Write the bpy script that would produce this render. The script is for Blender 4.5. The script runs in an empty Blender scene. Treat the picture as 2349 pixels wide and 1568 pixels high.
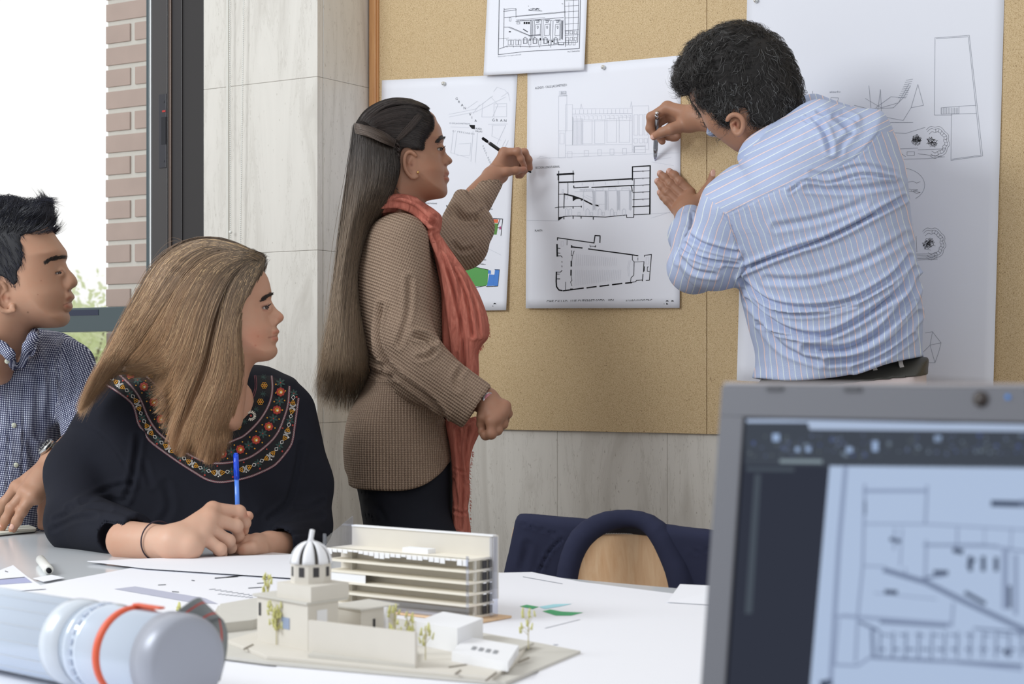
import bpy, bmesh, math, random
import numpy as np
from mathutils import Vector, Matrix
random.seed(7); np.random.seed(7)
S = bpy.context.scene
COL = S.collection
# ---------------------------------------------------------------- camera, world, lights, exposure
F, CX, HZ, CZ = 4000.0, 1174.5, 850.0, 1.07      # focal length in px, centre column, horizon row, eye height
cam_d = bpy.data.cameras.new('camera'); cam = bpy.data.objects.new('camera', cam_d); COL.objects.link(cam)
cam.location = (0, 0, CZ); cam.rotation_euler = (math.pi/2, 0, 0)
cam_d.sensor_fit = 'HORIZONTAL'; cam_d.sensor_width = 36.0
cam_d.lens = 36.0*F/2349.0
cam_d.shift_y = (HZ-784.0)/2349.0
cam_d.clip_start = 0.05; cam_d.clip_end = 300
cam_d.dof.use_dof = True; cam_d.dof.focus_distance = 3.75; cam_d.dof.aperture_fstop = 10.0
S.camera = cam
S.view_settings.view_transform = 'Standard'; S.view_settings.look = 'None'
S.view_settings.gamma = 1.0; S.view_settings.exposure = 0.0
S.view_settings.use_curve_mapping = False
wd = bpy.data.worlds.new('sky'); S.world = wd; wd.use_nodes = True
nt = wd.node_tree; nt.nodes.clear()
wo = nt.nodes.new('ShaderNodeOutputWorld'); bg = nt.nodes.new('ShaderNodeBackground')
tc = nt.nodes.new('ShaderNodeTexCoord'); sp = nt.nodes.new('ShaderNodeSeparateXYZ'); cr = nt.nodes.new('ShaderNodeValToRGB')
nt.links.new(tc.outputs['Generated'], sp.inputs[0]); nt.links.new(sp.outputs['Y'], cr.inputs[0])   # open daylight ahead, the deep room behind
cr.color_ramp.elements[0].position = 0.0; cr.color_ramp.elements[0].color = (0.735, 0.745, 0.76, 1)
cr.color_ramp.elements[1].position = 0.62; cr.color_ramp.elements[1].color = (1.0, 1.0, 0.985, 1)
nt.links.new(cr.outputs[0], bg.inputs[0]); bg.inputs[1].default_value = 1.06
nt.links.new(bg.outputs[0], wo.inputs[0])
def area(name, loc, target, sx, sy, power, col):
    l = bpy.data.lights.new(name, 'AREA'); l.shape = 'RECTANGLE'; l.size = sx; l.size_y = sy; l.energy = power; l.color = col
    o = bpy.data.objects.new(name, l); COL.objects.link(o); o.location = loc
    o.rotation_euler = (Vector(target)-Vector(loc)).to_track_quat('-Z', 'Y').to_euler(); return o
area('window_daylight', (-2.6, 1.7, 2.5), (0.1, 3.9, 1.1), 1.5, 1.2, 62, (0.93, 0.97, 1.0))
# ---------------------------------------------------------------- coordinates
K = 0.64; NRM = math.sqrt(1+K*K); CB = 4.30      # the board face is the plane Y + K*X = CB
ES = np.array([1/NRM, -K/NRM, 0.0]); EN = np.array([-K/NRM, -1/NRM, 0.0]); EZ = np.array([0, 0, 1.0])
TZ = 0.743                                        # table top height
def P(px, py, Y):
    return np.array([(px-CX)/F*Y, Y, CZ-(py-HZ)/F*Y])
def BD(px, py, n=0.0):                            # point on the board wall, n metres in front of the board
    Y = (CB-n*NRM)/(1+K*(px-CX)/F); return P(px, py, Y)
def TB(px, py, z=TZ):                             # point on a horizontal plane
    Y = F*(CZ-z)/(py-HZ); return P(px, py, Y)
O0 = np.array([0, CB, 0.0])
def WP(s, n, z): return O0+ES*s+EN*n+EZ*z
def PS(px, n=0.0): return float(np.dot(BD(px, HZ, n)-O0, ES))
def ZB(py, px, n=0.0): return float(BD(px, py, n)[2])
# ---------------------------------------------------------------- objects
def tag(o, label=None, cat=None, group=None, kind=None):
    if label: o['label'] = label
    if cat: o['category'] = cat
    if group: o['group'] = group
    if kind: o['kind'] = kind
    return o
def empty(name, loc, label=None, cat=None, group=None):
    o = bpy.data.objects.new(name, None); COL.objects.link(o); o.location = loc; o.empty_display_size = .05
    return tag(o, label, cat, group)
def setp(o, parent):
    if parent is not None:
        o.parent = parent
        m = Matrix.Translation(parent.location) if parent.type == 'EMPTY' else Matrix()
        o.matrix_parent_inverse = m.inverted()
    return o
def mesh_obj(name, V, Fc, mat, parent=None, smooth=True, attrs=None):
    me = bpy.data.meshes.new(name)
    V = np.asarray(V, dtype=np.float32)
    if isinstance(Fc, np.ndarray):
        n, k = Fc.shape
        me.vertices.add(len(V)); me.vertices.foreach_set('co', V.ravel())
        me.loops.add(n*k); me.loops.foreach_set('vertex_index', Fc.astype(np.int32).ravel())
        me.polygons.add(n); me.polygons.foreach_set('loop_start', np.arange(0, n*k, k, dtype=np.int32))
        me.update(calc_edges=True)
    else:
        me.from_pydata([tuple(map(float, v)) for v in V], [], [tuple(f) for f in Fc]); me.update()
    if smooth: me.polygons.foreach_set('use_smooth', np.ones(len(me.polygons), dtype=bool))
    for k, v in (attrs or {}).items():
        v = np.asarray(v, dtype=np.float32)
        if v.ndim == 1:
            a = me.attributes.new(k, 'FLOAT', 'POINT'); a.data.foreach_set('value', v)
        else:
            a = me.attributes.new(k, 'FLOAT_COLOR', 'POINT'); a.data.foreach_set('color', np.hstack([v[:, :3], np.ones((len(v), 1), np.float32)]).ravel())
    if mat is not None: me.materials.append(mat)
    o = bpy.data.objects.new(name, me); COL.objects.link(o)
    return setp(o, parent)
class MB:
    """collects boxes, prisms and tubes and links them as one mesh"""
    def __init__(s): s.v = []; s.f = []
    def add(s, V, Fc):
        b = len(s.v); s.v += [np.asarray(v, float) for v in V]; s.f += [[i+b for i in f] for f in Fc]; return s
    def box(s, c, u, v, w):                       # centre and three half-extent vectors
        c = np.asarray(c, float); u, v, w = (np.asarray(a, float) for a in (u, v, w))
        if np.dot(np.cross(u, v), w) < 0: w = -w
        P8 = [c+a*u+b*v+d*w for a in (-1, 1) for b in (-1, 1) for d in (-1, 1)]
        return s.add(P8, [(0, 1, 3, 2), (4, 6, 7, 5), (0, 4, 5, 1), (2, 3, 7, 6), (0, 2, 6, 4), (1, 5, 7, 3)])
    def wbox(s, s0, s1, n0, n1, z0, z1):          # box in wall coordinates
        return s.box(WP((s0+s1)/2, (n0+n1)/2, (z0+z1)/2), ES*(s1-s0)/2, EN*(n1-n0)/2, EZ*(z1-z0)/2)
    def slab(s, pts, up):                         # polygon extruded by vector up
        pts = [np.asarray(p, float) for p in pts]; up = np.asarray(up, float); n = len(pts)
        nn = np.zeros(3)
        for i in range(n): nn += np.cross(pts[i], pts[(i+1) % n])
        if np.dot(nn, up) < 0: pts = pts[::-1]
        return s.add(pts+[p+up for p in pts], [tuple(range(n))[::-1], tuple(range(n, 2*n))]+[(i, (i+1) % n, n+(i+1) % n, n+i) for i in range(n)])
    def tube(s, pts, r, k=10, cap=True):
        pts = [np.asarray(p, float) for p in pts]; n = len(pts)
        rr = r if hasattr(r, '__len__') else [r]*n
        t0 = pts[1]-pts[0]; a = np.array([0, 0, 1.0]) if abs(t0[2]) < .9*np.linalg.norm(t0) else np.array([1.0, 0, 0])
        V = []
        for i in range(n):
            t = pts[min(i+1, n-1)]-pts[max(i-1, 0)]; t = t/(np.linalg.norm(t)+1e-12)
            u = np.cross(a, t); u /= np.linalg.norm(u)+1e-12; w = np.cross(t, u); a = w
            V += [pts[i]+rr[i]*(math.cos(2*math.pi*j/k)*u+math.sin(2*math.pi*j/k)*w) for j in range(k)]
        Fc = [(i*k+j, i*k+(j+1) % k, (i+1)*k+(j+1) % k, (i+1)*k+j) for i in range(n-1) for j in range(k)]
        if cap: Fc += [tuple(range(k))[::-1], tuple(range((n-1)*k, n*k))]
        return s.add(V, Fc)
    def ball(s, c, r, n=10, m=14, sc=(1, 1, 1)):
        c = np.asarray(c, float); V = []; Fc = []
        for i in range(n+1):
            a = math.pi*i/n
            for j in range(m):
                b = 2*math.pi*j/m; V.append(c+r*np.array([math.sin(a)*math.cos(b)*sc[0], math.sin(a)*math.sin(b)*sc[1], math.cos(a)*sc[2]]))
        for i in range(n):
            for j in range(m): Fc.append((i*m+j, (i+1)*m+j, (i+1)*m+(j+1) % m, i*m+(j+1) % m))
        return s.add(V, Fc)
    def build(s, name, mat, parent=None, smooth=False, bevel=0, label=None):
        o = mesh_obj(name, np.array(s.v), s.f, mat, parent, smooth)
        if bevel:
            b = o.modifiers.new('bevel', 'BEVEL'); b.width = bevel; b.segments = 2; b.limit_method = 'ANGLE'
        if label: o['label'] = label
        return o
# ---------------------------------------------------------------- materials
def lin(c): return tuple((x/12.92 if x <= .04045 else ((x+.055)/1.055)**2.4) for x in [v/255 for v in c])+(1,)
class NT:
    def __init__(s, name):
        s.m = bpy.data.materials.new(name); s.m.use_nodes = True; s.t = s.m.node_tree; s.t.nodes.clear()
        s.out = s.n('ShaderNodeOutputMaterial'); s.b = s.n('ShaderNodeBsdfPrincipled'); s.l(s.b.outputs[0], s.out.inputs[0])
    def n(s, t, **k):
        x = s.t.nodes.new(t)
        for a, b in k.items(): setattr(x, a, b)
        return x
    def l(s, a, b): s.t.links.new(a, b)
    def set(s, i, v):
        if hasattr(v, 'is_linked') or hasattr(v, 'links'): s.l(v, s.b.inputs[i])
        else: s.b.inputs[i].default_value = v
    def coord(s, which='Object', scale=(1, 1, 1), rot=(0, 0, 0)):
        c = s.n('ShaderNodeTexCoord'); m = s.n('ShaderNodeMapping'); m.inputs['Scale'].default_value = scale; m.inputs['Rotation'].default_value = rot
        s.l(c.outputs[which], m.inputs[0]); return m.outputs[0]
    def noise(s, vec, scale, detail=4, rough=.5, dist=0):
        x = s.n('ShaderNodeTexNoise'); s.l(vec, x.inputs['Vector']); x.inputs['Scale'].default_value = scale; x.inputs['Detail'].default_value = detail
        x.inputs['Roughness'].default_value = rough; x.inputs['Distortion'].default_value = dist; return x.outputs[0]
    def ramp(s, f, stops, interp='LINEAR'):
        x = s.n('ShaderNodeValToRGB'); x.color_ramp.interpolation = interp; e = x.color_ramp.elements
        while len(e) < len(stops): e.new(.5)
        for i, (p, c) in enumerate(stops): e[i].position = p; e[i].color = c if len(c) == 4 else tuple(c)+(1,)
        s.l(f, x.inputs[0]); return x.outputs[0]
    def mix(s, f, a, b, mode='MIX'):
        x = s.n('ShaderNodeMix', data_type='RGBA', blend_type=mode)
        for i, v in ((0, f), (6, a), (7, b)):
            if hasattr(v, 'links'): s.l(v, x.inputs[i])
            else: x.inputs[i].default_value = v
        return x.outputs[2]
    def math(s, op, a, b=0.0, c=0.0):
        x = s.n('ShaderNodeMath', operation=op)
        for i, v in enumerate((a, b, c)):
            if hasattr(v, 'links'): s.l(v, x.inputs[i])
            else: x.inputs[i].default_value = v
        return x.outputs[0]
    def attr(s, name, o='Fac'):
        x = s.n('ShaderNodeAttribute', attribute_name=name); return x.outputs[o]
    def bump(s, h, strength=.3, dist=.002, normal=None):
        x = s.n('ShaderNodeBump'); x.inputs['Strength'].default_value = strength; x.inputs['Distance'].default_value = dist; s.l(h, x.inputs['Height'])
        if normal is not None: s.l(normal, x.inputs['Normal'])
        s.l(x.outputs[0], s.b.inputs['Normal']); return x.outputs[0]
def plain(name, c, rough=.5, metal=0, spec=.5, bump=0, bscale=300, var=0):
    t = NT(name); t.set('Roughness', rough); t.set('Metallic', metal); t.set('Specular IOR Level', spec)
    cc = lin(c)
    v = t.coord()
    nz = t.noise(v, bscale, 3)
    if var: t.set('Base Color', t.mix(nz, tuple(x*(1-var) for x in cc[:3])+(1,), tuple(min(1, x*(1+var)) for x in cc[:3])+(1,)))
    else: t.set('Base Color', cc)
    if bump: t.bump(nz, bump, .001)
    return t.m
def glassy(name, tint=(1, 1, 1, 1), alpha=.12, rough=.02):
    t = NT(name); t.t.nodes.remove(t.b)
    tr = t.n('ShaderNodeBsdfTransparent'); tr.inputs[0].default_value = tint
    gl = t.n('ShaderNodeBsdfGlossy'); gl.inputs['Roughness'].default_value = rough
    mx = t.n('ShaderNodeMixShader'); mx.inputs[0].default_value = alpha
    t.l(tr.outputs[0], mx.inputs[1]); t.l(gl.outputs[0], mx.inputs[2]); t.l(mx.outputs[0], t.out.inputs[0]); return t.m
def emit(name, c, s=1.0):
    t = NT(name); t.t.nodes.remove(t.b); e = t.n('ShaderNodeEmission'); e.inputs[0].default_value = lin(c); e.inputs[1].default_value = s
    t.l(e.outputs[0], t.out.inputs[0]); return t.m
def marble(name, base, vein, dark):
    t = NT(name); a = -math.atan(K)
    v = t.coord(rot=(0, 0, -a))
    vs = t.n('ShaderNodeMapping'); vs.inputs['Scale'].default_value = (9, 9, 1.3); vs.inputs['Rotation'].default_value = (0, .12, 0); t.l(v, vs.inputs[0])
    n1 = t.noise(vs.outputs[0], 1.6, 6, .6, 1.2)
    n2 = t.noise(vs.outputs[0], 6, 8, .7, .6)
    c = t.ramp(n1, [(.3, lin(vein)), (.5, lin(base)), (.75, lin(tuple(min(255, x+6) for x in base)))])
    l = t.ramp(n2, [(.475, (0, 0, 0, 1)), (.495, (1, 1, 1, 1)), (.515, (0, 0, 0, 1))])
    l2 = t.ramp(n1, [(.44, (0, 0, 0, 1)), (.5, (1, 1, 1, 1)), (.56, (0, 0, 0, 1))])
    c = t.mix(t.math('MULTIPLY', t.math('MULTIPLY', l, l2), .42), c, lin(dark))
    vp = t.n('ShaderNodeMapping'); vp.inputs['Scale'].default_value = (60, 60, 22); t.l(v, vp.inputs[0])
    n3 = t.noise(vp.outputs[0], 3.5, 2, .5)
    pits = t.ramp(n3, [(.26, (1, 1, 1, 1)), (.32, (0, 0, 0, 1))])
    c = t.mix(t.math('MULTIPLY', pits, .5), c, lin(dark))
    t.set('Base Color', c); t.set('Roughness', .32); t.set('Specular IOR Level', .4)
    return t.m
# ---------------------------------------------------------------- implicit surfaces for bodies, clothes and hair
def cat_closed(pts, n=6, closed=True):
    p = np.array(pts, float); m = len(p); out = []
    rng = range(m) if closed else range(m-1)
    for i in rng:
        if closed: a, b, c, d = p[(i-1) % m], p[i], p[(i+1) % m], p[(i+2) % m]
        else: a, b, c, d = p[max(i-1, 0)], p[i], p[i+1], p[min(i+2, m-1)]
        for j in range(n):
            t = j/n
            out.append(.5*((2*b)+(c-a)*t+(2*a-5*b+4*c-d)*t*t+(3*b-3*c+d-a)*t**3))
    if not closed: out.append(p[-1])
    return np.array(out)
def resample(pts, n):
    q = cat_closed(pts, 8, False); d = np.r_[0, np.cumsum(np.linalg.norm(np.diff(q, axis=0), axis=1))]
    t = np.linspace(0, d[-1], n)
    return np.stack([np.interp(t, d, q[:, i]) for i in range(q.shape[1])], 1)
def seg_d2(X, Z, a, b):
    ba = b-a; L = float(ba@ba)+1e-12
    h = np.clip(((X-a[0])*ba[0]+(Z-a[1])*ba[1])/L, 0, 1)
    return (X-a[0]-ba[0]*h)**2+(Z-a[1]-ba[1]*h)**2
class Rc:
    def __init__(s, a, b, ra, rb=None): s.a = np.array(a, float); s.b = np.array(b, float); s.ra = ra; s.rb = ra if rb is None else rb
    def bb(s): r = max(s.ra, s.rb); return np.minimum(s.a, s.b)-r, np.maximum(s.a, s.b)+r
    def __call__(s, Q):
        pa = Q-s.a; ba = s.b-s.a; h = np.clip(pa@ba/(ba@ba+1e-12), 0, 1)
        return np.sqrt(((pa-h[:, None]*ba)**2).sum(1))-(s.ra+(s.rb-s.ra)*h)
class Ell:
    def __init__(s, c, r, R=None): s.c = np.array(c, float); s.r = np.array(r, float); s.R = R
    def bb(s): m = s.r.max(); return s.c-m, s.c+m
    def __call__(s, Q):
        p = Q-s.c
        if s.R is not None: p = p@s.R
        k0 = np.sqrt(((p/s.r)**2).sum(1))+1e-9; k1 = np.sqrt(((p/s.r**2)**2).sum(1))+1e-9
        return k0*(k0-1)/k1
class Inf:
    """a traced outline given its own distance and rounded thickness"""
    def __init__(s, pts, Y, W, R, lean=(0, 0), raw=False, holes=(), blur=2, Wb=None, n=5):
        s.Y, s.W, s.R, s.Wb = Y, W, R, (W if Wb is None else Wb)
        loops = [np.array([P(a, b, Y)[[0, 2]] for a, b in (pts if raw else cat_closed(pts, n))])]
        for hh in holes: loops.append(np.array([P(a, b, Y)[[0, 2]] for a, b in cat_closed(hh, n)]))
        pl = loops[0]; s.lo = pl.min(0)-.06; s.hi = pl.max(0)+.06; s.c = (pl.min(0)+pl.max(0))/2; s.lean = lean
        s.st = st = max(.0015, (s.hi-s.lo).max()/420)
        nx, nz = (np.ceil((s.hi-s.lo)/st)).astype(int)+1
        X, Z = np.meshgrid(s.lo[0]+st*np.arange(nx), s.lo[1]+st*np.arange(nz), indexing='ij')
        D = np.full(X.shape, 1e9); ins = np.zeros(X.shape, bool)
        for L in loops:
            for i in range(len(L)):
                a, b = L[i], L[(i+1) % len(L)]
                D = np.minimum(D, seg_d2(X, Z, a, b))
                cr_ = (a[1] > Z) != (b[1] > Z)
                with np.errstate(divide='ignore', invalid='ignore'):
                    xi = (b[0]-a[0])*(Z-a[1])/(b[1]-a[1]+1e-15)+a[0]
                ins ^= cr_ & (X < xi)
        D = np.sqrt(D); D[~ins] *= -1
        for _ in range(blur):
            E = np.pad(D, 1, mode='edge'); D = (E[:-2, 1:-1]+E[2:, 1:-1]+E[1:-1, :-2]+E[1:-1, 2:]+2*D)/6
        s.D = D
    def bb(s):
        w = max(s.W, s.Wb)+abs(s.lean[0])*(s.hi-s.lo)[0]/2+abs(s.lean[1])*(s.hi-s.lo)[1]/2
        return np.array([s.lo[0]+.05, s.Y-w, s.lo[1]+.05]), np.array([s.hi[0]-.05, s.Y+w, s.hi[1]-.05])
    def d2(s, X, Z):
        gx = np.clip((X-s.lo[0])/s.st, 0, s.D.shape[0]-1.001); gz = np.clip((Z-s.lo[1])/s.st, 0, s.D.shape[1]-1.001)
        i = gx.astype(int); j = gz.astype(int); u = gx-i; v = gz-j; D = s.D
        d = (D[i, j]*(1-u)*(1-v)+D[i+1, j]*u*(1-v)+D[i, j+1]*(1-u)*v+D[i+1, j+1]*u*v)
        ex = np.maximum(0, np.maximum(s.lo[0]-X, X-s.hi[0])); ez = np.maximum(0, np.maximum(s.lo[1]-Z, Z-s.hi[1]))
        return d-np.hypot(ex, ez)
    def yc(s, X, Z): return s.Y+s.lean[0]*(X-s.c[0])+s.lean[1]*(Z-s.c[1])
    def __call__(s, Q):
        X = Q[:, 0]; Z = Q[:, 2]
        q = np.maximum(1-s.d2(X, Z)/s.R, 0)
        y = Q[:, 1]-s.yc(X, Z); w = np.where(y < 0, s.W, s.Wb)
        f = np.sqrt(q*q+(y/w)**2)
        g = np.sqrt((q/s.R)**2+(y/w**2)**2)+1e-9
        return (f-1)*f/g
class Fd:
    """smooth union / subtraction of shapes"""
    def __init__(s, k=.01): s.ops = []; s.k = k
    def add(s, p, k=None): s.ops.append((p, 0, s.k if k is None else k)); return s
    def sub(s, p, k=None): s.ops.append((p, 1, s.k if k is None else k)); return s
    def cut(s, p, k=None): s.ops.append((p, 2, s.k if k is None else k)); return s
    def chain(s, pts, k=None):                    # pts: (px, py, Y, radius)
        for a, b in zip(pts[:-1], pts[1:]): s.add(Rc(P(*a[:3]), P(*b[:3]), a[3], b[3]), k)
        return s
    def bb(s):
        L, H = zip(*[p.bb() for p, o, k in s.ops if o == 0]); return np.min(L, 0), np.max(H, 0)
    def __call__(s, Q):
        D = None
        for p, o, k in s.ops:
            d = p(Q)
            if D is None: D = d; continue
            if o == 0:
                h = np.clip(.5+.5*(d-D)/k, 0, 1); D = d+(D-d)*h-k*h*(1-h)
            elif o == 1:
                h = np.clip(.5-.5*(D+d)/k, 0, 1); D = D+(-d-D)*h+k*h*(1-h)
            else:
                h = np.clip(.5-.5*(d-D)/k, 0, 1); D = d+(D-d)*h+k*h*(1-h)
        return D
class Off:
    def __init__(s, f, o): s.f = f; s.o = o
    def bb(s): l, h = s.f.bb(); return l+s.o, h-s.o
    def __call__(s, Q): return s.f(Q)+s.o
class Reg:
    """outline pushed through the whole depth, used only to trim another shape"""
    def __init__(s, pts, Y, n=5): s.i = Inf(pts, Y, 1, 1, blur=1, n=n)
    def bb(s): return s.i.bb()
    def __call__(s, Q): return -s.i.d2(Q[:, 0], Q[:, 2])
class Half:
    def __init__(s, c, n): s.c = np.array(c, float); s.n = np.array(n, float)/np.linalg.norm(n)
    def bb(s): return s.c, s.c
    def __call__(s, Q): return (Q-s.c)@s.n
def surf(f, h, pad=.01, smooth=1):
    lo, hi = f.bb(); lo = lo-pad-h*2; hi = hi+pad+h*2
    B = 4
    n = (np.ceil((hi-lo)/(h*B)).astype(int)+1)
    cg = np.stack(np.meshgrid(*[lo[i]+h*B*(np.arange(n[i])+.5) for i in range(3)], indexing='ij'), -1).reshape(-1, 3)
    cd = f(cg).reshape(n)
    G = np.repeat(np.repeat(np.repeat(cd, B, 0), B, 1), B, 2).astype(np.float32)
    act = np.argwhere(np.abs(cd) < h*B*1.9)
    o = np.stack(np.meshgrid(range(B), range(B), range(B), indexing='ij'), -1).reshape(-1, 3)
    for k in range(0, len(act), 6000):
        idx = (act[k:k+6000, None, :]*B+o[None]).reshape(-1, 3)
        G[idx[:, 0], idx[:, 1], idx[:, 2]] = f(lo+h*(idx+.5))
    s = G < 0
    c = np.zeros(np.array(G.shape)-1, np.uint8)
    for a in (0, 1):
        for b in (0, 1):
            for d in (0, 1): c += s[a:s.shape[0]-1+a, b:s.shape[1]-1+b, d:s.shape[2]-1+d]
    A = np.argwhere((c > 0) & (c < 8)); vid = np.full(c.shape, -1, np.int32); vid[A[:, 0], A[:, 1], A[:, 2]] = np.arange(len(A))
    acc = np.zeros((len(A), 3)); cnt = np.zeros(len(A))
    cor = [(a, b, d) for a in (0, 1) for b in (0, 1) for d in (0, 1)]
    val = {q: G[A[:, 0]+q[0], A[:, 1]+q[1], A[:, 2]+q[2]].astype(float) for q in cor}
    for q in cor:
        for ax in range(3):
            if q[ax]: continue
            r = list(q); r[ax] = 1; r = tuple(r); v0, v1 = val[q], val[r]; m = (v0 < 0) != (v1 < 0)
            t = np.where(m, v0/np.where(m, v0-v1, 1), 0)
            p = np.array(q, float)[None].repeat(len(A), 0); p[:, ax] += t; acc += p*m[:, None]; cnt += m
    V = lo+h*(A+acc/cnt[:, None]+.5)
    Q = []
    for ax in range(3):
        b, d = (ax+1) % 3, (ax+2) % 3
        s0 = [slice(None)]*3; s1 = [slice(None)]*3; s0[ax] = slice(0, -1); s1[ax] = slice(1, None)
        E = np.argwhere(s[tuple(s0)] != s[tuple(s1)])
        E = E[(E[:, b] > 0) & (E[:, d] > 0) & (E[:, b] < s.shape[b]-1) & (E[:, d] < s.shape[d]-1)]
        ins = s[E[:, 0], E[:, 1], E[:, 2]]
        cs = []
        for (u, w) in ((0, 0), (-1, 0), (-1, -1), (0, -1)):
            X = E.copy(); X[:, b] += u; X[:, d] += w; cs.append(vid[X[:, 0], X[:, 1], X[:, 2]])
        q = np.stack(cs, 1); q[~ins] = q[~ins][:, ::-1]; Q.append(q)
    Q = np.concatenate(Q); Q = Q[(Q >= 0).all(1)]
    for _ in range(smooth):
        S_ = np.zeros_like(V); C_ = np.zeros(len(V))
        for i in range(4):
            np.add.at(S_, Q[:, i], V[Q[:, (i+1) % 4]]+V[Q[:, (i+3) % 4]]); np.add.at(C_, Q[:, i], 2)
        V = V*.4+.6*S_/np.maximum(C_, 1)[:, None]
    return V, Q
def normals(V, Q):
    n = np.cross(V[Q[:, 2]]-V[Q[:, 0]], V[Q[:, 3]]-V[Q[:, 1]]); N = np.zeros_like(V)
    for i in range(4): np.add.at(N, Q[:, i], n)
    return N/(np.linalg.norm(N, axis=1)[:, None]+1e-12)
def topx(V): return CX+F*V[:, 0]/V[:, 1], HZ-F*(V[:, 2]-CZ)/V[:, 1]
def join(parts):
    Vs, Qs, b = [], [], 0
    for V, Q in parts: Vs.append(V); Qs.append(Q+b); b += len(V)
    return np.concatenate(Vs), np.concatenate(Qs)
def pdist(px, py, line):
    D = np.full(len(px), 1e9); line = np.array(line, float)
    for a, b in zip(line[:-1], line[1:]): D = np.minimum(D, seg_d2(px, py, a, b))
    return np.sqrt(D)
def crease(V, Q, lines, front=None):
    """cloth folds pressed into the surface: (polyline px, width px, depth m)"""
    N = normals(V, Q); px, py = topx(V); d = np.zeros(len(V))
    for ln, w, dep in lines:
        ln = cat_closed(ln, 5, False) if len(ln) > 2 else np.array(ln, float)
        ds = pdist(px, py, ln)
        # taper toward both ends
        e = np.minimum(np.hypot(px-ln[0][0], py-ln[0][1]), np.hypot(px-ln[-1][0], py-ln[-1][1])); tp = np.clip(e/(3*w)+.3, 0, 1)
        d += tp*dep*(-np.exp(-(ds/w)**2)+.55*np.exp(-((ds-2.0*w)/w)**2))
    m = np.clip(.25-N[:, 1]*1.6, 0, 1)
    return V+N*(d*m)[:, None]
def grad(f, Q, e=.001):
    g = np.stack([f(Q+np.eye(3)[i]*e)-f(Q-np.eye(3)[i]*e) for i in range(3)], 1)/(2*e); return g
def snap(f, Q, lift, it=4):
    Q = Q.copy()
    for _ in range(it):
        g = grad(f, Q); n2 = (g**2).sum(1)+1e-6; step = (f(Q)-lift)/n2
        Q -= g*np.clip(step, -.03, .03)[:, None]
    return Q
def strand_mesh(name, C, rad, mat, parent, tint=None, label=None):
    """C: strands x points x 3 ; thin three sided tubes"""
    n, m, _ = C.shape
    T = np.gradient(C, axis=1); T /= np.linalg.norm(T, axis=2, keepdims=True)+1e-12
    ref = np.array([.31, -.9, .3]); U = np.cross(T, ref); U /= np.linalg.norm(U, axis=2, keepdims=True)+1e-12; Wv = np.cross(T, U)
    t = np.linspace(0, 1, m); r = (rad*np.clip(np.minimum(np.minimum(1, 1.35*(1-t)+.12), .35+7*t), .1, 1))[None, :, None]
    V = np.stack([C+r*(math.cos(a)*U+math.sin(a)*Wv) for a in (0, 2.094, 4.189)], 2)
    idx = np.arange(n*m*3).reshape(n, m, 3)
    q = np.stack([idx[:, :-1, :], np.roll(idx[:, :-1, :], -1, 2), np.roll(idx[:, 1:, :], -1, 2), idx[:, 1:, :]], -1).reshape(-1, 4)
    tint = np.random.rand(n) if tint is None else tint
    A = np.repeat(tint, m*3); B = np.tile(np.repeat(t, 3), n)
    o = mesh_obj(name, V.reshape(-1, 3), q, mat, parent, True, {'tint': A, 'along': B})
    if label: o['label'] = label
    return o
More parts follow.
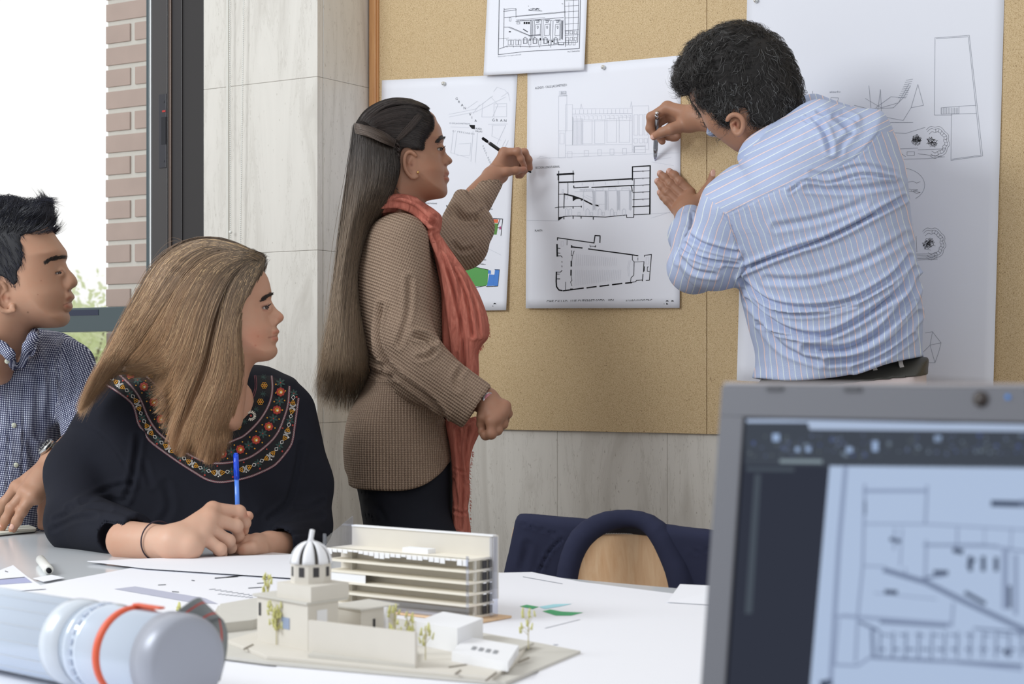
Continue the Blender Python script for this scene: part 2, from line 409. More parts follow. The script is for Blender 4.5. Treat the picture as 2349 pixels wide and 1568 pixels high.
def guided(f, guides, n, Y0, lift=(.001, .006), pts=14, jit=3.0, far=0.0, wave=0, side=0, spread=0.0, trim=0.0, clump=0, pull=.6):
    """hair strands flowing along px guide lines, resting on the surface of field f"""
    G = np.stack([resample(g, pts) for g in guides])
    a = np.random.rand(n)*(len(guides)-1); i = np.minimum(a.astype(int), len(guides)-2); w = (a-i)[:, None, None]
    L = G[i]*(1-w)+G[i+1]*w
    t = np.linspace(0, 1, pts)
    if clump:                                     # strands gather into locks toward their ends
        ac = np.clip((np.floor(a*clump)+.5)/clump, 0, len(guides)-1.001); ic = ac.astype(int); wc = (ac-ic)[:, None, None]
        rs = np.random.RandomState(5).rand(400); cl = rs[(np.floor(a*clump).astype(int)) % 400][:, None]
        C0 = G[ic]*(1-wc)+G[ic+1]*wc; pw = (pull*t**1.2)[None, :, None]; L = L*(1-pw)+C0*pw
        L[:, :, 0] += (cl-.5)*wave*3.2*np.sin(t[None]*(5+5*cl)+cl*6.28)*t[None]; L[:, :, 1] += (cl-.5)*26*t[None]**2
    if trim:
        e = 1-trim*np.random.rand(n)**1.3; q = e[:, None]*t[None]*(pts-1); j = np.minimum(q.astype(int), pts-2); u = (q-j)[..., None]; ii = np.arange(n)[:, None]
        L = L[ii, j]*(1-u)+L[ii, j+1]*u
    ph = np.random.rand(n, 1)*6.28; amp = np.random.randn(n, 1)*jit
    L[:, :, 0] += amp*np.sin(t[None]*np.pi*.9+ph*.3)+np.random.randn(n, 1)*jit*(.3+spread*t[None])
    L[:, :, 1] += np.random.randn(n, 1)*jit*(.6+spread*t[None])
    if wave: L[:, :, 0] += wave*np.sin(t[None]*9+ph)*t[None]
    Yf = np.where(np.random.rand(n, 1) < far, Y0+.14, Y0-.14)*np.ones((1, pts))
    C = np.stack([(L[:, :, 0]-CX)/F*Yf, Yf, CZ-(L[:, :, 1]-HZ)/F*Yf], -1).reshape(-1, 3)
    lf = (lift[0]+(lift[1]-lift[0])*np.random.rand(n, 1)*np.ones((1, pts)))
    lf = lf.reshape(-1)
    # march straight along the view ray until the hair volume is met, else stay in its middle sheet
    d = C/np.linalg.norm(C-np.array([0, 0, CZ]), axis=1, keepdims=True)
    ray = (C-np.array([0, 0, CZ])); ray /= np.linalg.norm(ray, axis=1, keepdims=True)
    sg = np.where(Yf.reshape(-1) > Y0, -1.0, 1.0); Q = C.copy(); tot = np.zeros(len(Q)); best = np.full(len(Q), 1e9); bq = C.copy()
    for _ in range(22):
        v = f(Q)-lf; b = v < best; best = np.where(b, v, best); bq[b] = Q[b]
        st = np.clip(np.where(v > 0, v*.8, v*.8), -.02, .03); Q = Q+ray*(sg*st)[:, None]; tot += st
        Q = np.where((tot > .26)[:, None], bq, Q)
    hit = best < .0035
    Q = bq.copy()
    if hit.any(): Q[hit] = snap(f, Q[hit], lf[hit], 2)
    return Q.reshape(n, pts, 3)

def front(f, px, py, Y, start=-.16, lift=0.0):
    """depth at which the view ray through a pixel first meets the surface"""
    o = np.array([0, 0, CZ]); d = P(px, py, 1.0)-o; y = Y+start
    for _ in range(60):
        v = float(f((o+d*y)[None])[0])-lift
        if v < .0003: break
        y += max(.0003, v*.7)
    return y
def frontv(f, px, py, Y, start=-.20, lift=0.0):
    """many view rays at once; rays that miss stop at their closest approach"""
    px = np.asarray(px, float); py = np.asarray(py, float); D = np.stack([(px-CX)/F, np.ones(len(px)), -(py-HZ)/F], 1); o = np.array([0, 0, CZ]); y = np.full(len(px), Y+start); best = np.full(len(px), 1e9); by = y.copy()
    for _ in range(46):
        v = f(o+D*y[:, None])-lift; b = v < best; best = np.where(b, v, best); by[b] = y[b]; y = y+np.clip(v*.75, -.01, .03)*(by > 0)
        y = np.where(y > Y+.25, by, y)
    return o+D*by[:, None]
# ---------------------------------------------------------------- room
def hexc(r, g, b): return lin((r, g, b))
M_marble = marble('marble_tile', (218, 214, 206), (198, 193, 184), (150, 142, 128))
M_grout = plain('grout', (214, 210, 202), .8)
M_floor = plain('floor_tile', (150, 142, 130), .5, var=.1, bscale=4)
M_frame = plain('dark_aluminium', (52, 49, 50), .35, spec=.5)
M_frame2 = plain('bronze_aluminium', (96, 82, 74), .3, metal=.4)
M_white = plain('white_plastic', (228, 228, 222), .4)
M_brick = plain('brick', (186, 164, 152), .85, var=.12, bscale=14, bump=.5)
M_mortar = plain('mortar', (216, 212, 202), .95, bump=.9, bscale=120, var=.05)
M_wood = None
def wood(name, a, b, scale=(3, 3, 40), rough=.4):
    t = NT(name); v = t.coord(scale=scale); n = t.noise(v, 2.2, 5, .6, .8)
    t.set('Base Color', t.ramp(n, [(.3, lin(a)), (.7, lin(b))])); t.set('Roughness', rough); return t.m
M_wood = wood('board_trim_wood', (188, 132, 84), (208, 156, 104), (60, 60, 3))
def cork():
    t = NT('cork'); v = t.coord()
    n = t.noise(v, 520, 3, .6); n2 = t.noise(v, 6, 4, .55); n3 = t.noise(v, 330, 2, .4)
    vor = t.n('ShaderNodeTexVoronoi', feature='F1'); t.l(v, vor.inputs['Vector']); vor.inputs['Scale'].default_value = 620
    c = t.ramp(n, [(.3, hexc(164, 136, 98)), (.48, hexc(204, 179, 139)), (.7, hexc(222, 200, 164))])
    c = t.mix(t.math('MULTIPLY', t.ramp(n2, [(.35, (0, 0, 0, 1)), (.7, (1, 1, 1, 1))]), .18), c, hexc(192, 166, 128))
    c = t.mix(t.math('MULTIPLY', t.ramp(n3, [(.25, (1, 1, 1, 1)), (.31, (0, 0, 0, 1))]), .8), c, hexc(96, 66, 40))
    c = t.mix(t.math('MULTIPLY', t.ramp(vor.outputs['Distance'], [(.0, (1, 1, 1, 1)), (.16, (0, 0, 0, 1))]), .35), c, hexc(120, 84, 50))
    t.set('Base Color', c); t.set('Roughness', .9); t.set('Specular IOR Level', .15); t.bump(n, .35, .0008); return t.m
M_cork = cork()
SR = PS(2900)                                     # right limit of the wall
m = MB(); m.box((1.2, 1.6, -.025), (5.2, 0, 0), (0, 4.2, 0), (0, 0, .025)); tag(m.build('floor', M_floor), kind='structure')
# back wall built from marble slabs over a grout bed, seams as thin gaps
WR = SR+2.6
tag(MB().wbox(PS(846, -.02)-.05, WR, -.20, -.030, 0, 3.0).build('wall_back', M_grout), kind='structure')
wall = bpy.data.objects['wall_back']
ws = [PS(846, -.02)-.045, PS(1283, -.02), PS(1535, -.02)]; dx = ws[2]-ws[1]
while ws[-1] < WR-dx: ws.append(ws[-1]+dx)
zs = [0]; zj = [ZB(y, 730, .217) for y in (1367, 970, 573, 175)]; zj = [0.0, zj[0]-.432]+zj+[zj[-1]+.432, zj[-1]+.864, 3.0]
zj = [z for z in zj if z >= 0]; gap = .0004
zw = [0.0, zj[1]-.432+.43, .52, 2.0, 3.0]; zw = [0.0, .08, .53, 2.2, 3.0]
m = MB()
for i in range(len(ws)-1):
    for a, b in zip(zw[:-1], zw[1:]): m.wbox(ws[i]+gap, ws[i+1]-gap, -.030, -.010, a+gap, b-gap)
m.build('marble_slabs', M_marble, wall, bevel=.0008)
# pilaster between the window and the board
p0, p1 = PS(467, .217), PS(728, .217)
tag(MB().wbox(p0+.004, p1-.004, -.1, .213, 0, 3.0).build('wall_pilaster', M_grout), kind='structure')
pil = bpy.data.objects['wall_pilaster']
m = MB()
for a, b in zip(zj[:-1], zj[1:]):
    m.wbox(p0, p1, .195, .217, a+gap*.7, b-gap*.7)
    m.wbox(p1-.02, p1+.0008, -.0095, .1935, a+gap*.7, b-gap*.7)
m.build('marble_slabs', M_marble, pil, bevel=.0012)
# blind guide strip on the pilaster
sg = PS(521, .222); MB().wbox(sg-.0035, sg+.0035, .217, .222, .9, 3.0).build('guide_strip', plain('strip', (214, 212, 204), .4), pil)
# window: frame profiles, transom, glass
def px_s(px, n): return PS(px, n)
win = tag(MB().wbox(px_s(386, .19), p0, .02, .19, .5, 3.0).build('window_1', M_frame), kind='structure')
def fr(name, a, b, n0, n1, z0, z1, mat, par=win): return MB().wbox(px_s(a, n1), px_s(b, n1), n0, n1, z0, z1).build(name, mat, par, bevel=.0015)
fr('frame_post', 393, 417, .1, .2, .5, 3.0, plain('dark_frame_a', (46, 43, 44), .4))
fr('frame_lip', 386, 391.5, .1, .205, .5, 3.0, M_frame2)
fr('frame_jamb', 418, 467, .1, .196, .5, 3.0, plain('dark_frame_b', (40, 37, 37), .5))
fr('sash', 348, 384, .06, .185, .5, 3.0, plain('sash_metal', (66, 63, 63), .4))
fr('sash_edge', 342.6, 346, .05, .18, .5, 3.0, plain('white_seal', (225, 228, 228), .5))
fr('sash_gasket', 335, 342, .05, .17, .5, 3.0, plain('dark_seal', (72, 84, 88), .3))
g0, g1 = px_s(-900, .13), px_s(337, .13)
MB().wbox(g0, g1, .115, .12, .5, 3.0).build('window_pane', glassy('window_glass', (1, 1, 1, 1), .04), win)
zt, zb = ZB(704, 240, .15), ZB(760, 240, .15)
MB().wbox(g0, px_s(338, .15), .06, .15, zb, zt).build('transom', plain('transom_metal', (62, 78, 82), .12, spec=.8), win, bevel=.002)
MB().wbox(px_s(20, .152), px_s(225, .152), .15, .1515, zt-.022, zt-.006).build('transom_lip', plain('transom_dark', (40, 48, 70), .2), win)
# lock plate in the sash
lp = MB().wbox(px_s(364.5, .187), px_s(381, .187), .185, .1875, ZB(385, 372, .187), ZB(216, 372, .187)).build('lock_plate', plain('lock_metal', (50, 50, 56), .35), win, bevel=.0008)
MB().wbox(px_s(369.5, .189), px_s(380, .189), .186, .1885, ZB(331, 374, .189), ZB(268, 374, .189)).build('lock_slot', plain('lock_black', (16, 17, 26), .5), lp)
MB().wbox(px_s(371.5, .1895), px_s(379, .1895), .186, .189, ZB(257, 374, .189), ZB(253, 374, .189)).build('lock_mark', plain('lock_red', (190, 50, 44), .4), lp)
for yy in (233, 369):
    mb = MB(); c = BD(375.5, yy, .1885); mb.tube([c-EN*.003, c], .0032, 12); mb.build('screw', plain('screw', (70, 70, 74), .3, .6), lp)
# low wall under the window and wall further left
tag(MB().wbox(g0-.4, p0, -.1, .16, 0, .5).build('wall_left', M_marble), kind='structure')
MB().wbox(g0-.4, p0, -.12, .2, .5, .52).build('window_sill', M_marble, win)
# brick pier outside
nb = -.0876; b0 = PS(243, nb); b1 = b0+.55
tag(MB().wbox(b0+.003, b1, nb-.4, nb-.006, -.3, 3.2).build('wall_outside', M_mortar), kind='structure')
bw = bpy.data.objects['wall_outside']; m = MB(); crs = .0649; zr = ZB(31, 243, nb)
rnd = random.Random(3)
for i in range(-36, 20):
    z = zr+crs*i
    full = (i % 2 == 0)
    xs = [(0, .235), (.247, .482)] if full else [(0, .098), (.117, .352), (.364, .55)]
    for a, b in xs:
        m.wbox(b0+a+rnd.uniform(-.001, .001), b0+b, nb-.11, nb+rnd.uniform(-.0005, .001), z-.0255+rnd.uniform(-.0008, .0008), z+.0255)
    m.wbox(b0-.0005, b0+.1, nb-.39, nb-.13, z-.0255, z+.0255)
m.build('bricks', M_brick, bw, bevel=.0015)
# garden outside
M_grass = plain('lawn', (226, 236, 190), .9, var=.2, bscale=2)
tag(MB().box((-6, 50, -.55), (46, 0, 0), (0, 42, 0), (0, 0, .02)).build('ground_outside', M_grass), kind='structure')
def leaf_mat(name, c):
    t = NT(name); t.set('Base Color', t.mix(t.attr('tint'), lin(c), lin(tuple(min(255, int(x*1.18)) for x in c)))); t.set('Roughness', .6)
    t.set('Subsurface Weight', 0.0)
    tr = t.n('ShaderNodeBsdfTranslucent'); tr.inputs[0].default_value = lin(c); mx = t.n('ShaderNodeMixShader'); mx.inputs[0].default_value = .4
    t.l(t.b.outputs[0], mx.inputs[1]); t.l(tr.outputs[0], mx.inputs[2]); t.l(mx.outputs[0], t.out.inputs[0]); return t.m
def tree(px, Y, top_py, w, label, c):
    b = P(px, HZ, Y); b[2] = -.53; zt_ = P(px, top_py, Y)[2]; H = zt_-b[2]
    r = empty('garden_tree', b, label, 'tree', 'trees in the garden outside the window')
    m = MB(); m.tube([b, b+EZ*H*.3, b+EZ*H*.6+np.array([.05, 0, 0])], [.09, .07, .03], 8)
    for k in range(5):
        a = k*1.3; m.tube([b+EZ*H*(.25+.06*k), b+EZ*H*(.5+.08*k)+np.array([math.cos(a), math.sin(a), 0])*w*.5], [.04, .012], 6)
    m.build('trunk', plain('bark', (120, 104, 84), .9), r)
    rn = np.random.RandomState(int(px)+500); N = 5200
    cc = rn.randn(26, 3)*np.array([w*.42, w*.42, H*.2])+b+EZ*H*.62; cc[:, 2] = np.minimum(cc[:, 2], b[2]+H*.95)
    C = cc[rn.randint(0, 26, N)]+rn.randn(N, 3)*w*.16
    U = rn.randn(N, 3); U /= np.linalg.norm(U, axis=1)[:, None]; Wv = np.cross(U, rn.randn(N, 3)); Wv /= np.linalg.norm(Wv, axis=1)[:, None]
    s = .05+rn.rand(N, 1)*.05
    V = np.stack([C-U*s, C+Wv*s*.5, C+U*s, C-Wv*s*.5], 1).reshape(-1, 3)
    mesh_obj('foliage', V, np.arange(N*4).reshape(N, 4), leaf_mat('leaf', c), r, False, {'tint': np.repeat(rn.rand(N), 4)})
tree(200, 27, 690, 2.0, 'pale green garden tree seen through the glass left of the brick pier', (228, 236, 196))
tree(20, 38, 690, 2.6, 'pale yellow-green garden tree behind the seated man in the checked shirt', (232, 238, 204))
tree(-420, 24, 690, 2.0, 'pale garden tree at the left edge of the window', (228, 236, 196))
# roller blind bead chain
bc = empty('blind_chain', BD(545, 300, .235), 'white beaded pull chain of the window blind hanging before the marble pilaster', 'blind chain')
for (xa, xb, y1, yk) in ((527, 529, 590, 532), (560, 551, 600, None)):
    m = MB(); top = BD(xa, -60, .235); bot = BD(xb, y1, .235); L = np.linalg.norm(top-bot); n = int(L/.0052)
    for i in range(n): m.ball(top+(bot-top)*i/n, .0022, 4, 6)
    m.tube([top, bot], .0006, 4)
    if yk: m.ball(BD(xb, yk, .235), .0045, 8, 10)
    m.build('bead_strand', M_white, bc, True)
# ---------------------------------------------------------------- cork board
cb = empty('cork_board', BD(1500, 900), 'large cork pinboard with wooden left edge trim on the marble wall', 'pinboard')
zt_, zb_ = 2.6, ZB(985, 1165)
sa, sb, sc_, sd = PS(866), PS(1620.5), PS(1621.8), SR-.05
MB().wbox(sa, sb, -.004, 0, zb_, zt_).build('cork_panel', M_cork, cb, bevel=.0006)
MB().wbox(sc_, sd, -.004, 0, zb_, zt_).build('cork_panel', M_cork, cb, bevel=.0006)
MB().wbox(sa-.002, sd, -.0075, -.004, zb_+.003, zt_).build('backing', plain('board_back', (70, 52, 36), .9), cb)
MB().wbox(PS(846, .012), PS(861, .012), -.004, .012, zb_, zt_).build('edge_trim', M_wood, cb, bevel=.002)
MB().wbox(PS(861.5, .006), PS(867, .006), -.004, .006, zb_, zt_).build('trim_bead', M_wood, cb, bevel=.001)
# ---------------------------------------------------------------- sheets and drawings
def paper(name, c, rough=.6): return plain(name, c, rough, spec=.3, bump=.05, bscale=60)
M_paper = paper('paper', (236, 238, 246)); M_paper2 = paper('paper_grey', (228, 230, 238))
M_ink = plain('black_ink', (24, 24, 28), .7, spec=.2); M_grey = plain('grey_ink', (150, 154, 164), .8, spec=.2); M_pale = plain('pale_ink', (212, 215, 224), .8, spec=.2)
M_mid = plain('mid_ink', (92, 95, 104), .8, spec=.2)
class Sheet:
    def __init__(s, name, quad, label, n0=.0012, curl=.01, mat=None, N=24, edge=0, cat='drawing', curlfn=None):
        s.q = np.array(quad, float); s.n0 = n0; s.curl = curl; s.edge = edge; s.cf = curlfn
        c = s.q.mean(0); s.o = empty(name, BD(c[0], c[1], n0), label, cat)
        V = []
        for j in range(N+1):
            for i in range(N+1):
                u, v = i/N, j/N; p = (s.q[0]*(1-u)+s.q[1]*u)*(1-v)+(s.q[3]*(1-u)+s.q[2]*u)*v
                V.append(BD(p[0], p[1], s.nn(p[0], p[1], u, v)))
        Fq = np.array([(j*(N+1)+i, (j+1)*(N+1)+i, (j+1)*(N+1)+i+1, j*(N+1)+i+1) for j in range(N) for i in range(N)])
        s.p = mesh_obj('paper', V, Fq, mat or M_paper, s.o)
        so = s.p.modifiers.new('thickness', 'SOLIDIFY'); so.thickness = .0003; so.offset = -1
    def uv(s, px, py):
        u, v = .5, .5; q = s.q
        for _ in range(6):
            a = (q[0]*(1-u)+q[1]*u); b = (q[3]*(1-u)+q[2]*u); p = a*(1-v)+b*v
            du = (q[1]-q[0])*(1-v)+(q[2]-q[3])*v; dv = b-a
            r = np.array([px, py])-p; det = du[0]*dv[1]-du[1]*dv[0]
            u += (r[0]*dv[1]-r[1]*dv[0])/det; v += (du[0]*r[1]-du[1]*r[0])/det
        return u, v
    def nn(s, px, py, u=None, v=None):
        if u is None: u, v = s.uv(px, py)
        n = s.n0+s.curl*max(0, v)**2*(1+.25*math.sin(u*5))+s.edge*(max(0, abs(u-.5)*2-.7)/.3)**2*.3
        if s.cf: n += s.cf(u, v)
        return n
    def pt(s, px, py, lift=.0004): return BD(px, py, s.nn(px, py)+lift)
def ink(name, pt, lines, mat, parent, w=1.0):
    """lines: list of (points px, width px)"""
    m = MB()
    for L in lines:
        pts, ww = (L[0], L[1]) if len(L) == 2 and hasattr(L[0][0], '__len__') else (L, w)
        for (x0, y0), (x1, y1) in zip(pts[:-1], pts[1:]):
            d = math.hypot(x1-x0, y1-y0)
            if d < .01: continue
            k = max(1, int(d/60)); nx, ny = -(y1-y0)/d*ww/2, (x1-x0)/d*ww/2; ex, ey = (x1-x0)/d*ww*.3, (y1-y0)/d*ww*.3
            for i in range(k):
                a, b = i/k, (i+1)/k; ax, ay, bx, by = x0+(x1-x0)*a-ex, y0+(y1-y0)*a-ey, x0+(x1-x0)*b+ex, y0+(y1-y0)*b+ey
                m.add([pt(ax+nx, ay+ny), pt(bx+nx, by+ny), pt(bx-nx, by-ny), pt(ax-nx, ay-ny)], [(0, 1, 2, 3)])
    return m.build(name, mat, parent)
def fillp(name, pt, polys, mat, parent):
    m = MB()
    for p in polys: m.add([pt(x, y) for x, y in p], [tuple(range(len(p)))])
    return m.build(name, mat, parent)
def text(name, pt, s, a, b, h, mat, parent, spacing=1.0, cutlow=False, eu=None):
    """lettering from pixel a (left end of baseline) to b (right end), cap height h px"""
    c = bpy.data.curves.new(name, 'FONT'); c.body = s; c.size = 1; c.space_character = spacing; c.resolution_u = 2
    t = bpy.data.objects.new('tmp', c); COL.objects.link(t); bpy.context.view_layer.update()
    me = bpy.data.meshes.new_from_object(t.evaluated_get(bpy.context.evaluated_depsgraph_get())); bpy.data.objects.remove(t)
    if cutlow:
        bm = bmesh.new(); bm.from_mesh(me); bmesh.ops.bisect_plane(bm, geom=bm.verts[:]+bm.edges[:]+bm.faces[:], plane_co=(0, .36, 0), plane_no=(0, 1, 0), clear_inner=True); bm.to_mesh(me); bm.free()
    co = np.array([v.co[:] for v in me.vertices]); x0, x1 = co[:, 0].min(), co[:, 0].max()
    if len(s) == 1: L_ = math.hypot(b[0]-a[0], b[1]-a[1]); wn_ = h*(x1-x0)/.69; b = (a[0]+(b[0]-a[0])/L_*wn_, a[1]+(b[1]-a[1])/L_*wn_)
    fx = (co[:, 0]-x0)/(x1-x0); fy = co[:, 1]/.69*h
    ax, ay = a; bx, by = b; L = math.hypot(bx-ax, by-ay); nx, ny = (by-ay)/L, -(bx-ax)/L
    V = [pt(ax+(bx-ax)*u+nx*w, ay+(by-ay)*u+ny*w) for u, w in zip(fx, fy)]
    return mesh_obj(name, V, [tuple(p.vertices) for p in me.polygons], mat, parent, False)
def rect(x0, y0, x1, y1, sl=0): return [(x0, y0), (x1, y0+sl*(x1-x0)), (x1, y1+sl*(x1-x0)), (x0, y1), (x0, y0)]
def pin(x, y, n, label):
    r = empty('push_pin', BD(x, y, n), label, 'push pin', 'silver push pins holding the drawings')
    c = BD(x, y, n); m = MB(); m.tube([c, c+EN*.004, c+EN*.006], [.0052, .0052, .004], 14); m.ball(c+EN*.006, .0042, 8, 12, (1, 1, 1)); m.build('pin_head', plain('chrome', (225, 226, 220), .12, 1), r, True)
    MB().tube([c-EN*.003, c], .0006, 6).build('pin_point', plain('steel', (160, 160, 160), .3, 1), r)
# sheet A: site map
A = Sheet('site_map_sheet', [(876, 184), (1187, 170), (1161, 711), (866, 716)], 'white sheet with street map and coloured plans behind the standing woman', curl=.012)
A2 = A.pt
ink('map_lines', A2, [[(1030, 262), (1090, 250), (1130, 220)], [(1030, 268), (1092, 256), (1160, 222)], [(1032, 283), (1078, 283)], [(1034, 291), (1076, 292)],
    [(1107, 238), (1126, 222), (1142, 240), (1130, 268), (1105, 268), (1107, 238)], rect(1133, 238, 1162, 268, -.02), [(1136, 245), (1160, 244)], [(1120, 285), (1165, 284)],
    [(1128, 288), (1160, 287), (1140, 330)], [(1130, 288), (1128, 312), (1150, 322)], [(1040, 300), (1034, 350), (1075, 362)], [(1048, 305), (1042, 352)], [(1052, 330), (1080, 328), (1078, 356), (1048, 356)],
    [(1085, 300), (1080, 370)], [(1095, 305), (1090, 372)], [(1132, 210), (1140, 200), (1158, 206), (1168, 218)], [(1150, 222), (1165, 212), (1170, 232)], [(1100, 240), (1085, 260)], [(1145, 350), (1160, 320)], [(1152, 352), (1166, 322)],
    [(1100, 560), (1150, 585)], [(1095, 232), (1072, 248)]], M_pale, A.o, .9)
for i, ch in enumerate('GRAN'): text('map_lettering', A2, ch, (1129+i*9.0, 278+i*.5), (1134+i*9.0, 278+i*.5), 6, M_mid, A.o)
for i, ch in enumerate('GRAN VIA'):
    if ch != ' ': text('map_lettering', A2, ch, (1045+i*6.2, 229+i*7.2), (1049+i*6.2, 229+i*7.2), 5.5, M_mid, A.o)
text('map_lettering', A2, 'C/ DE JACOMETREZO', (1031, 284), (1078, 285.5), 3.6, M_grey, A.o, 1.3)
text('map_lettering', A2, 'C/ PRECIADOS', (1038, 302), (1088, 309), 3.6, M_grey, A.o, 1.5)
text('map_lettering', A2, 'PLAZA', (1091, 296.5), (1105, 297.5), 3.8, M_mid, A.o)
text('map_lettering', A2, 'CALLAO', (1090, 302), (1106, 303.5), 3.8, M_mid, A.o)
for i, ch in enumerate('PRECIADOS'): text('map_lettering', A2, ch, (1107+i*2.1, 337+i*5.2), (1110+i*2.1, 337.4+i*5.2), 4, M_grey, A.o)
fillp('plaza_block', A2, [[(1076, 286), (1089.5, 286.5), (1089, 296), (1082.5, 295), (1078.5, 291)]], M_ink, A.o)
ink('plan_outline', A2, [[(1119, 500.5), (1153, 502), (1149, 540)], [(1122, 541), (1106, 542)], [(1100, 543), (1108, 541)], [(1122, 541), (1128, 532)], [(1147, 502), (1140, 522), (1146, 522)], [(1024, 471), (1026, 476), (1030, 474)], [(1024, 471.5), (1034, 474)]], M_ink, A.o, 1.4)
fillp('plan_green', A2, [[(1130, 512), (1143, 512.5), (1139, 538), (1128, 537)]], plain('green_print', (88, 140, 58), .6), A.o)
fillp('plan_green', A2, [[(1063, 607), (1120, 619), (1118, 652), (1112, 656), (1070, 657), (1040, 640)]], plain('green_print2', (84, 160, 78), .6), A.o)
fillp('plan_orange', A2, [[(1133, 502.5), (1143, 503), (1142, 511), (1131, 510.5)]], plain('orange_print', (226, 108, 58), .6), A.o)
fillp('plan_magenta', A2, [[(1126, 501.5), (1133, 502), (1131, 510), (1124, 510)], [(1146, 519), (1149.5, 519), (1149, 526), (1145, 526)]], plain('magenta_print', (176, 56, 128), .6), A.o)
fillp('plan_blue', A2, [[(1119, 619), (1126, 620), (1126, 628), (1118.5, 627)], [(1122, 629), (1134, 630), (1131, 655), (1117, 656)], [(1135.5, 618), (1145.5, 618.5), (1142, 656), (1131, 655), (1134, 630)]], plain('blue_print', (66, 130, 214), .6), A.o)
ink('plan_outline', A2, [[(1066, 607), (1120, 618.5)], [(1135, 618), (1145.5, 618.3), (1142, 656), (1117, 657), (1114, 655), (1090, 659)], [(1134, 630), (1131, 654)], [(1139, 624), (1138, 640)]], M_ink, A.o, 1.3)
fillp('legend_blue', A2, [rect(1096, 592, 1100.5, 596.5)[:4]], plain('blue_legend', (60, 110, 200), .6), A.o)
fillp('legend_green', A2, [rect(1095.5, 602.5, 1100, 607)[:4]], plain('green_legend', (70, 140, 60), .6), A.o)
text('legend_lettering', A2, 'Privado', (1103, 596.5), (1115, 597), 3.6, M_ink, A.o)
text('legend_lettering', A2, 'Público', (1102, 607), (1114, 607.5), 3.6, M_ink, A.o)
text('legend_lettering', A2, 'Instalaciones', (1108, 480), (1130, 480.8), 3.6, M_ink, A.o)
text('legend_lettering', A2, 'Sección horizontal', (975, 467), (1002, 468), 3.6, M_mid, A.o)
fillp('print_mark', A2, [[(1131, 697), (1135, 694), (1139, 697)], [(1130, 700), (1132, 702), (1130, 703)]], M_ink, A.o)
# sheet C: elevation, section and plan
C = Sheet('plan_sheet', [(1210, 160), (1562, 127), (1559, 706), (1206, 707)], 'white sheet with printed elevation, section and floor plan in the middle of the board', n0=.0016, curl=.008)
C2 = C.pt
text('sheet_lettering', C2, 'ALZADO - CALLE JACOMETREZO', (1227.5, 204.5), (1300.5, 197), 5.2, M_mid, C.o)
text('sheet_lettering', C2, 'SECCION LONGITUDINAL', (1228, 387), (1284, 384), 4.8, M_ink, C.o)
text('sheet_lettering', C2, 'PLANTA', (1227, 531), (1244.5, 530.5), 4.4, M_ink, C.o)
text('sheet_lettering', C2, 'CINE CALLAO - LUIS GUTIERREZ SOTO - 1926', (1254, 697), (1408, 694.5), 9, M_ink, C.o, cutlow=True)
text('sheet_lettering', C2, 'ALVARO KUCKELTING', (1436, 695), (1496, 693.5), 8, M_ink, C.o, cutlow=True)
fillp('print_mark', C2, [[(1527, 691), (1529, 688.5), (1532, 688.5), (1534, 691)], [(1539, 691), (1541, 688.5), (1544, 688.5), (1546, 691)], [(1528, 694), (1533, 697), (1529, 699)], [(1523, 695.5), (1524.5, 696.5), (1523, 697.5)]], M_ink, C.o)
# elevation, faint
def ev(x, y): return (x, y-(x-1280)*.012)
L = []
for (x0, y0, x1, y1) in [(1281, 220, 1300, 300), (1281, 300, 1297, 362), (1297, 240, 1313, 300), (1313, 250, 1450, 262), (1313, 262, 1450, 278), (1283, 209, 1299, 220), (1335, 275, 1358, 330), (1364, 275, 1387, 330), (1392, 273, 1414, 328), (1420, 270, 1444, 328), (1450, 245, 1488, 345),
    (1454, 265, 1463, 312), (1466, 265, 1474, 312), (1477, 265, 1485, 312), (1454, 320, 1462, 330), (1466, 320, 1474, 330), (1477, 320, 1485, 330), (1453, 335, 1480, 352), (1302, 348, 1312, 362), (1340, 346, 1350, 358), (1371, 344, 1379, 357), (1399, 343, 1408, 356), (1428, 342, 1437, 355), (1297, 333, 1450, 352), (1284, 305, 1294, 330)]:
    L.append([ev(x0, y0), ev(x1, y0), ev(x1, y1), ev(x0, y1), ev(x0, y0)])
for i in range(14): L.append([ev(1320+i*9.2, 252), ev(1320+i*9.2, 262)]); L.append([ev(1316+i*9.6, 266), ev(1322+i*9.6, 266), ev(1322+i*9.6, 275)])
for i in range(8): L.append([ev(1316+i*3, 272), ev(1316+i*3, 332)])
L += [[(1288, 209), (1289, 216), (1298, 216), (1298, 208)], [(1331, 250), (1333, 238), (1336, 250)], [(1446, 246), (1448, 233), (1450, 246)], [(1231, 363), (1560, 350)], [(1262, 363), (1240, 358), (1236, 361)], [(1506, 366), (1540, 361)], [(1495, 371), (1546, 380)], [(1494, 500), (1537, 486)]]
ink('elevation_drawing', C2, L, M_pale, C.o, .75)
ink('elevation_accents', C2, [[(1314, 268), (1313, 332)], [(1455, 350), (1455, 336), (1480, 335)], [(1286, 216), (1299, 215)], [(1284, 220), (1301, 219)], [(1287, 210), (1287, 216)], [(1290, 210), (1290, 216)], [(1293, 209), (1293, 215)], [(1296, 209), (1296, 215)]], M_grey, C.o, .9)
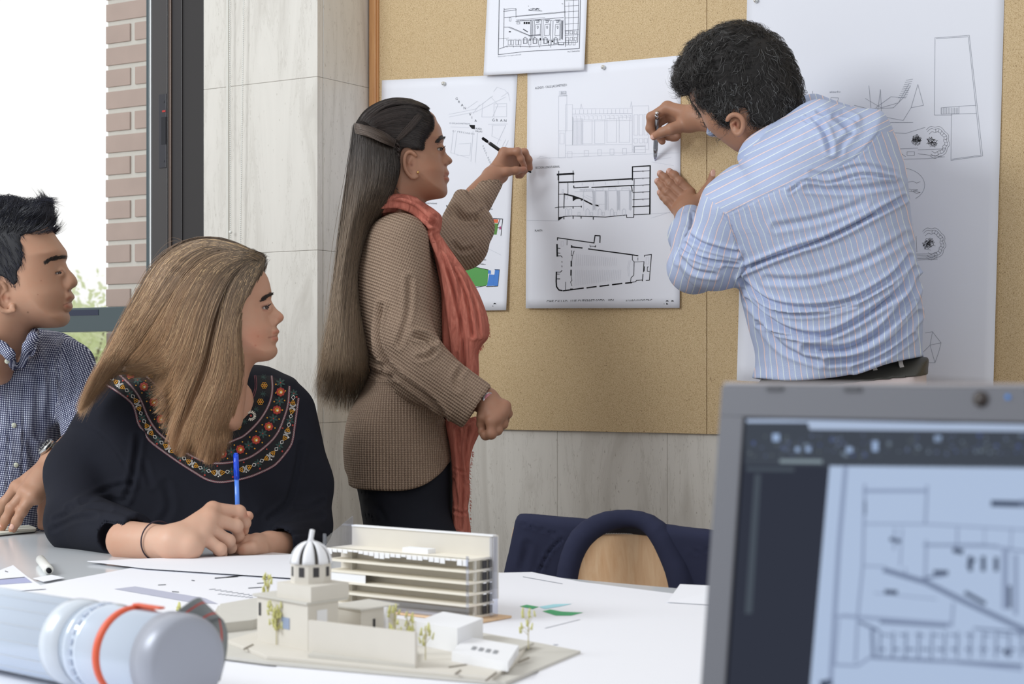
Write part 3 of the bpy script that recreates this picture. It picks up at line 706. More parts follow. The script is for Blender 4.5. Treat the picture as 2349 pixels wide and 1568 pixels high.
# section, bold   (crop scale 4.127 px per photo px, origin 1190,340)
def sc(pts): return [(1190+x/4.127, 340+y/4.127) for x, y in pts]
ink('section_drawing', C2, [(sc(a), w) for a, w in [([(378, 215), (376, 680), (425, 645), (510, 640), (820, 650), (1020, 630), (1022, 655), (1085, 655), (1090, 628), (1242, 622)], 1.6),
    ([(378, 322), (520, 318), (1075, 288)], 3.2), ([(365, 248), (520, 240)], 4.2), ([(514, 212), (516, 328)], 1.5), ([(374, 250), (374, 300)], 2.4), ([(1076, 300), (1076, 175), (1244, 165), (1242, 622)], 2.6), ([(1092, 290), (1088, 650)], 1.4), ([(1244, 165), (1240, 622)], 2.8),
    ([(520, 355), (522, 374), (660, 366)], 2.2), ([(690, 370), (1060, 352), (1090, 350)], 2.4), ([(1060, 352), (1070, 370), (1074, 408)], 2.0), ([(378, 434), (465, 432), (465, 325)], 1.1), ([(430, 432), (515, 452), (600, 482), (700, 534), (755, 543)], 3.2), ([(430, 432), (427, 568)], 1.8), ([(514, 455), (516, 495)], 2.4),
    ([(343, 562), (380, 556), (595, 548)], 1.3), ([(592, 480), (592, 495)], 2), ([(592, 545), (592, 558)], 2), ([(514, 552), (514, 568)], 2), ([(706, 538), (706, 552)], 2), ([(427, 648), (427, 668)], 2), ([(514, 642), (514, 664)], 2), ([(590, 646), (590, 662)], 2), ([(705, 650), (705, 672)], 2)] +
    [([(1078, y), (1240, y-8)], 1.2 if i != 5 else 2.4) for i, y in enumerate((220, 288, 352, 418, 486, 553))]+[([(1175, y-4), (1176, y+8)], 1.0) for y in (215, 284, 350, 415, 483)]], M_ink, C.o)
fillp('section_solid', C2, [sc([(512, 455), (590, 478), (545, 480), (520, 494)]), sc([(378, 676), (378, 650), (420, 645)])], M_ink, C.o)
L = []
for x in (612, 700, 728, 820, 845, 930, 955, 1055): L.append(sc([(x, 400), (x+2, 590)]))
for x in (635, 750, 865, 980): L.append(sc([(x, 635), (x, 585), (x+15, 570), (x+32, 585), (x+32, 632)]))
for x in range(580, 700, 22): L.append(sc(rect(x, 385, x+14, 405)))
for x in (728, 850, 975): L.append(sc(rect(x, 375, x+70, 398)))
for x in (700, 815, 930, 1045):
    for k in range(5): L.append(sc([(x+k*5, 400), (x+k*5, 580)]))
for x in (560, 680, 790, 905): L.append(sc(rect(x, 605, x+20, 636)))
for x in (440, 475): L.append(sc([(x, 640), (x, 580), (x+12, 570), (x+25, 580), (x+25, 640)]))
L += [sc([(530, 410), (1060, 395)]), sc(rect(410, 390, 425, 420)), sc(rect(440, 445, 460, 480)), sc([(755, 543), (760, 528), (820, 528), (820, 545)]), sc([(80, 682), (380, 685)]), sc([(1245, 620), (1430, 608)]), sc([(600, 445), (700, 500)]), sc([(640, 445), (700, 470)]), sc([(600, 320), (600, 350)]), sc([(705, 325), (705, 350)]), sc([(820, 315), (820, 345)]), sc([(940, 310), (940, 340)])]
ink('section_detail', C2, L, M_pale, C.o, 1.0)
ink('plan_drawing', C2, [(sc(a), w) for a, w in [([(366, 868), (366, 846), (500, 865), (712, 895), (722, 825), (770, 828), (768, 892)], 2.2), ([(362, 910), (364, 1020)], 3.4), ([(370, 945), (392, 947)], 1.4), ([(370, 990), (392, 992)], 1.4), ([(364, 1018), (400, 1018), (412, 1032)], 1.4),
    ([(500, 932), (600, 943)], 3), ([(500, 920), (500, 938)], 3), ([(660, 952), (1080, 1008), (1128, 1016)], 2.6), ([(1075, 1010), (1075, 1055), (1092, 1075), (1088, 1200), (1062, 1225), (1058, 1265)], 1.3), ([(1092, 1075), (1185, 1072)], .8), ([(1185, 1072), (1180, 1170)], 1.6), ([(1186, 1120), (1184, 1160)], 3), ([(1176, 1190), (1170, 1255)], 1.8),
    ([(1190, 1025), (1190, 1012), (1256, 1004), (1236, 1248), (1205, 1250)], 1.6), ([(1236, 1165), (1216, 1163), (1218, 1122), (1230, 1122)], 1.2), ([(356, 1170), (354, 1260), (358, 1310), (380, 1340), (410, 1346)], 3), ([(360, 1170), (395, 1170), (410, 1155)], 1.4), ([(362, 1190), (385, 1190)], 1.4), ([(362, 1235), (390, 1235)], 1.4),
    ([(420, 1348), (612, 1322)], 2.8), ([(645, 1320), (733, 1308)], 3), ([(768, 1305), (852, 1294)], 3), ([(886, 1290), (976, 1278)], 3), ([(1010, 1276), (1068, 1270)], 3), ([(1068, 1268), (1108, 1262), (1112, 1250), (1170, 1245)], 1.5), ([(457, 865), (456, 915)], 1), ([(497, 1068), (497, 1115)], 3), ([(495, 1152), (494, 1200)], 3),
    ([(500, 968), (498, 1015), (508, 1018), (524, 970)], 1.2), ([(508, 1018), (496, 1110)], .9), ([(494, 1200), (503, 1250), (490, 1265), (503, 1300)], 1.2), ([(444, 1265), (442, 1338)], 1.1), ([(490, 1332), (510, 1332)], 3), ([(408, 1068), (410, 1080)], 1.2), ([(408, 1110), (410, 1125)], 1.2), ([(672, 915), (678, 935)], 1), ([(676, 925), (730, 930)], 1), ([(728, 918), (722, 935)], 1.4), ([(1127, 1035), (1127, 1060)], 1)]], M_ink, C.o)
L = []
for i in range(26): L.append(sc([(540+i*17, 1150+(i % 3)*2), (532+i*17, 1300-i*2.4)]))
for i in range(20): L.append(sc([(545+i*20, 1000+i*2), (540+i*20, 1110)]))
L += [sc([(1045, 1060), (1028, 1130), (1040, 1210)]), sc([(1058, 1060), (1042, 1130), (1052, 1210)]), sc(rect(1205, 1030, 1228, 1095)), sc(rect(400, 880, 425, 925))]
ink('plan_seating', C2, L, plain('faint_ink', (222, 224, 232), .8, spec=.2), C.o, .9)
# sheet B: small section drawing at the top
B = Sheet('section_print', [(1121, -70), (1350, -80), (1340, 161), (1109, 173)], 'small white sheet with inked building section pinned at the top of the board', n0=.0045, curl=.01)
B2 = B.pt
def sb_(pts): return [(1100+x/3.734, y/3.734) for x, y in pts]
L = [([(172, -200), (160, 468), (400, 440), (855, 415), (868, -200)], 1.3), ([(210, 70), (205, 400)], .9), ([(210, 80), (312, 72), (312, 150)], .9), ([(205, 98), (315, 84)], 1.1), ([(212, 150), (735, 105)], 1), ([(312, 138), (735, 98)], .7), ([(212, 232), (260, 232), (440, 308)], 1.2), ([(250, 236), (430, 308)], .7),
    ([(310, 182), (720, 150)], 1.2), ([(315, 170), (560, 150)], .7), ([(160, 333), (520, 300)], .8), ([(728, -20), (735, 400)], 1), ([(850, -20), (840, 360)], 1), ([(805, -20), (800, 360)], .6), ([(765, 20), (763, 300)], .4), ([(170, 418), (235, 395), (430, 400), (620, 385), (680, 380), (720, 382), (722, 365), (840, 360)], 1.2)]
for y in (3, 50, 98, 150, 203, 258, 300): L.append(([(730, y+4), (850, y-4)], .8))
for x in (440, 470, 530, 545, 610, 630, 690, 715): L.append(([(x, 175), (x-4, 340)], .9))
for x in (448, 455, 700, 706, 711): L.append(([(x, 178), (x-4, 335)], .8))
for x in (480, 560, 650): L.append(([(x, 210), (x-5, 305), (x+38, 303), (x+42, 205), (x, 210)], .7))
for x in (375, 458, 548, 636): L.append(([(x, 372), (x, 330), (x+16, 318), (x+34, 330), (x+34, 370), (x, 372)], 1.0)); L.append(([(x+6, 370), (x+6, 334), (x+28, 334), (x+28, 368)], .7))
for x in (245, 272, 310, 335, 420, 505, 590, 615, 740, 765, 800): L.append((rect(x, 345, x+20, 385, -.05), .7))
for x in range(320, 720, 14): L.append(([(x, 172), (x+4, 178)], .8))
for x in range(232, 700, 11): L.append(([(x, 334), (x, 346)], .5))
for x in (480, 560, 650):
    L.append(([(x+8, 180), (x+30, 178), (x+28, 190), (x+8, 192)], 1.2)); L.append(([(x-2, 172), (x+42, 170)], 1.6)); L.append(([(x+12, 228), (x+20, 222), (x+26, 232), (x+18, 246), (x+12, 228)], .8))
for x in (740, 775, 810): L.append((rect(x, 320, x+22, 345), .7)); L.append((rect(x, 265, x+22, 290), .7))
for x in (235, 290, 350, 430, 515, 610): L.append(([(x, 392), (x, 405)], 1))
L += [(rect(675, 362, 722, 384), 1.2), (rect(320, 190, 345, 205), .8), (rect(255, 150, 270, 180), .6), ([(375, 250), (410, 272)], 2.4), ([(430, 305), (520, 292), (520, 305)], 1)]
ink('section_linework', B2, [(sb_(a), w*.95) for a, w in L], M_mid, B.o)
fillp('section_windows', B2, [sb_([(x, 188), (x+14, 187), (x+14, 206), (x, 207)]) for x in (378, 397, 416)]+[sb_(rect(250, 268, 268, 276)[:4]), sb_(rect(585, 350, 595, 368)[:4]), sb_(rect(618, 348, 630, 360)[:4]), sb_(rect(515, 325, 524, 345)[:4]), sb_(rect(428, 330, 436, 348)[:4])], M_ink, B.o)
rr = random.Random(5)
ink('scribble', B2, [sb_([(420+i*6, 70+rr.uniform(0, 18)), (428+i*6, 66+rr.uniform(0, 22))]) for i in range(16)]+[sb_([(420, 90), (535, 94)]), sb_([(418, 50), (420, 54)]), sb_([(705, 32), (716, 34)])], M_mid, B.o, 1)
text('caption', B2, 'Sección longitudinal', (1142, 131), (1195, 126), 2.6, M_grey, B.o)
text('caption', B2, 'Arq. L. Gutiérrez Soto', (1302, 120), (1330, 118), 3.4, M_mid, B.o)
# sheet D: large sketch sheet, lower left corner rolled toward the room
def curlD(u, v): return .045*max(0, v-.86)/.14*max(0, .35-u)/.35
D = Sheet('sketch_sheet', [(1716, -80), (2306, -80), (2278, 905), (1690, 872)], 'large white sheet of pencil and ink sketches behind the man in the striped shirt', n0=.0012, curl=.02, mat=M_paper2, curlfn=curlD)
D2 = D.pt
def sd_(pts): return [(1780+x/1.782, y/1.782) for x, y in pts]
L = [[(648, 155), (790, 144), (845, 637), (715, 655), (717, 466), (820, 463)], [(650, 158), (648, 470), (720, 470)], [(655, 158), (786, 150), (838, 634), (718, 650)], [(675, 440), (675, 466), (748, 464), (748, 434), (675, 440)], [(748, 434), (818, 430)],
     [(320, 430), (380, 445), (480, 440), (520, 400), (550, 350)], [(365, 402), (430, 440), (500, 420), (545, 340)], [(415, 462), (427, 365), (432, 470)], [(400, 470), (520, 492), (552, 440), (580, 345), (603, 430), (552, 440)], [(408, 440), (470, 395), (530, 400)], [(380, 350), (388, 440)],
     [(450, 540), (530, 545), (610, 520)], [(460, 582), (498, 580), (500, 645), (470, 650)], [(500, 608), (580, 605)], [(495, 650), (620, 648), (690, 640)], [(440, 510), (470, 500), (560, 500)], [(195, 415), (260, 420), (262, 440)], [(225, 398), (255, 400), (252, 415), (225, 415), (225, 398)], [(150, 372), (150, 410)], [(165, 408), (175, 412)],
     [(600, 1480), (650, 1482), (665, 1440), (675, 1400), (640, 1355), (610, 1360)], [(640, 1355), (630, 1410), (600, 1440)], [(630, 1410), (675, 1400)], [(630, 1410), (650, 1482)]]
for i in range(9): L.append([(500+i*4, 400-i*9), (535+i*3, 395-i*9)])
for i in range(11): L.append([(678+i*6.5, 440), (678+i*6.5, 464)])
L.append([(510+98*math.cos(a), 756+70*math.sin(a)) for a in np.linspace(-1.5, .9, 14)])
ink('pencil_sketch', D2, [sd_(l) for l in L], M_grey, D.o, .8)
L = []
def scrib(cx, cy, r, n, seed):
    q = random.Random(seed); pts = []
    for i in range(n): a = q.uniform(0, 6.28); b = r*math.sqrt(q.uniform(0, 1)); pts.append((cx+b*math.cos(a), cy+b*math.sin(a)))
    return pts
for k in range(10): L.append(scrib(574, 572, 24, 7, k)); L.append(scrib(638, 580, 26, 5, k+40)); L.append(scrib(625, 998, 28, 6, k+90))
L += [[(534, 776), (545, 772), (580, 776), (560, 780), (590, 786), (575, 790), (552, 778)], [(534, 780), (556, 782)]]
ink('ink_trees', D2, [sd_(l) for l in L], M_ink, D.o, .55)
L = []
for k, (cx, cy) in enumerate(((650, 580), (635, 995))):
    for r in (38, 50, 58): L.append([(cx+(r+3*math.sin(a*11))*math.cos(a), cy+(r+3*math.sin(a*9))*math.sin(a)*1.1) for a in np.linspace(-2.2, 1.9, 34)])
    for a in np.linspace(-1.5, 1.3, 12): L.append([(cx+40*math.cos(a), cy+42*math.sin(a)), (cx+52*math.cos(a), cy+55*math.sin(a))])
for i in range(5): L.append([(573, 1038+i*6), (660, 1036+i*6)])
L += [[(573, 965), (576, 1030)], [(535, 745), (560, 740), (575, 748), (590, 742)], [(580, 612), (690, 608)], [(580, 628), (680, 640)], [(510, 625), (530, 640)], rect(536, 620, 566, 634)]
ink('ink_outlines', D2, [sd_(l) for l in L], M_mid, D.o, .6)
ink('north_mark', D2, [sd_([(119+9*math.cos(a), 377+9*math.sin(a)) for a in np.linspace(0, 6.3, 14)]), sd_([(119, 368), (119, 386)]), sd_([(110, 377), (128, 377)])], M_mid, D.o, .8)
text('handwriting', D2, 'alzado', (1903, 213), (1928, 212), 4.5, M_grey, D.o)
pin(1019, 192, .003, 'silver push pin on the top edge of the street map sheet')
pin(1385, 155, .003, 'silver push pin at the top of the sheet with the floor plan')
pin(1735, 2, .003, 'silver push pin at the top left of the large sketch sheet')
# ---------------------------------------------------------------- table
E1 = TB(95, 1218); E2 = TB(1620, 1354); td = (E2-E1); td[2] = 0; td /= np.linalg.norm(td); tn = np.array([td[1], -td[0], 0]); tn = tn if tn[1] < 0 else -tn
def TP(a, b, z): q = E1+td*a+tn*b; return np.array([q[0], q[1], z])
M_table = plain('table_laminate', (226, 230, 234), .16, spec=.5)
M_tmetal = plain('table_metal', (150, 152, 156), .35, .8)
tbl = empty('meeting_table', TP(1.0, .7, 0), 'large pale grey laminate table covered with drawings and models', 'table')
MB().slab([TP(-.9, 0, TZ-.025), TP(2.3, 0, TZ-.025), TP(2.3, 1.95, TZ-.025), TP(-.9, 1.95, TZ-.025)], (0, 0, .025)).build('tabletop', M_table, tbl, bevel=.003)
for a, b in ((-.7, .3), (2.1, .3), (-.7, 1.75), (2.1, 1.75)):
    MB().box(TP(a, b, (TZ-.025)/2), td*.025, tn*.025, EZ*(TZ-.025)/2).build('leg', M_tmetal, tbl, bevel=.003)
MB().box(TP(.7, .3, TZ-.055), td*1.4, tn*.015, EZ*.03).build('rail', M_tmetal, tbl); MB().box(TP(.7, 1.75, TZ-.055), td*1.4, tn*.015, EZ*.03).build('rail', M_tmetal, tbl)
M_tp = paper('table_paper', (240, 241, 247))
def tsheet(name, px, z, label, cat='drawing', t=.0005, mat=None):
    o = MB().slab([TB(x, y, z) for x, y in px], (0, 0, t)).build(name, mat or M_tp); tag(o, label, cat); return o
def tink(name, par, lines, mat, z, w=1.5): return ink(name, lambda x, y: TB(x, y, z), lines, mat, par, w)
def tfill(name, par, polys, mat, z): return fillp(name, lambda x, y: TB(x, y, z), polys, mat, par)
z0 = TZ+.0008
s1 = tsheet('drawing_sheet', [(200, 1287), (330, 1281), (690, 1271), (745, 1330), (330, 1303)], z0+.0034, 'white drawing sheet under the writing hand of the blonde woman')
s2 = tsheet('drawing_sheet', [(60, 1348), (330, 1297), (705, 1300), (900, 1420), (800, 1760), (-160, 1760), (-160, 1395)], z0, 'large white drawing sheet spread behind the clear plastic tube')
tfill('printed_block', s2, [[(262, 1350), (310, 1344), (470, 1371), (500, 1384), (440, 1381)]], plain('grey_print', (184, 186, 204), .7), z0+.0009)
tink('printed_lines', s2, [[(363, 1341), (380, 1340)], [(395, 1356), (410, 1357)], [(440, 1330), (446, 1331)], [(590, 1337), (605, 1336)], [(570, 1348), (600, 1346)], [(610, 1327), (620, 1326)], [(35, 1358), (70, 1345)]], M_mid, z0+.0009, 1.6)
tink('printed_stroke', s2, [([(493, 1325), (545, 1321)], 2.2), ([(520, 1323), (597, 1314)], 2.2)], M_mid, z0+.0011)
for k in range(9): tink('faint_notes', s2, [[(480+k*13, 1351+k*2), (494+k*13, 1350+k*2)], [(500+k*9, 1362+k), (508+k*9, 1361+k)]], M_grey, z0+.0009, 1.1)
s3 = tsheet('drawing_sheet', [(700, 1318), (1130, 1314), (1220, 1312), (1330, 1334), (1660, 1376), (1660, 1568), (1900, 1700), (700, 1740), (560, 1568), (880, 1400)], z0+.0012, 'large white drawing sheet with green and cyan patches beside the white building model')
tfill('green_patch', s3, [[(1192, 1390), (1208, 1386), (1236, 1391), (1222, 1396)], [(1244, 1401), (1262, 1397), (1290, 1402), (1338, 1404), (1310, 1411), (1275, 1411)]], plain('green_felt', (70, 168, 112), .7), z0+.0021)
tfill('cyan_patch', s3, [[(1236, 1391), (1270, 1385), (1312, 1384), (1290, 1389), (1250, 1396)]], plain('cyan_patch', (168, 222, 232), .7), z0+.0021)
tink('printed_lines', s3, [([(1412, 1428), (1450, 1429)], 2), ([(1455, 1431), (1490, 1433)], 2.4), ([(1555, 1440), (1575, 1442)], 1.6), ([(1200, 1322), (1290, 1338)], 1), ([(1270, 1478), (1340, 1476), (1440, 1480)], 1.4), ([(1250, 1440), (1330, 1420)], .8), ([(1350, 1502), (1430, 1500)], 2.2), ([(1500, 1500), (1570, 1524)], 2.4)], M_grey, z0+.0021)
s4 = tsheet('drawing_sheet', [(1330, 1428), (1660, 1400), (1700, 1568), (1200, 1600), (1260, 1500)], z0+.0026, 'white sheet lying in front of the laptop on the right side of the table')
s5 = tsheet('small_plan', [(-60, 1330), (30, 1296), (62, 1322), (105, 1350), (-60, 1362)], z0+.0016, 'small white plan with a blue printed block at the left table corner')
tfill('printed_block', s5, [[(-40, 1332), (58, 1323), (74, 1335), (-40, 1343)]], plain('blue_print2', (170, 174, 208), .7), z0+.0024)
tink('printed_lines', s5, [[(0, 1328), (56, 1323)], [(12, 1309), (18, 1311)]], M_mid, z0+.0024, 1.8)
s6 = tsheet('small_plan', [(76, 1326), (118, 1318), (148, 1325), (100, 1334)], z0+.0024, 'small white paper scrap beside the marker pen')
# loose standing paper corner at the right
cA, cB, cC = TB(1533, 1378, z0+.002), TB(1640, 1372, z0+.002), P(1560, 1339, 2.66); cA2 = P(1533, 1378, 2.48)
fl = MB().add([TB(1530, 1380, z0+.003), TB(1700, 1390, z0+.003), TB(1690, 1364, z0+.004)+EZ*.012, P(1560, 1339, 2.62)], [(0, 1, 2, 3)])
o = fl.build('folded_paper', M_tp); tag(o, 'white paper corner folded upward at the far table edge near the laptop', 'paper'); sm = o.modifiers.new('thickness', 'SOLIDIFY'); sm.thickness = .0004
# marker pen
a, b = TB(113, 1309, TZ+.008), TB(93, 1283, TZ+.008)
mk = empty('marker_pen', a, 'white marker pen with a black end lying on the bare table', 'pen'); d = (b-a)
MB().tube([a+d*.08, a+d*.1, b], [.0072, .008, .0078], 16).build('barrel', M_white, mk, True); MB().tube([a, a+d*.08], [.0042, .0042], 14).build('end_plug', M_ink, mk, True)
# notebook
nb_z = TZ+.0005; nq = [(-60, 1190), (72, 1212), (83, 1217), (80, 1221), (-60, 1236)]
nk = empty('notebook', TB(0, 1215), 'closed cream notebook under the hand of the man in the checked shirt', 'notebook')
q = [TB(x, y, nb_z) for x, y in nq]; MB().slab(q, (0, 0, .0022)).build('cover', plain('note_dark', (60, 58, 56), .6), nk); MB().slab([p+np.array([0, .0008, .0022]) for p in q], (0, 0, .004)).build('pages', plain('note_cream', (222, 222, 208), .7), nk)
# ---------------------------------------------------------------- drawing tube
M_clear = NT('milky_plastic'); M_clear.set('Base Color', lin((214, 226, 242))); M_clear.set('Roughness', .18); M_clear.set('Metallic', .35); M_clear.set('Coat Weight', .6)
M_clear = M_clear.m
M_clear2 = plain('milky_plastic_ring', (214, 222, 232), .25, .2); M_cap = plain('grey_cap', (160, 164, 176), .35, .15); M_orange = plain('orange_band', (226, 96, 62), .45)
TR = .045; zt = TZ+.0025+TR
A0 = np.array([-.5565, 1.896, zt]); A1 = np.array([-.3085, 1.672, zt]); ax = (A1-A0)/np.linalg.norm(A1-A0); LT = float(np.linalg.norm(A1-A0))
tb = empty('drawing_tube', A1-EZ*(TR), 'translucent blue-white plastic drawing tube with grey cap and orange band', 'drawing tube')
def tt(d, r): return A1+ax*d, r
def lathe(pr, k=48, closed=True):
    m = MB(); m.tube([A1+ax*d for d, r in pr], [r for d, r in pr], k); return m
lathe([(-.80, TR-.002), (-.175, TR-.002)]).build('tube_body', M_clear, tb, True)
# long faint ribs on the body
m = MB()
u1 = np.cross(ax, EZ); u1 /= np.linalg.norm(u1); u2 = np.cross(u1, ax)
for k in range(16):
    a = 2*math.pi*k/16; c = A1+(u1*math.cos(a)+u2*math.sin(a))*(TR-.0021); m.tube([c-ax*.79, c-ax*.18], .0009, 6)
m.build('ribs', M_clear2, tb, True)
lathe([(-.192, TR-.002), (-.19, TR), (-.176, TR), (-.174, TR-.0015), (-.16, TR-.0015)]).build('collar', M_clear2, tb, True)
lathe([(-.16, TR-.003), (-.150, TR-.003), (-.148, TR), (-.144, TR), (-.142, TR-.003), (-.132, TR-.003), (-.13, TR), (-.126, TR), (-.124, TR-.002), (-.02, TR-.002)]).build('sleeve', M_clear, tb, True)
m = MB()
for k in range(26):
    a = 2*math.pi*k/26; c = A1+(u1*math.cos(a)+u2*math.sin(a))*(TR-.0012)-ax*.137; m.box(c, ax*.003, np.cross(ax, (c-A1))*.06, (u1*math.cos(a)+u2*math.sin(a))*.001)
m.build('measure_marks', plain('marks', (176, 186, 204), .4), tb)
lathe([(-.096, TR-.002), (-.095, TR+.0012), (-.088, TR+.0016), (-.087, TR-.002)]).build('orange_band', M_orange, tb, True)
fl_ = MB(); c = A1-ax*.09+EZ*(TR+.002); fl_.box(c+ax*.018-u1*.004, ax*.022, u1*.004, EZ*.0012); fl_.build('band_tab', M_orange, tb, bevel=.001)
lathe([(-.036, TR-.002), (-.034, TR+.001), (-.012, TR+.001), (-.0045, TR-.0005), (-.001, TR-.003), (.0005, TR-.007), (.0012, TR-.014), (.0016, .02), (.0018, .0008)]).build('end_cap', M_cap, tb, True)
# webbing strap
M_web = NT('webbing'); v = M_web.attr('tint'); st = M_web.ramp(v, [(0, hexc(126, 130, 130)), (.2, hexc(126, 130, 130)), (.21, hexc(186, 84, 76)), (.27, hexc(186, 84, 76)), (.28, hexc(126, 130, 130)), (.72, hexc(126, 130, 130)), (.73, hexc(186, 84, 76)), (.79, hexc(186, 84, 76)), (.8, hexc(126, 130, 130))], 'CONSTANT')
M_web.set('Base Color', st); M_web.set('Roughness', .8); M_web.bump(M_web.noise(M_web.coord(), 900, 2), .4, .0006); M_web = M_web.m
def ribbon(name, C, Wd, w, mat, par, th=.0012):
    n = len(C); V = []; A = []; Fq = []
    for c, d in zip(C, Wd):
        d = np.array(d, float); d /= np.linalg.norm(d)
        for j in range(9): V.append(np.array(c)+d*w*(j/8-.5)); A.append(j/8)
    for i in range(n-1):
        for j in range(8): Fq.append((i*9+j, i*9+j+1, (i+1)*9+j+1, (i+1)*9+j))
    o = mesh_obj(name, V, np.array(Fq), mat, par, True, {'tint': A}); s = o.modifiers.new('thickness', 'SOLIDIFY'); s.thickness = th; s.offset = 0; return o
Cs = resample([tuple(P(398, 1446, 1.735)), tuple(P(432, 1420, 1.74)), tuple(P(468, 1396, 1.745)), tuple(P(486, 1398, 1.755)), tuple(P(490, 1425, 1.755)), tuple(P(492, 1465, 1.745)), tuple(P(488, 1505, 1.725)), tuple(P(474, 1560, 1.70))], 30)
Wd = [np.array([.75-.2*i/29, .1, -.55-.1*i/29]) if i < 14 else np.array([.8, .5-.02*i, -.05]) for i in range(30)]
ribbon('carry_strap', Cs, [np.array([.5, .25, -.75])*(1-t)+np.array([.85, .5, -.1])*t for t in np.clip((np.linspace(0, 1, 30)-.3)/.25, 0, 1)], .028, M_web, tb)
# ---------------------------------------------------------------- architectural models
M_card = plain('grey_card', (204, 201, 193), .85, var=.04, bscale=40, bump=.1); M_card2 = plain('ivory_card', (217, 212, 202), .85, var=.03, bscale=40); M_cardd = plain('card_edge', (150, 142, 130), .9)
M_wht = plain('white_card', (240, 241, 244), .7); M_acr = glassy('acrylic', (.86, .88, .95, 1), .14, .03); M_ply = wood('balsa', (214, 178, 140), (228, 196, 160), (4, 60, 60), .7)
M_dark = plain('dark_card', (60, 58, 60), .7)
zb_ = z0+.0022
# five-storey slab building on a balsa base
Aq = TB(1080, 1419, zb_+.003); Bq = np.array([-.2515, 2.41, Aq[2]]); ub = (Bq-Aq); ub[2] = 0; LB = float(np.linalg.norm(ub)); ub /= LB; vb = np.array([-ub[1], ub[0], 0]); vb = vb if vb[1] > 0 else -vb
M_slab = plain('ivory_slab', (236, 230, 216), .8)
bl = empty('building_model', (Aq+Bq)/2-EZ*.003, 'open five-storey architectural model of ivory card slabs on a balsa base', 'architectural model')
def bb_(m, a0, a1, b0, b1, z0_, z1_): return m.box(Aq+ub*(a0+a1)/2+vb*(b0+b1)/2+EZ*(z0_+z1_)/2, ub*(a1-a0)/2, vb*(b1-b0)/2, EZ*(z1_-z0_)/2)
bb_(MB(), -.022, LB-.05, -.012, .058, -.003, -.0002).build('balsa_base', M_ply, bl)
fz = [.0, .0155, .0300, .0445, .0595, .0745]
for i, z in enumerate(fz):
    m = MB(); e = .006 if i else .0
    bb_(m, -.001, LB, -e, .047, z, z+.0030)
    m.build('floor_slab', M_slab, bl)
    if i < 5:
        m = MB(); bb_(m, .0, LB, .022, .024, z+.0030, fz[i+1])
        m.build('rear_wall', M_card2, bl)
        m = MB()
        for a in (LB-.03,): bb_(m, a, a+.002, .012, .022, z+.0022, fz[i+1])
        for b in (.008, .022, .036): bb_(m, .0, .003, b, b+.004, z+.0022, fz[i+1])
        m.build('partition', M_card, bl)
        m = MB(); bb_(m, -.0025, -.0015, .022, .030, z+.004, fz[i+1]-.001); bb_(m, -.0025, -.0015, .034, .042, z+.004, fz[i+1]-.001); m.build('dark_window', M_dark, bl)
m = MB(); bb_(m, -.005, LB-.004, .040, .044, .0745, .104); m.build('roof_screen', M_card2, bl)
m = MB(); bb_(m, -.006, LB-.005, .038, .046, .104, .106); m.build('roof_cap', M_wht, bl)
m = MB(); bb_(m, -.0065, -.0035, .040, .050, .022, .105); m.build('end_wall', M_card2, bl)
m = MB(); bb_(m, .085, .130, .014, .03, .0775, .0835); m.build('roof_block', M_wht, bl)
m = MB(); bb_(m, .0, LB, -.004, .0, .0767, .0775)
rr = random.Random(2)
for i in range(26):
    a = LB*i/26; bb_(m, a, a+.008, -.0068, -.0058, .0755-rr.uniform(.001, .007), .0767)
m.build('torn_edge', M_wht, bl)
m = MB(); bb_(m, -.004, .0, -.010, -.0088, 0, .082); m.build('acrylic_panel', M_acr, bl)
m = MB(); bb_(m, .0, LB*.66, -.010, -.009, 0, .014); m.build('acrylic_panel', M_acr, bl)
m = MB(); bb_(m, -.010, -.009, .028, .044, .0, .104); m.build('acrylic_panel', M_acr, bl)
m = MB(); m.slab([Aq+ub*(LB-.004)+vb*b_+EZ*z_ for b_, z_ in ((-.01, .078), (.042, .078), (.042, .118), (-.01, .092))], ub*.001); bb_(m, LB+.004, LB+.010, -.004, -.003, .07, .096); m.build('acrylic_panel', M_acr, bl)
m = MB(); bb_(m, LB-.07, LB-.001, -.0045, -.0035, .030, .044); m.build('white_infill', M_wht, bl)
# church site model
def T2(x, y, z=zb_): return TB(x, y, z)
ch = empty('church_site_model', T2(800, 1490), 'grey card site model of a domed church with a long wall and small white pavilion', 'architectural model')
def plate(px, z, t, name, mat=None): return MB().slab([T2(x, y, z) for x, y in px], (0, 0, t)).build(name, mat or M_card, ch, bevel=.0004)
plate([(440, 1502), (500, 1395), (640, 1380), (1010, 1440), (1220, 1478), (1332, 1500), (1160, 1572), (612, 1524)], zb_, .004, 'base_layer')
plate([(520, 1475), (600, 1452), (1010, 1462), (1215, 1476), (1185, 1524), (1130, 1560), (612, 1512)], zb_+.004, .004, 'base_layer', M_card2)
plate([(1030, 1468), (1130, 1462), (1225, 1478), (1150, 1512), (1060, 1500)], zb_+.008, .003, 'base_layer')
plate([(500, 1452), (505, 1405), (600, 1388), (640, 1425), (580, 1443)], zb_+.004, .012, 'side_block')
zc = zb_+.008; fo = T2(706, 1492, zc); fl0 = T2(590, 1468, zc)
uc = (fl0-fo); LC = float(np.linalg.norm(uc)); uc /= LC; vc = np.array([-uc[1], uc[0], 0]); vc = vc if vc[1] > 0 else -vc
vc = vc*.6+np.array([.35, .75, 0])*.4; vc /= np.linalg.norm(vc)
def cc_(m, a0, a1, b0, b1, z0_, z1_, O=None): O = fo if O is None else O; return m.box(O+uc*(a0+a1)/2+vc*(b0+b1)/2+EZ*(z0_+z1_)/2, uc*(a1-a0)/2, vc*(b1-b0)/2, EZ*(z1_-z0_)/2)
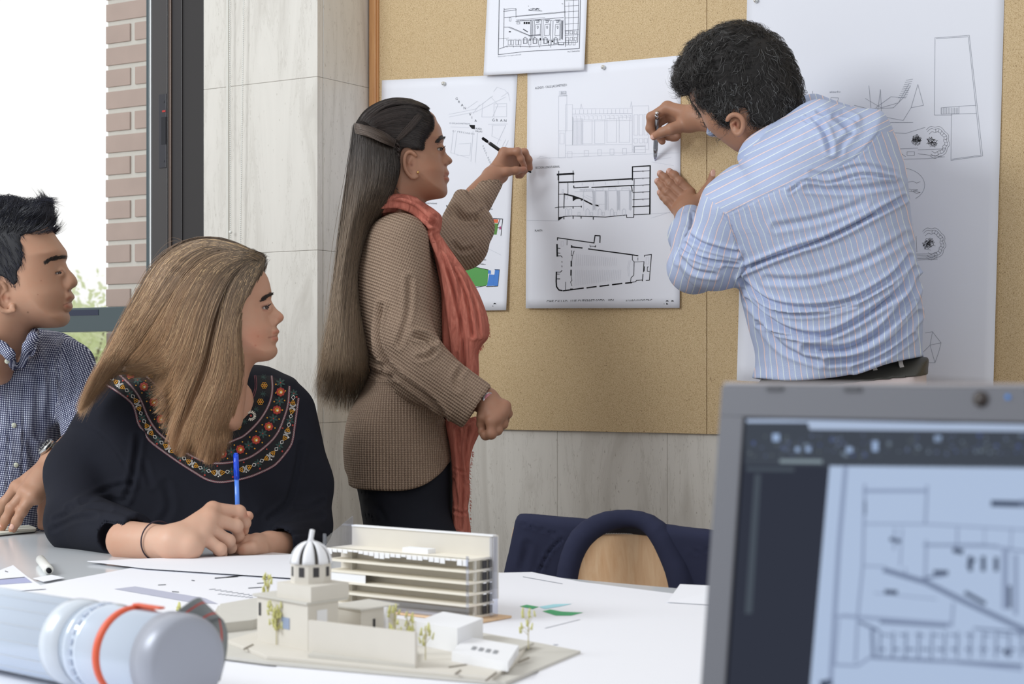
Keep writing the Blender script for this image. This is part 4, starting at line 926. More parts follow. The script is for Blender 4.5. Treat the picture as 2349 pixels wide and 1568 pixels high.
cc_(MB(), 0, LC, 0, .048, 0, .052).build('nave', M_card2, ch); cc_(MB(), -.002, LC+.006, -.003, .062, .052, .0545).build('nave_roof', M_card, ch)
cc_(MB(), -.0006, -.0001, .014, .03, .030, .044).build('nave_opening', M_wht, ch); cc_(MB(), LC*.35, LC*.5, -.0008, 0, .02, .033).build('blue_window', plain('blue_win', (150, 164, 190), .5), ch)
cc_(MB(), LC-.008, LC-.004, -.0008, 0, .03, .045).build('dark_slit', M_dark, ch)
O2 = T2(828, 1462, zc); cc_(MB(), 0, .055, 0, .06, 0, .032, O2).build('side_chapel', M_card2, ch); cc_(MB(), -.003, .058, -.003, .063, .032, .034, O2).build('chapel_roof', M_card, ch); cc_(MB(), -.0006, 0, .02, .024, .008, .02, O2).build('chapel_slit', M_dark, ch)
cc_(MB(), -.002, .002, .03, .034, 0, .034, O2+uc*-.012).build('chapel_pier', M_wht, ch)
cq = fo+uc*LC*.32+vc*.034; cq[2] = zc+.0545
m = MB(); m.slab([cq+uc*a+vc*b for a, b in ((-.034, -.03), (.034, -.03), (.034, .03), (-.034, .03))], EZ*.017); m.build('crossing_base', M_card2, ch)
dc = cq+EZ*.017+uc*.004
m = MB(); pts = [dc+.0235*np.array([math.cos(a), math.sin(a), 0]) for a in np.linspace(0, 2*math.pi, 9)[:-1]]; m.slab(pts, EZ*.022); m.build('drum', M_card2, ch)
m = MB()
for k in range(8):
    a = math.pi/8+k*math.pi/4; n_ = np.array([math.cos(a), math.sin(a), 0]); t_ = np.array([-n_[1], n_[0], 0]); m.box(dc+n_*.0219+EZ*.013, t_*.0035, n_*.0003, EZ*.0055)
m.build('drum_window', M_dark, ch)
V = []; Fq = []; R_ = .0235
m = MB()
for k in range(0, 8):
    a0, a1 = k*math.pi/4-.30, k*math.pi/4+.30
    g = [[dc+EZ*(.022+R_*1.05*math.sin(b))+R_*math.cos(b)*np.array([math.cos(a), math.sin(a), 0]) for a in np.linspace(a0, a1, 4)] for b in np.linspace(0, 1.45, 9)]
    m.add([p for r in g for p in r], [(i*4+j, i*4+j+1, i*4+j+5, i*4+j+4) for i in range(8) for j in range(3)])
o = m.build('dome_panels', M_wht, ch, True); sm = o.modifiers.new('t', 'SOLIDIFY'); sm.thickness = .0012; sm.offset = 1
MB().ball(dc+EZ*.022, R_-.002, 10, 20).build('dome_core', plain('core', (92, 88, 84), .8), ch, True)
MB().tube([dc+EZ*.044, dc+EZ*.050, dc+EZ*.060+uc*-.003], [.006, .0028, .003], 10).build('lantern', M_wht, ch, True)
# long low wall
wa, wb = T2(707, 1500, zc), T2(952, 1532, zc); wl = wb-wa; wn = np.array([-wl[1], wl[0], 0]); wn /= np.linalg.norm(wn)
m = MB(); m.slab([wa, wb, wb+wn*.004, wa+wn*.004], EZ*.038); m.build('long_wall', M_card2, ch)
m = MB(); m.slab([T2(706, 1438+70, zc), T2(740, 1450+40, zc), T2(960, 1500, zc), wb], EZ*.004); m.build('wall_foot', M_card, ch)
# white boxes
m = MB(); q = T2(1049, 1496, zb_+.008); u_ = T2(955, 1478, zb_+.008)-q; w_ = T2(1108, 1470, zb_+.008)-q; m.slab([q, q+u_, q+u_+w_, q+w_], EZ*.027); m.build('white_volume', M_wht, ch)
m = MB(); q = T2(1165, 1540, zb_+.008); u_ = T2(1036, 1516, zb_+.008)-q; w_ = T2(1190, 1500, zb_+.008)-q; m.slab([q, q+u_, q+u_+w_, q+w_], EZ*.010); pv = m.build('pavilion', M_wht, ch)
m = MB()
for k in range(4): c = q+u_*(.3+.13*k)+w_*.4+EZ*.0104; m.box(c, u_*.035, w_*.09, EZ*.0004)
m.build('pavilion_marks', plain('soft_mark', (150, 152, 156), .8), pv)
for (x, y, x2, y2) in ((1030, 1530, 1070, 1524), (1045, 1545, 1056, 1537), (1115, 1560, 1138, 1542), (1190, 1518, 1213, 1508), (560, 1488, 580, 1478), (880, 1512, 884, 1508)):
    m = MB(); p_, q_ = T2(x, y, zc+.0003), T2(x2, y2, zc+.0003); m.tube([p_, q_], .0012, 6); m.build('dark_strip', M_cardd, ch)
# dried flower trees
M_tw = plain('dry_stem', (196, 188, 150), .8); M_fl = plain('dry_flower', (214, 212, 140), .8, var=.15, bscale=200)
def ftree(px, py, h, w, n, seed, label, zz=None):
    b = T2(px, py, zz or zc); r = empty('model_tree', b, label, 'model tree', 'dried flower trees on the models')
    rn = random.Random(seed); m = MB(); f = MB(); m.tube([b, b+EZ*h*.6, b+EZ*h], [.0007, .0006, .0004], 5)
    for i in range(n):
        a = rn.uniform(0, 6.28); t = rn.uniform(.45, 1); s0_ = b+EZ*h*(t*.7); e = b+EZ*h*t+w*rn.uniform(.3, 1)*np.array([math.cos(a), math.sin(a), 0])
        m.tube([s0_, (s0_+e)/2+EZ*.002, e], [.0004, .0003, .0003], 4); f.tube([e-EZ*.003, e+EZ*rn.uniform(.002, .006)+.002*np.array([rn.uniform(-1, 1), 0, 0])], [rn.uniform(.0010, .0022), .0008], 5)
    m.build('stem', M_tw, r); f.build('blossoms', M_fl, r, True)
ftree(634, 1478, .047, .012, 46, 1, 'bushy yellowish dried-flower tree against the model church facade')
ftree(614, 1455, .072, .007, 22, 2, 'tall thin yellowish dried-flower tree left of the model church')
ftree(905, 1500, .052, .009, 12, 3, 'small dried-flower tree just behind the long model wall')
ftree(935, 1500, .05, .008, 12, 4, 'dried-flower tree near the right end of the long model wall')
ftree(976, 1512, .035, .008, 10, 5, 'bent dried-flower tree beside the white model box')
ftree(1212, 1488, .044, .011, 9, 6, 'lone dried-flower tree at the right corner of the site model')
ftree(412, 1420, .022, .004, 9, 7, 'tiny dried-flower tree behind the tube strap', zb_)
# ---------------------------------------------------------------- laptop
LTL = P(1655, 884, 1.10)
lr = np.array([.743, -.669, 0]); lr /= np.linalg.norm(lr); ld = np.array([-.067*1.21, -.074*1.21, -.9926]); ld -= lr*np.dot(ld, lr); ld /= np.linalg.norm(ld); ln = np.cross(ld, lr); ln = ln if ln[1] < 0 else -ln
def LP(px, py, n=0.0):
    o = np.array([0, 0, CZ]); d = P(px, py, 1.0)-o; q = LTL+ln*n; return o+d*(np.dot(q-o, ln)/np.dot(d, ln))
def luv(u, v, n=0.0): return LTL+lr*u+ld*v+ln*n
LWd, LHt = .385, .255
lap = empty('laptop', luv(LWd/2, LHt), 'open dark grey laptop showing a building section drawing in the foreground', 'laptop')
M_lid = plain('laptop_bezel', (118, 120, 128), .42, .1, bump=.1, bscale=600); M_lid2 = plain('laptop_edge', (168, 166, 170), .3, .5); M_red = plain('laptop_back', (128, 60, 62), .35)
def uvof(x, y): p = LP(x, y)-LTL; return float(p@lr), float(p@ld)
u0, v0 = uvof(1705, 955); u0b, _ = uvof(1690, 1400)
sc_u0, sc_v0, sc_u1, sc_v1 = u0, v0, LWd-u0, LHt-.03
m = MB()
def lbx(m, a, b, c, d, n0, n1): return m.box(luv((a+b)/2, (c+d)/2, (n0+n1)/2), lr*(b-a)/2, ld*(d-c)/2, ln*(n1-n0)/2)
lbx(m, 0, LWd, 0, sc_v0, -.006, 0); lbx(m, 0, sc_u0, sc_v0, LHt, -.006, 0); lbx(m, sc_u1, LWd, sc_v0, LHt, -.006, 0); lbx(m, sc_u0, sc_u1, sc_v1, LHt, -.006, 0)
m.build('bezel', M_lid, lap, bevel=.0006)
lbx(MB(), -.0006, LWd+.0006, -.0032, LHt, -.009, -.0062).build('lid_back', M_red, lap, bevel=.0012)
lbx(MB(), 0.001, LWd, -.0024, -.0001, -.0062, -.0008).build('lid_rim', M_lid2, lap, bevel=.0006)
for uu in (.034, .089, .205): lbx(MB(), uu, uu+.012, .0005, .0030, -.0002, .0012).build('rubber_bumper', plain('bumper', (92, 94, 100), .7), lap, bevel=.0005)
c = LP(2250, 915, .0002); MB().tube([c-ln*.001, c+ln*.0008], .0045, 20).build('webcam', plain('webcam', (60, 52, 50), .1), lap, True)
c = LP(2312, 910, .0002); MB().tube([c-ln*.001, c+ln*.0008], .0012, 10).build('status_light', emit('led', (70, 140, 220), 1.0), lap, True)
scr = lbx(MB(), sc_u0, sc_u1, sc_v0, sc_v1, -.0035, -.0020).build('screen', emit('screen_dark', (50, 54, 66)), lap)
m = MB(); e_ = .0011
lbx(m, sc_u0, sc_u1, sc_v0, sc_v0+e_, -.002, -.0004); lbx(m, sc_u0, sc_u0+e_, sc_v0, sc_v1, -.002, -.0004); m.build('screen_gasket', plain('gasket', (28, 30, 42), .4), lap)
def ls(px, py): return LP(px, py, -.0016)
def ls2(px, py): return LP(px, py, -.0013)
def zz(pts): return [(1600+x/2.096, 820+y/2.096) for x, y in pts]
def q4(a, b, c, d): return zz([(a, b), (c, b), (c, d), (a, d)])
XR = 2600
fillp('toolbar', ls, [zz([(225, 292), (XR, 300), (XR, 545), (228, 515)])], emit('toolbar_dark', (66, 72, 82)), scr)
fillp('title_bar', ls2, [zz([(530, 312), (XR, 322), (XR, 362), (540, 345)]), zz([(236, 296), (XR, 303), (XR, 316), (236, 312)])], emit('title_light', (170, 186, 212)), scr)
rr = random.Random(11)
for k, (cc, al) in enumerate((((88, 98, 124), 70), ((112, 126, 142), 40), ((78, 92, 140), 26), ((86, 94, 100), 80))):
    pl = []
    for i in range(al):
        x = rr.uniform(240, 2400); y = rr.uniform(365, 470); w = rr.uniform(5, 18); h = rr.uniform(5, 16); pl.append(q4(x, y, x+w, y+h))
    fillp('toolbar_icons', ls2, pl, emit('icon_%d' % k, cc), scr)
fillp('toolbar_icons', ls2, [q4(360, 365, 395, 402), q4(1140, 375, 1172, 402), q4(470, 430, 492, 452), q4(520, 430, 545, 452), q4(715, 430, 745, 455), q4(840, 400, 868, 450)], emit('icon_pale', (150, 172, 206)), scr)
fillp('tab_strip', ls2, [zz([(395, 488), (600, 490), (600, 508), (395, 506)])], emit('tab_light', (128, 142, 150)), scr)
fillp('tab_strip', ls2, [zz([(235, 525), (465, 528), (465, 548), (235, 545)]), zz([(275, 560), (305, 560), (262, 1230), (228, 1230)])], emit('tab_dim', (72, 80, 90)), scr)
fillp('drawing_page', ls, [zz([(635, 518), (XR, 532), (XR, 1640), (535, 1640)])], emit('page_blue', (174, 192, 220), .98), scr)
g1_, g2_, g3_ = emit('line_mid', (112, 126, 154)), emit('line_soft', (138, 153, 182)), emit('line_dark', (64, 76, 98))
def li(name, lines, mat): ink(name, ls2, [(zz(a), w) for a, w in lines], mat, scr)
li('drawing_lines', [([(712, 530), (680, 900), (640, 1560)], 11), ([(805, 610), (795, 1000), (770, 1250), (760, 1460)], 6), ([(800, 640), (1100, 640)], 8), ([(1105, 615), (1095, 800)], 6), ([(795, 798), (1100, 800), (1600, 828), (XR, 860)], 4), ([(700, 1240), (1220, 1280)], 8), ([(1230, 1180), (1222, 1290)], 6),
    ([(650, 1245), (700, 1242)], 7), ([(1100, 880), (1095, 1060)], 6), ([(1095, 900), (1380, 900), (1570, 930), (XR, 960)], 6), ([(1480, 930), (1478, 1200)], 14), ([(1530, 950), (1530, 1230)], 10), ([(805, 1000), (900, 1005)], 4), ([(1000, 1010), (1000, 1040)], 4), ([(660, 1475), (770, 1480), (830, 1440), (1100, 1450), (1560, 1500)], 6), ([(660, 1480), (680, 1260)], 4), ([(950, 820), (945, 920)], 5), ([(985, 820), (975, 1000)], 4), ([(1250, 820), (1248, 920)], 5), ([(850, 1130), (1150, 1160)], 3), ([(1560, 700), (XR, 720)], 18), ([(1380, 900), (1380, 820)], 3), ([(1510, 830), (1505, 930)], 4)], g2_)
li('drawing_lines', [([(900, 1020), (1100, 1080), (1300, 1180), (1600, 1320)], 12), ([(1090, 900), (1440, 905)], 5), ([(1090, 1060), (1200, 1040)], 7), ([(840, 1310), (845, 1440), (1560, 1480)], 8), ([(780, 1270), (870, 1310)], 7), ([(880, 1270), (1200, 1290)], 7), ([(1330, 1300), (1570, 1320)], 5)]+
   [([(x, 1320), (x-4, 1440)], 5) for x in range(880, 1600, 62)]+[([(x, 1330), (x+40, 1335)], 4) for x in range(890, 1600, 80)]+[([(x, 1400), (x+30, 1402)], 6) for x in range(870, 1600, 70)], g1_)
li('drawing_accents', [([(1300, 1000), (1330, 970)], 8), ([(1310, 960), (1312, 1020)], 10), ([(1374, 960), (1374, 1020)], 10), ([(1436, 965), (1436, 1020)], 10), ([(1290, 1130), (1380, 1180)], 9), ([(905, 1125), (955, 1128)], 10), ([(1235, 925), (1270, 932)], 12), ([(930, 872), (970, 882)], 9), ([(1140, 1030), (1200, 1032)], 9), ([(1480, 1410), (1500, 1425)], 12), ([(805, 690), (805, 750)], 5), ([(1420, 700), (1600, 705)], 14), ([(600, 1568), (640, 1560)], 16), ([(1500, 1100), (1500, 1200)], 8)], g3_)
# base, keyboard and riser (just under the frame)
hp = luv(0, LHt); bd = ln.copy(); bd[2] = 0; bd /= np.linalg.norm(bd)
bz = float(hp[2])
def bbx(m, a0, a1, b0, b1, z0_, z1_): q = np.array([hp[0], hp[1], 0]); return m.box(q+lr*(a0+a1)/2+bd*(b0+b1)/2+EZ*(z0_+z1_)/2, lr*(a1-a0)/2, bd*(b1-b0)/2, EZ*(z1_-z0_)/2)
bbx(MB(), 0, LWd, .002, .25, bz-.022, bz-.002).build('base', plain('laptop_base', (70, 72, 78), .45), lap, bevel=.003)
m = MB()
for i in range(5):
    for j in range(15): bbx(m, .03+j*.0215, .03+j*.0215+.018, .03+i*.0195, .03+i*.0195+.016, bz-.002, bz+.0006)
m.build('keys', plain('keys', (34, 34, 38), .6), lap)
for a in (.09, .27): bbx(MB(), a, a+.035, -.006, .006, bz-.014, bz-.001).build('hinge', M_lid2, lap, bevel=.002)
rs = empty('laptop_stand', np.array([hp[0], hp[1], TZ])+lr*.19+bd*.12, 'plain white riser under the laptop', 'stand')
bbx(MB(), .01, LWd-.01, .01, .24, bz-.0285, bz-.0222).build('top_board', M_wht, rs, bevel=.001)
for a in (.012, LWd-.022): bbx(MB(), a, a+.01, .01, .24, TZ+.0002, bz-.0285).build('side_panel', M_wht, rs)
# ---------------------------------------------------------------- chair with navy jacket
M_beech = wood('beech_ply', (222, 178, 136), (238, 204, 166), (30, 30, 3), .35)
M_navy = plain('navy_cloth', (42, 45, 66), .9, spec=.2, var=.1, bscale=30, bump=.25); M_lin = plain('jacket_lining', (26, 28, 40), .6)
CY = 3.0
cr_ = empty('side_chair', [P(1420, HZ, CY)[0], CY, 0], 'beech plywood chair at the table with a navy jacket over its back', 'chair')
f = Inf([(1185, 1205), (1300, 1198), (1500, 1200), (1622, 1222), (1640, 1300), (1630, 1420), (1200, 1420), (1178, 1300)], CY+.01, .007, .006, lean=(-.45, -.16), blur=1)
V, Q = surf(f, .004, smooth=1); mesh_obj('backrest', V, Q, M_beech, cr_)
xx, yy = P(1400, HZ, CY)[0], CY
su = np.array([.9, -.44, 0]); sv = np.array([.44, .9, 0])
m = MB(); m.box(np.array([xx, yy, .45])-sv*.19, su*.2, sv*.19, EZ*.008); m.build('seat', M_beech, cr_, bevel=.006)
for a, b in ((-.18, .02), (.18, .02), (-.18, -.36), (.18, -.36)):
    q = np.array([xx, yy, 0])+su*a+sv*b; top = .44 if b < 0 else .72
    MB().tube([q, q+EZ*.44]+([q+EZ*.72+sv*.03] if b > 0 else []), .011, 12).build('leg', M_tmetal, cr_, True)
jk = empty('jacket', P(1400, 1260, CY-.03), 'navy blue jacket draped over the back of the beech chair', 'jacket')
fj = Fd(.006)
ln_ = (-.45, -.12)
fj.add(Inf([(1157, 1318), (1168, 1270), (1178, 1220), (1186, 1192), (1205, 1184), (1290, 1188), (1350, 1191), (1400, 1200), (1480, 1200), (1500, 1194), (1560, 1200), (1660, 1212), (1690, 1250), (1690, 1430), (1200, 1430), (1150, 1380)],
    CY-.012, .022, .02, lean=ln_, holes=[[(1300, 1400), (1304, 1320), (1318, 1270), (1345, 1228), (1400, 1212), (1470, 1212), (1500, 1225), (1524, 1290), (1548, 1350), (1560, 1400)]]))
V, Q = surf(fj, .0045); V = crease(V, Q, [([(1196, 1199), (1240, 1214), (1290, 1228)], 2, .002), ([(1235, 1315), (1260, 1265), (1290, 1235)], 3, .004), ([(1580, 1270), (1620, 1262), (1650, 1255)], 2, .002), ([(1210, 1250), (1200, 1300)], 8, .003)])
mesh_obj('jacket_back', V, Q, M_navy, jk)
fj = Fd(.008)
yk = CY-.045
cp = [(1296, 1400, yk-.02, .016), (1300, 1330, yk-.02, .0165), (1312, 1275, yk-.015, .017), (1338, 1228, yk-.01, .018), (1385, 1198, yk, .016), (1437, 1189, yk+.005, .0135), (1480, 1196, yk, .014), (1512, 1222, yk-.01, .0175), (1538, 1268, yk-.015, .019), (1560, 1320, yk-.02, .021), (1575, 1400, yk-.02, .022)]
pp = resample([tuple(c) for c in cp], 24); fj.chain([tuple(p) for p in pp])
V, Q = surf(fj, .003); V = crease(V, Q, [([(1560, 1240), (1590, 1300), (1600, 1370)], 3, .003)]); mesh_obj('collar', V, Q, M_navy, jk)
f = Inf([(1345, 1230), (1370, 1203), (1440, 1193), (1495, 1205), (1500, 1226), (1430, 1224)], yk+.03, .006, .008, lean=ln_); V, Q = surf(f, .003); mesh_obj('lining', V, Q, M_lin, jk)
m = MB(); pts = [P(1346+i*1.9, 1226-2.5*math.sin(i/75*3.14)+(1.2 if i % 2 else -1.2), yk+.02) for i in range(76)]; m.tube(pts, .0006, 4); m.build('stitching', M_white, jk)

# plain chairs that the two seated people sit on
def seat_chair(x, y, ang, label):
    r = empty('side_chair', [x, y, 0], label, 'chair'); c, s_ = math.cos(ang), math.sin(ang); u = np.array([c, s_, 0]); v = np.array([-s_, c, 0]); o = np.array([x, y, 0])
    MB().box(o+EZ*.45, u*.2, v*.2, EZ*.008).build('seat', M_beech, r, bevel=.006); MB().box(o+v*.235+EZ*.70, u*.13, v*.006, EZ*.07).build('backrest', M_beech, r, bevel=.005)
    for a, b in ((-.17, -.17), (.17, -.17), (-.17, .21), (.17, .21)): MB().tube([o+u*a+v*b, o+u*a*.98+v*b+EZ*.44], .011, 10).build('leg', M_tmetal, r, True)
    for a in (-.09, .09): MB().tube([o+u*a+v*.2+EZ*.44, o+u*a+v*.225+EZ*.74], .009, 10).build('back_post', M_tmetal, r, True)
seat_chair(-.66, 3.56, -.1, 'plain beech chair under the seated woman in the embroidered blouse')
seat_chair(-1.07, 3.84, -.1, 'plain beech chair under the seated man in the checked shirt')
# ---------------------------------------------------------------- skin, hair, cloth materials
def skin(name, c):
    t = NT(name); v = t.coord(); n = t.noise(v, 70, 4, .6); n2 = t.noise(v, 900, 2)
    base = t.mix(t.math('MULTIPLY', t.ramp(n, [(.35, (0, 0, 0, 1)), (.7, (1, 1, 1, 1))]), .3), lin(c), lin((min(255, c[0]+4), int(c[1]*.93), int(c[2]*.9))))
    t.set('Base Color', t.mix(1.0, base, t.attr('tone', 'Color'), 'MULTIPLY')); t.set('Roughness', .48); t.set('Specular IOR Level', .4)
    t.set('Subsurface Weight', .07); t.b.inputs['Subsurface Radius'].default_value = (.012, .005, .003); t.set('Subsurface Scale', 1.0)
    t.bump(n2, .12, .0006); return t.m
def hairm(name, root, tip, var=.35, rough=.42, pos=(.25, .9), light=None, lf=.12):
    t = NT(name); a = t.attr('along'); r = t.attr('tint')
    c = t.ramp(a, [(pos[0], lin(root)), (pos[1], lin(tip))])
    c = t.mix(1.0, c, t.ramp(r, [(0, (1-var,)*3+(1,)), (1, (1+var,)*3+(1,))]), 'MULTIPLY')
    if light: c = t.mix(t.ramp(r, [(1-lf-.01, (0, 0, 0, 1)), (1-lf, (1, 1, 1, 1))]), c, lin(light))
    t.set('Base Color', c); t.set('Roughness', rough); t.set('Specular IOR Level', .55); return t.m
def cloth(name, c, rough=.9, bscale=500, b=.2, var=.06):
    return plain(name, c, rough, spec=.2, bump=b, bscale=bscale, var=var)
def under(name, root, tip):
    t = NT(name); t.set('Base Color', t.ramp(t.attr('along'), [(0, lin(root)), (.8, lin(tip))])); t.set('Roughness', .85); t.set('Specular IOR Level', .1); v = t.coord(scale=(1, 1, .12)); t.bump(t.noise(v, 260, 3, .6), .8, .003); return t.m
M_eye = plain('eye_white', (196, 186, 180), .2); M_iris = plain('iris', (62, 44, 34), .1); M_brow_d = plain('brow_hair', (34, 26, 24), .6)
def tones(V, spec, base=None):
    """skin colour: lips, cheeks; painted shade in nostrils, mouth line, ears; painted light on a hand; spec rows (polyline px, width px, colour multiplier)"""
    px, py = topx(V); T = np.ones((len(V), 3))
    for ln, w, c in spec:
        d = pdist(px, py, ln if len(ln) > 1 else [ln[0], (ln[0][0]+.1, ln[0][1])]); m = np.exp(-(d/w)**2)[:, None]; T = T*(1-m)+T*np.array(c)*m
    return T
def eyeball(f, px, py, Y, r=.0115, emb=.90, hw=8.0, up=2.6, tilt=0.0):
    """finds where the eye sits in the head, adds the lids to the field and returns the place of the eyeball"""
    ys = front(f, px, py, Y); c = P(px, py, ys+r*emb); sc_ = ys/F
    f.add(Ell(c, (r*1.14,)*3), .004)
    ca, sa = math.cos(math.radians(tilt)), math.sin(math.radians(tilt)); R = np.array([[ca, 0, -sa], [0, 1, 0], [sa, 0, ca]])
    q = c+np.array([.0010, -r*1.05, 0]); f.sub(Ell(q, (hw*sc_, r*.8, up*sc_), R), .0012)
    return c, r, hw*sc_, up*sc_
def lash_line(par, E, mat, th=.0007):
    c, r, a, h = E[:4]; pts = []
    for t in np.linspace(math.pi*.95, math.pi*.05, 12):
        x, z = a*math.cos(t)+.001, h*math.sin(t); y = -math.sqrt(max(1e-9, (r*1.12)**2-x*x-z*z)); pts.append(c+np.array([x, y, z]))
    MB().tube(pts, [th*.5]+[th]*10+[th*.6], 6).build('lash_line', mat, par, True)
def nails(par, items, mat):
    """(px, py, Y, direction in px, length px, width px)"""
    for (x, y, Yn, dx, dy, L, w) in items:
        n = math.hypot(dx, dy); u = np.array([dx/n, 0, -dy/n])*L*Yn/F/2; v = np.array([-dy/n, 0, -dx/n])*w*Yn/F/2; c = P(x, y, Yn); V = []; Fq = []
        for i in range(7):
            for j in range(7):
                a, b = i/3-1, j/3-1; k_ = math.sqrt(max(0, 1-.5*b*b)) if True else 1; V.append(c+u*a*(1-.25*b*b)+v*b*(1-.25*a*a)+np.array([0, .0016*b*b+.0007*a*a-.0006, 0]))
        for i in range(6):
            for j in range(6): Fq.append((i*7+j, (i+1)*7+j, (i+1)*7+j+1, i*7+j+1))
        o = mesh_obj('fingernail', V, np.array(Fq), mat, par); m_ = o.modifiers.new('t', 'SOLIDIFY'); m_.thickness = .0006
M_nail = plain('nail', (222, 176, 158), .25)
def eye_parts(par, c, r, gaze, lash=None):
    e = MB().ball(c, r, 14, 20).build('eye', M_eye, par, True)
    g = np.array(gaze, float); g /= np.linalg.norm(g)
    MB().tube([c+g*r*.8, c+g*(r*1.012)], [r*.6, r*.52], 18).build('iris', M_iris, e, True)
    MB().tube([c+g*r*.9, c+g*(r*1.02)], [r*.24, r*.22], 12).build('pupil', M_ink, e, True)
def brow(name, f, line, Y, n, mat, par, w=3.0, ln=9, r=.0004, dirv=(1, -.5)):
    L = resample(line, 40); i = np.random.randint(0, 40, n); b = L[i]+np.random.randn(n, 2)*np.array([w*.35, w*.45])
    t = np.linspace(0, 1, 5)[None, :, None]; tg = L[np.minimum(i+3, 39)]-L[np.maximum(i-3, 0)]; tg /= np.linalg.norm(tg, axis=1)[:, None]+1e-9
    dd = tg*ln*(.6+.4*np.random.rand(n, 1))+np.random.randn(n, 2)*.6
    C2_ = b[:, None, :]+dd[:, None, :]*t; Yf = Y-.10
    C = np.stack([(C2_[..., 0]-CX)/F*Y, np.full(C2_.shape[:2], Yf), CZ-(C2_[..., 1]-HZ)/F*Y], -1).reshape(-1, 3)
    best = np.full(len(C), 1e9); bq = C.copy(); Q = C.copy()
    for _ in range(26):
        v = f(Q)-.0006; bm = v < best; best = np.where(bm, v, best); bq[bm] = Q[bm]; Q[:, 1] += np.clip(v*.8, -.01, .02)
    return strand_mesh(name, bq.reshape(n, 5, 3), r, mat, par)
def head_field(base, nose, Y, W=.075, R=.055, lean=(0, 0), sockets=(), extra=(), nW=.016, nR=.012, lips=None):
    f = Fd(.012); f.add(Inf(base, Y, W, R, lean=lean))
    for e in extra: f.add(e[0], e[1])
    for (px, py, dy, r) in sockets:
        f.sub(Ell(P(px, py, Y-dy), (r*1.15, r, r*.72)), .010); f.sub(Ell(P(px, py, Y+dy), (r*1.15, r, r*.72)), .010)
    f.add(Inf(nose, Y, nW, nR, lean=lean, blur=1), .009)
    if lips: f.add(Inf(lips, Y, .024, .008, lean=lean, blur=0), .004)
    return f
def ear(f, line, lobe, inner, ys, r=.0034):
    """helix line px, bowl ellipsoid, at side depth ys"""
    pts = resample([(x, y, ys+d) for x, y, d in line], 16)
    e = Fd(.0035); e.add(Ell(P(inner[0], inner[1], ys-.001), (inner[2], .0055, inner[3])))
    e.sub(Ell(P(inner[0]+inner[4], inner[1]+inner[5], ys-.009), (inner[2]*.55, .0075, inner[3]*.5)), .003)
    e.chain([(p[0], p[1], p[2]-.0065, r) for p in pts]); e.chain([(inner[0]+2, inner[1]-inner[3]*520, ys-.005, r*.5), (inner[0]-inner[2]*420, inner[1]-2, ys-.006, r*.55), (inner[0], inner[1]+inner[3]*480, ys-.005, r*.5)]); e.add(Ell(P(lobe[0], lobe[1], ys-.004), (.0065, .0045, .008)))
    f.add(e, .0035); return f
def hand(wrist, mcps, chains, thumb, k=.004, palm_r=.0125, web=.011, heel=None):
    """wrist (px,py,Y,r); mcps: list of knuckle points; chains: finger polylines; thumb polyline"""
    h = Fd(.013)
    for q in mcps: h.add(Rc(P(*wrist[:3]), P(*q[:3]), wrist[3]*.72, q[3]), .016)
    for a, b in zip(mcps[:-1], mcps[1:]): h.add(Rc(P(*a[:3]), P(*b[:3]), a[3]*.9, b[3]*.9), web)
    for q in (heel or []): h.add(Ell(P(*q[:3]), (q[3],)*3), .014)
    for c in chains:
        g = Fd(.004)
        for a, b in zip(c[:-1], c[1:]): g.add(Rc(P(*a[:3]), P(*b[:3]), a[3], b[3]))
        for q in c[1:-1]: g.add(Ell(P(*q[:3]), (q[3]*1.06,)*3), .004)
        h.add(g, k)
    g = Fd(.006)
    for a, b in zip(thumb[:-1], thumb[1:]): g.add(Rc(P(*a[:3]), P(*b[:3]), a[3], b[3]))
    h.add(g, .007); return h
TIP = (1.04, .90, .88)
LIP = (1.0, .68, .68)
def body_obj(parts, mat, par, tone):
    V, Q = join(parts); return mesh_obj('body', V, Q, mat, par, True, {'tone': tones(V, tone)})
def legs(Y, xs, hipy, knee, foot, r=(.09, .06, .045)):
    f = Fd(.03)
    for x, dy in xs:
        h_ = np.array([x, Y+dy, hipy]); k_ = h_+np.array(knee); a_ = np.array([k_[0]+foot[0], k_[1]+foot[1], .07])
        f.add(Rc(h_, k_, r[0], r[1])); f.add(Rc(k_, a_, r[1], r[2]))
    return f
def feet(Y, xs, hip, knee, foot, d=(.13, -.02)):
    f = Fd(.01)
    for x, dy in xs:
        a = np.array([x+knee[0]+foot[0], Y+dy+knee[1]+foot[1], .045]); f.add(Rc(a, a+np.array([d[0], d[1], -.008]), .042, .034))
    f.cut(Half((0, 0, .002), (0, 0, -1)), .004); return f
# ---------------------------------------------------------------- standing young woman with long hair, knit jumper and scarf
YG = 3.75
G = empty('person', P(930, HZ, YG)*np.array([1, 1, 0]), 'standing person with long brown hair, taupe knit jumper and coral scarf, pencil raised', 'person')
M_skin_g = skin('skin_olive', (164, 121, 97))
base = [(994, 262), (1003, 279), (1011, 292), (1015, 308), (1018, 322), (1013, 338), (1015, 352), (1019, 372), (1023, 384), (1025, 396), (1024, 408), (1024, 420), (1026, 432), (1026, 443), (1019, 452), (1004, 456), (985, 459), (974, 466), (972, 490), (968, 525), (940, 545), (895, 545), (872, 520), (875, 480), (862, 440), (842, 405), (828, 360), (826, 310), (840, 268), (872, 240), (915, 230), (958, 238)]
nose = [(1016, 335), (1024, 352), (1034, 362), (1038, 368), (1035.5, 374), (1026, 379), (1012, 384), (1002, 372), (1006, 348)]
hf = head_field(base, nose, YG, W=.078, R=.07, sockets=[(1013, 341, .056, .016)], nW=.0165, nR=.012, lips=[(1022, 384), (1027, 389), (1030.5, 397), (1027, 403.8), (1027, 404.6), (1031, 411), (1027.5, 418), (1022, 422), (1013, 412), (1013, 394)])
ec = eyeball(hf, 1008, 343.5, YG, .0115, .92, 7.5, 3.0, 6)
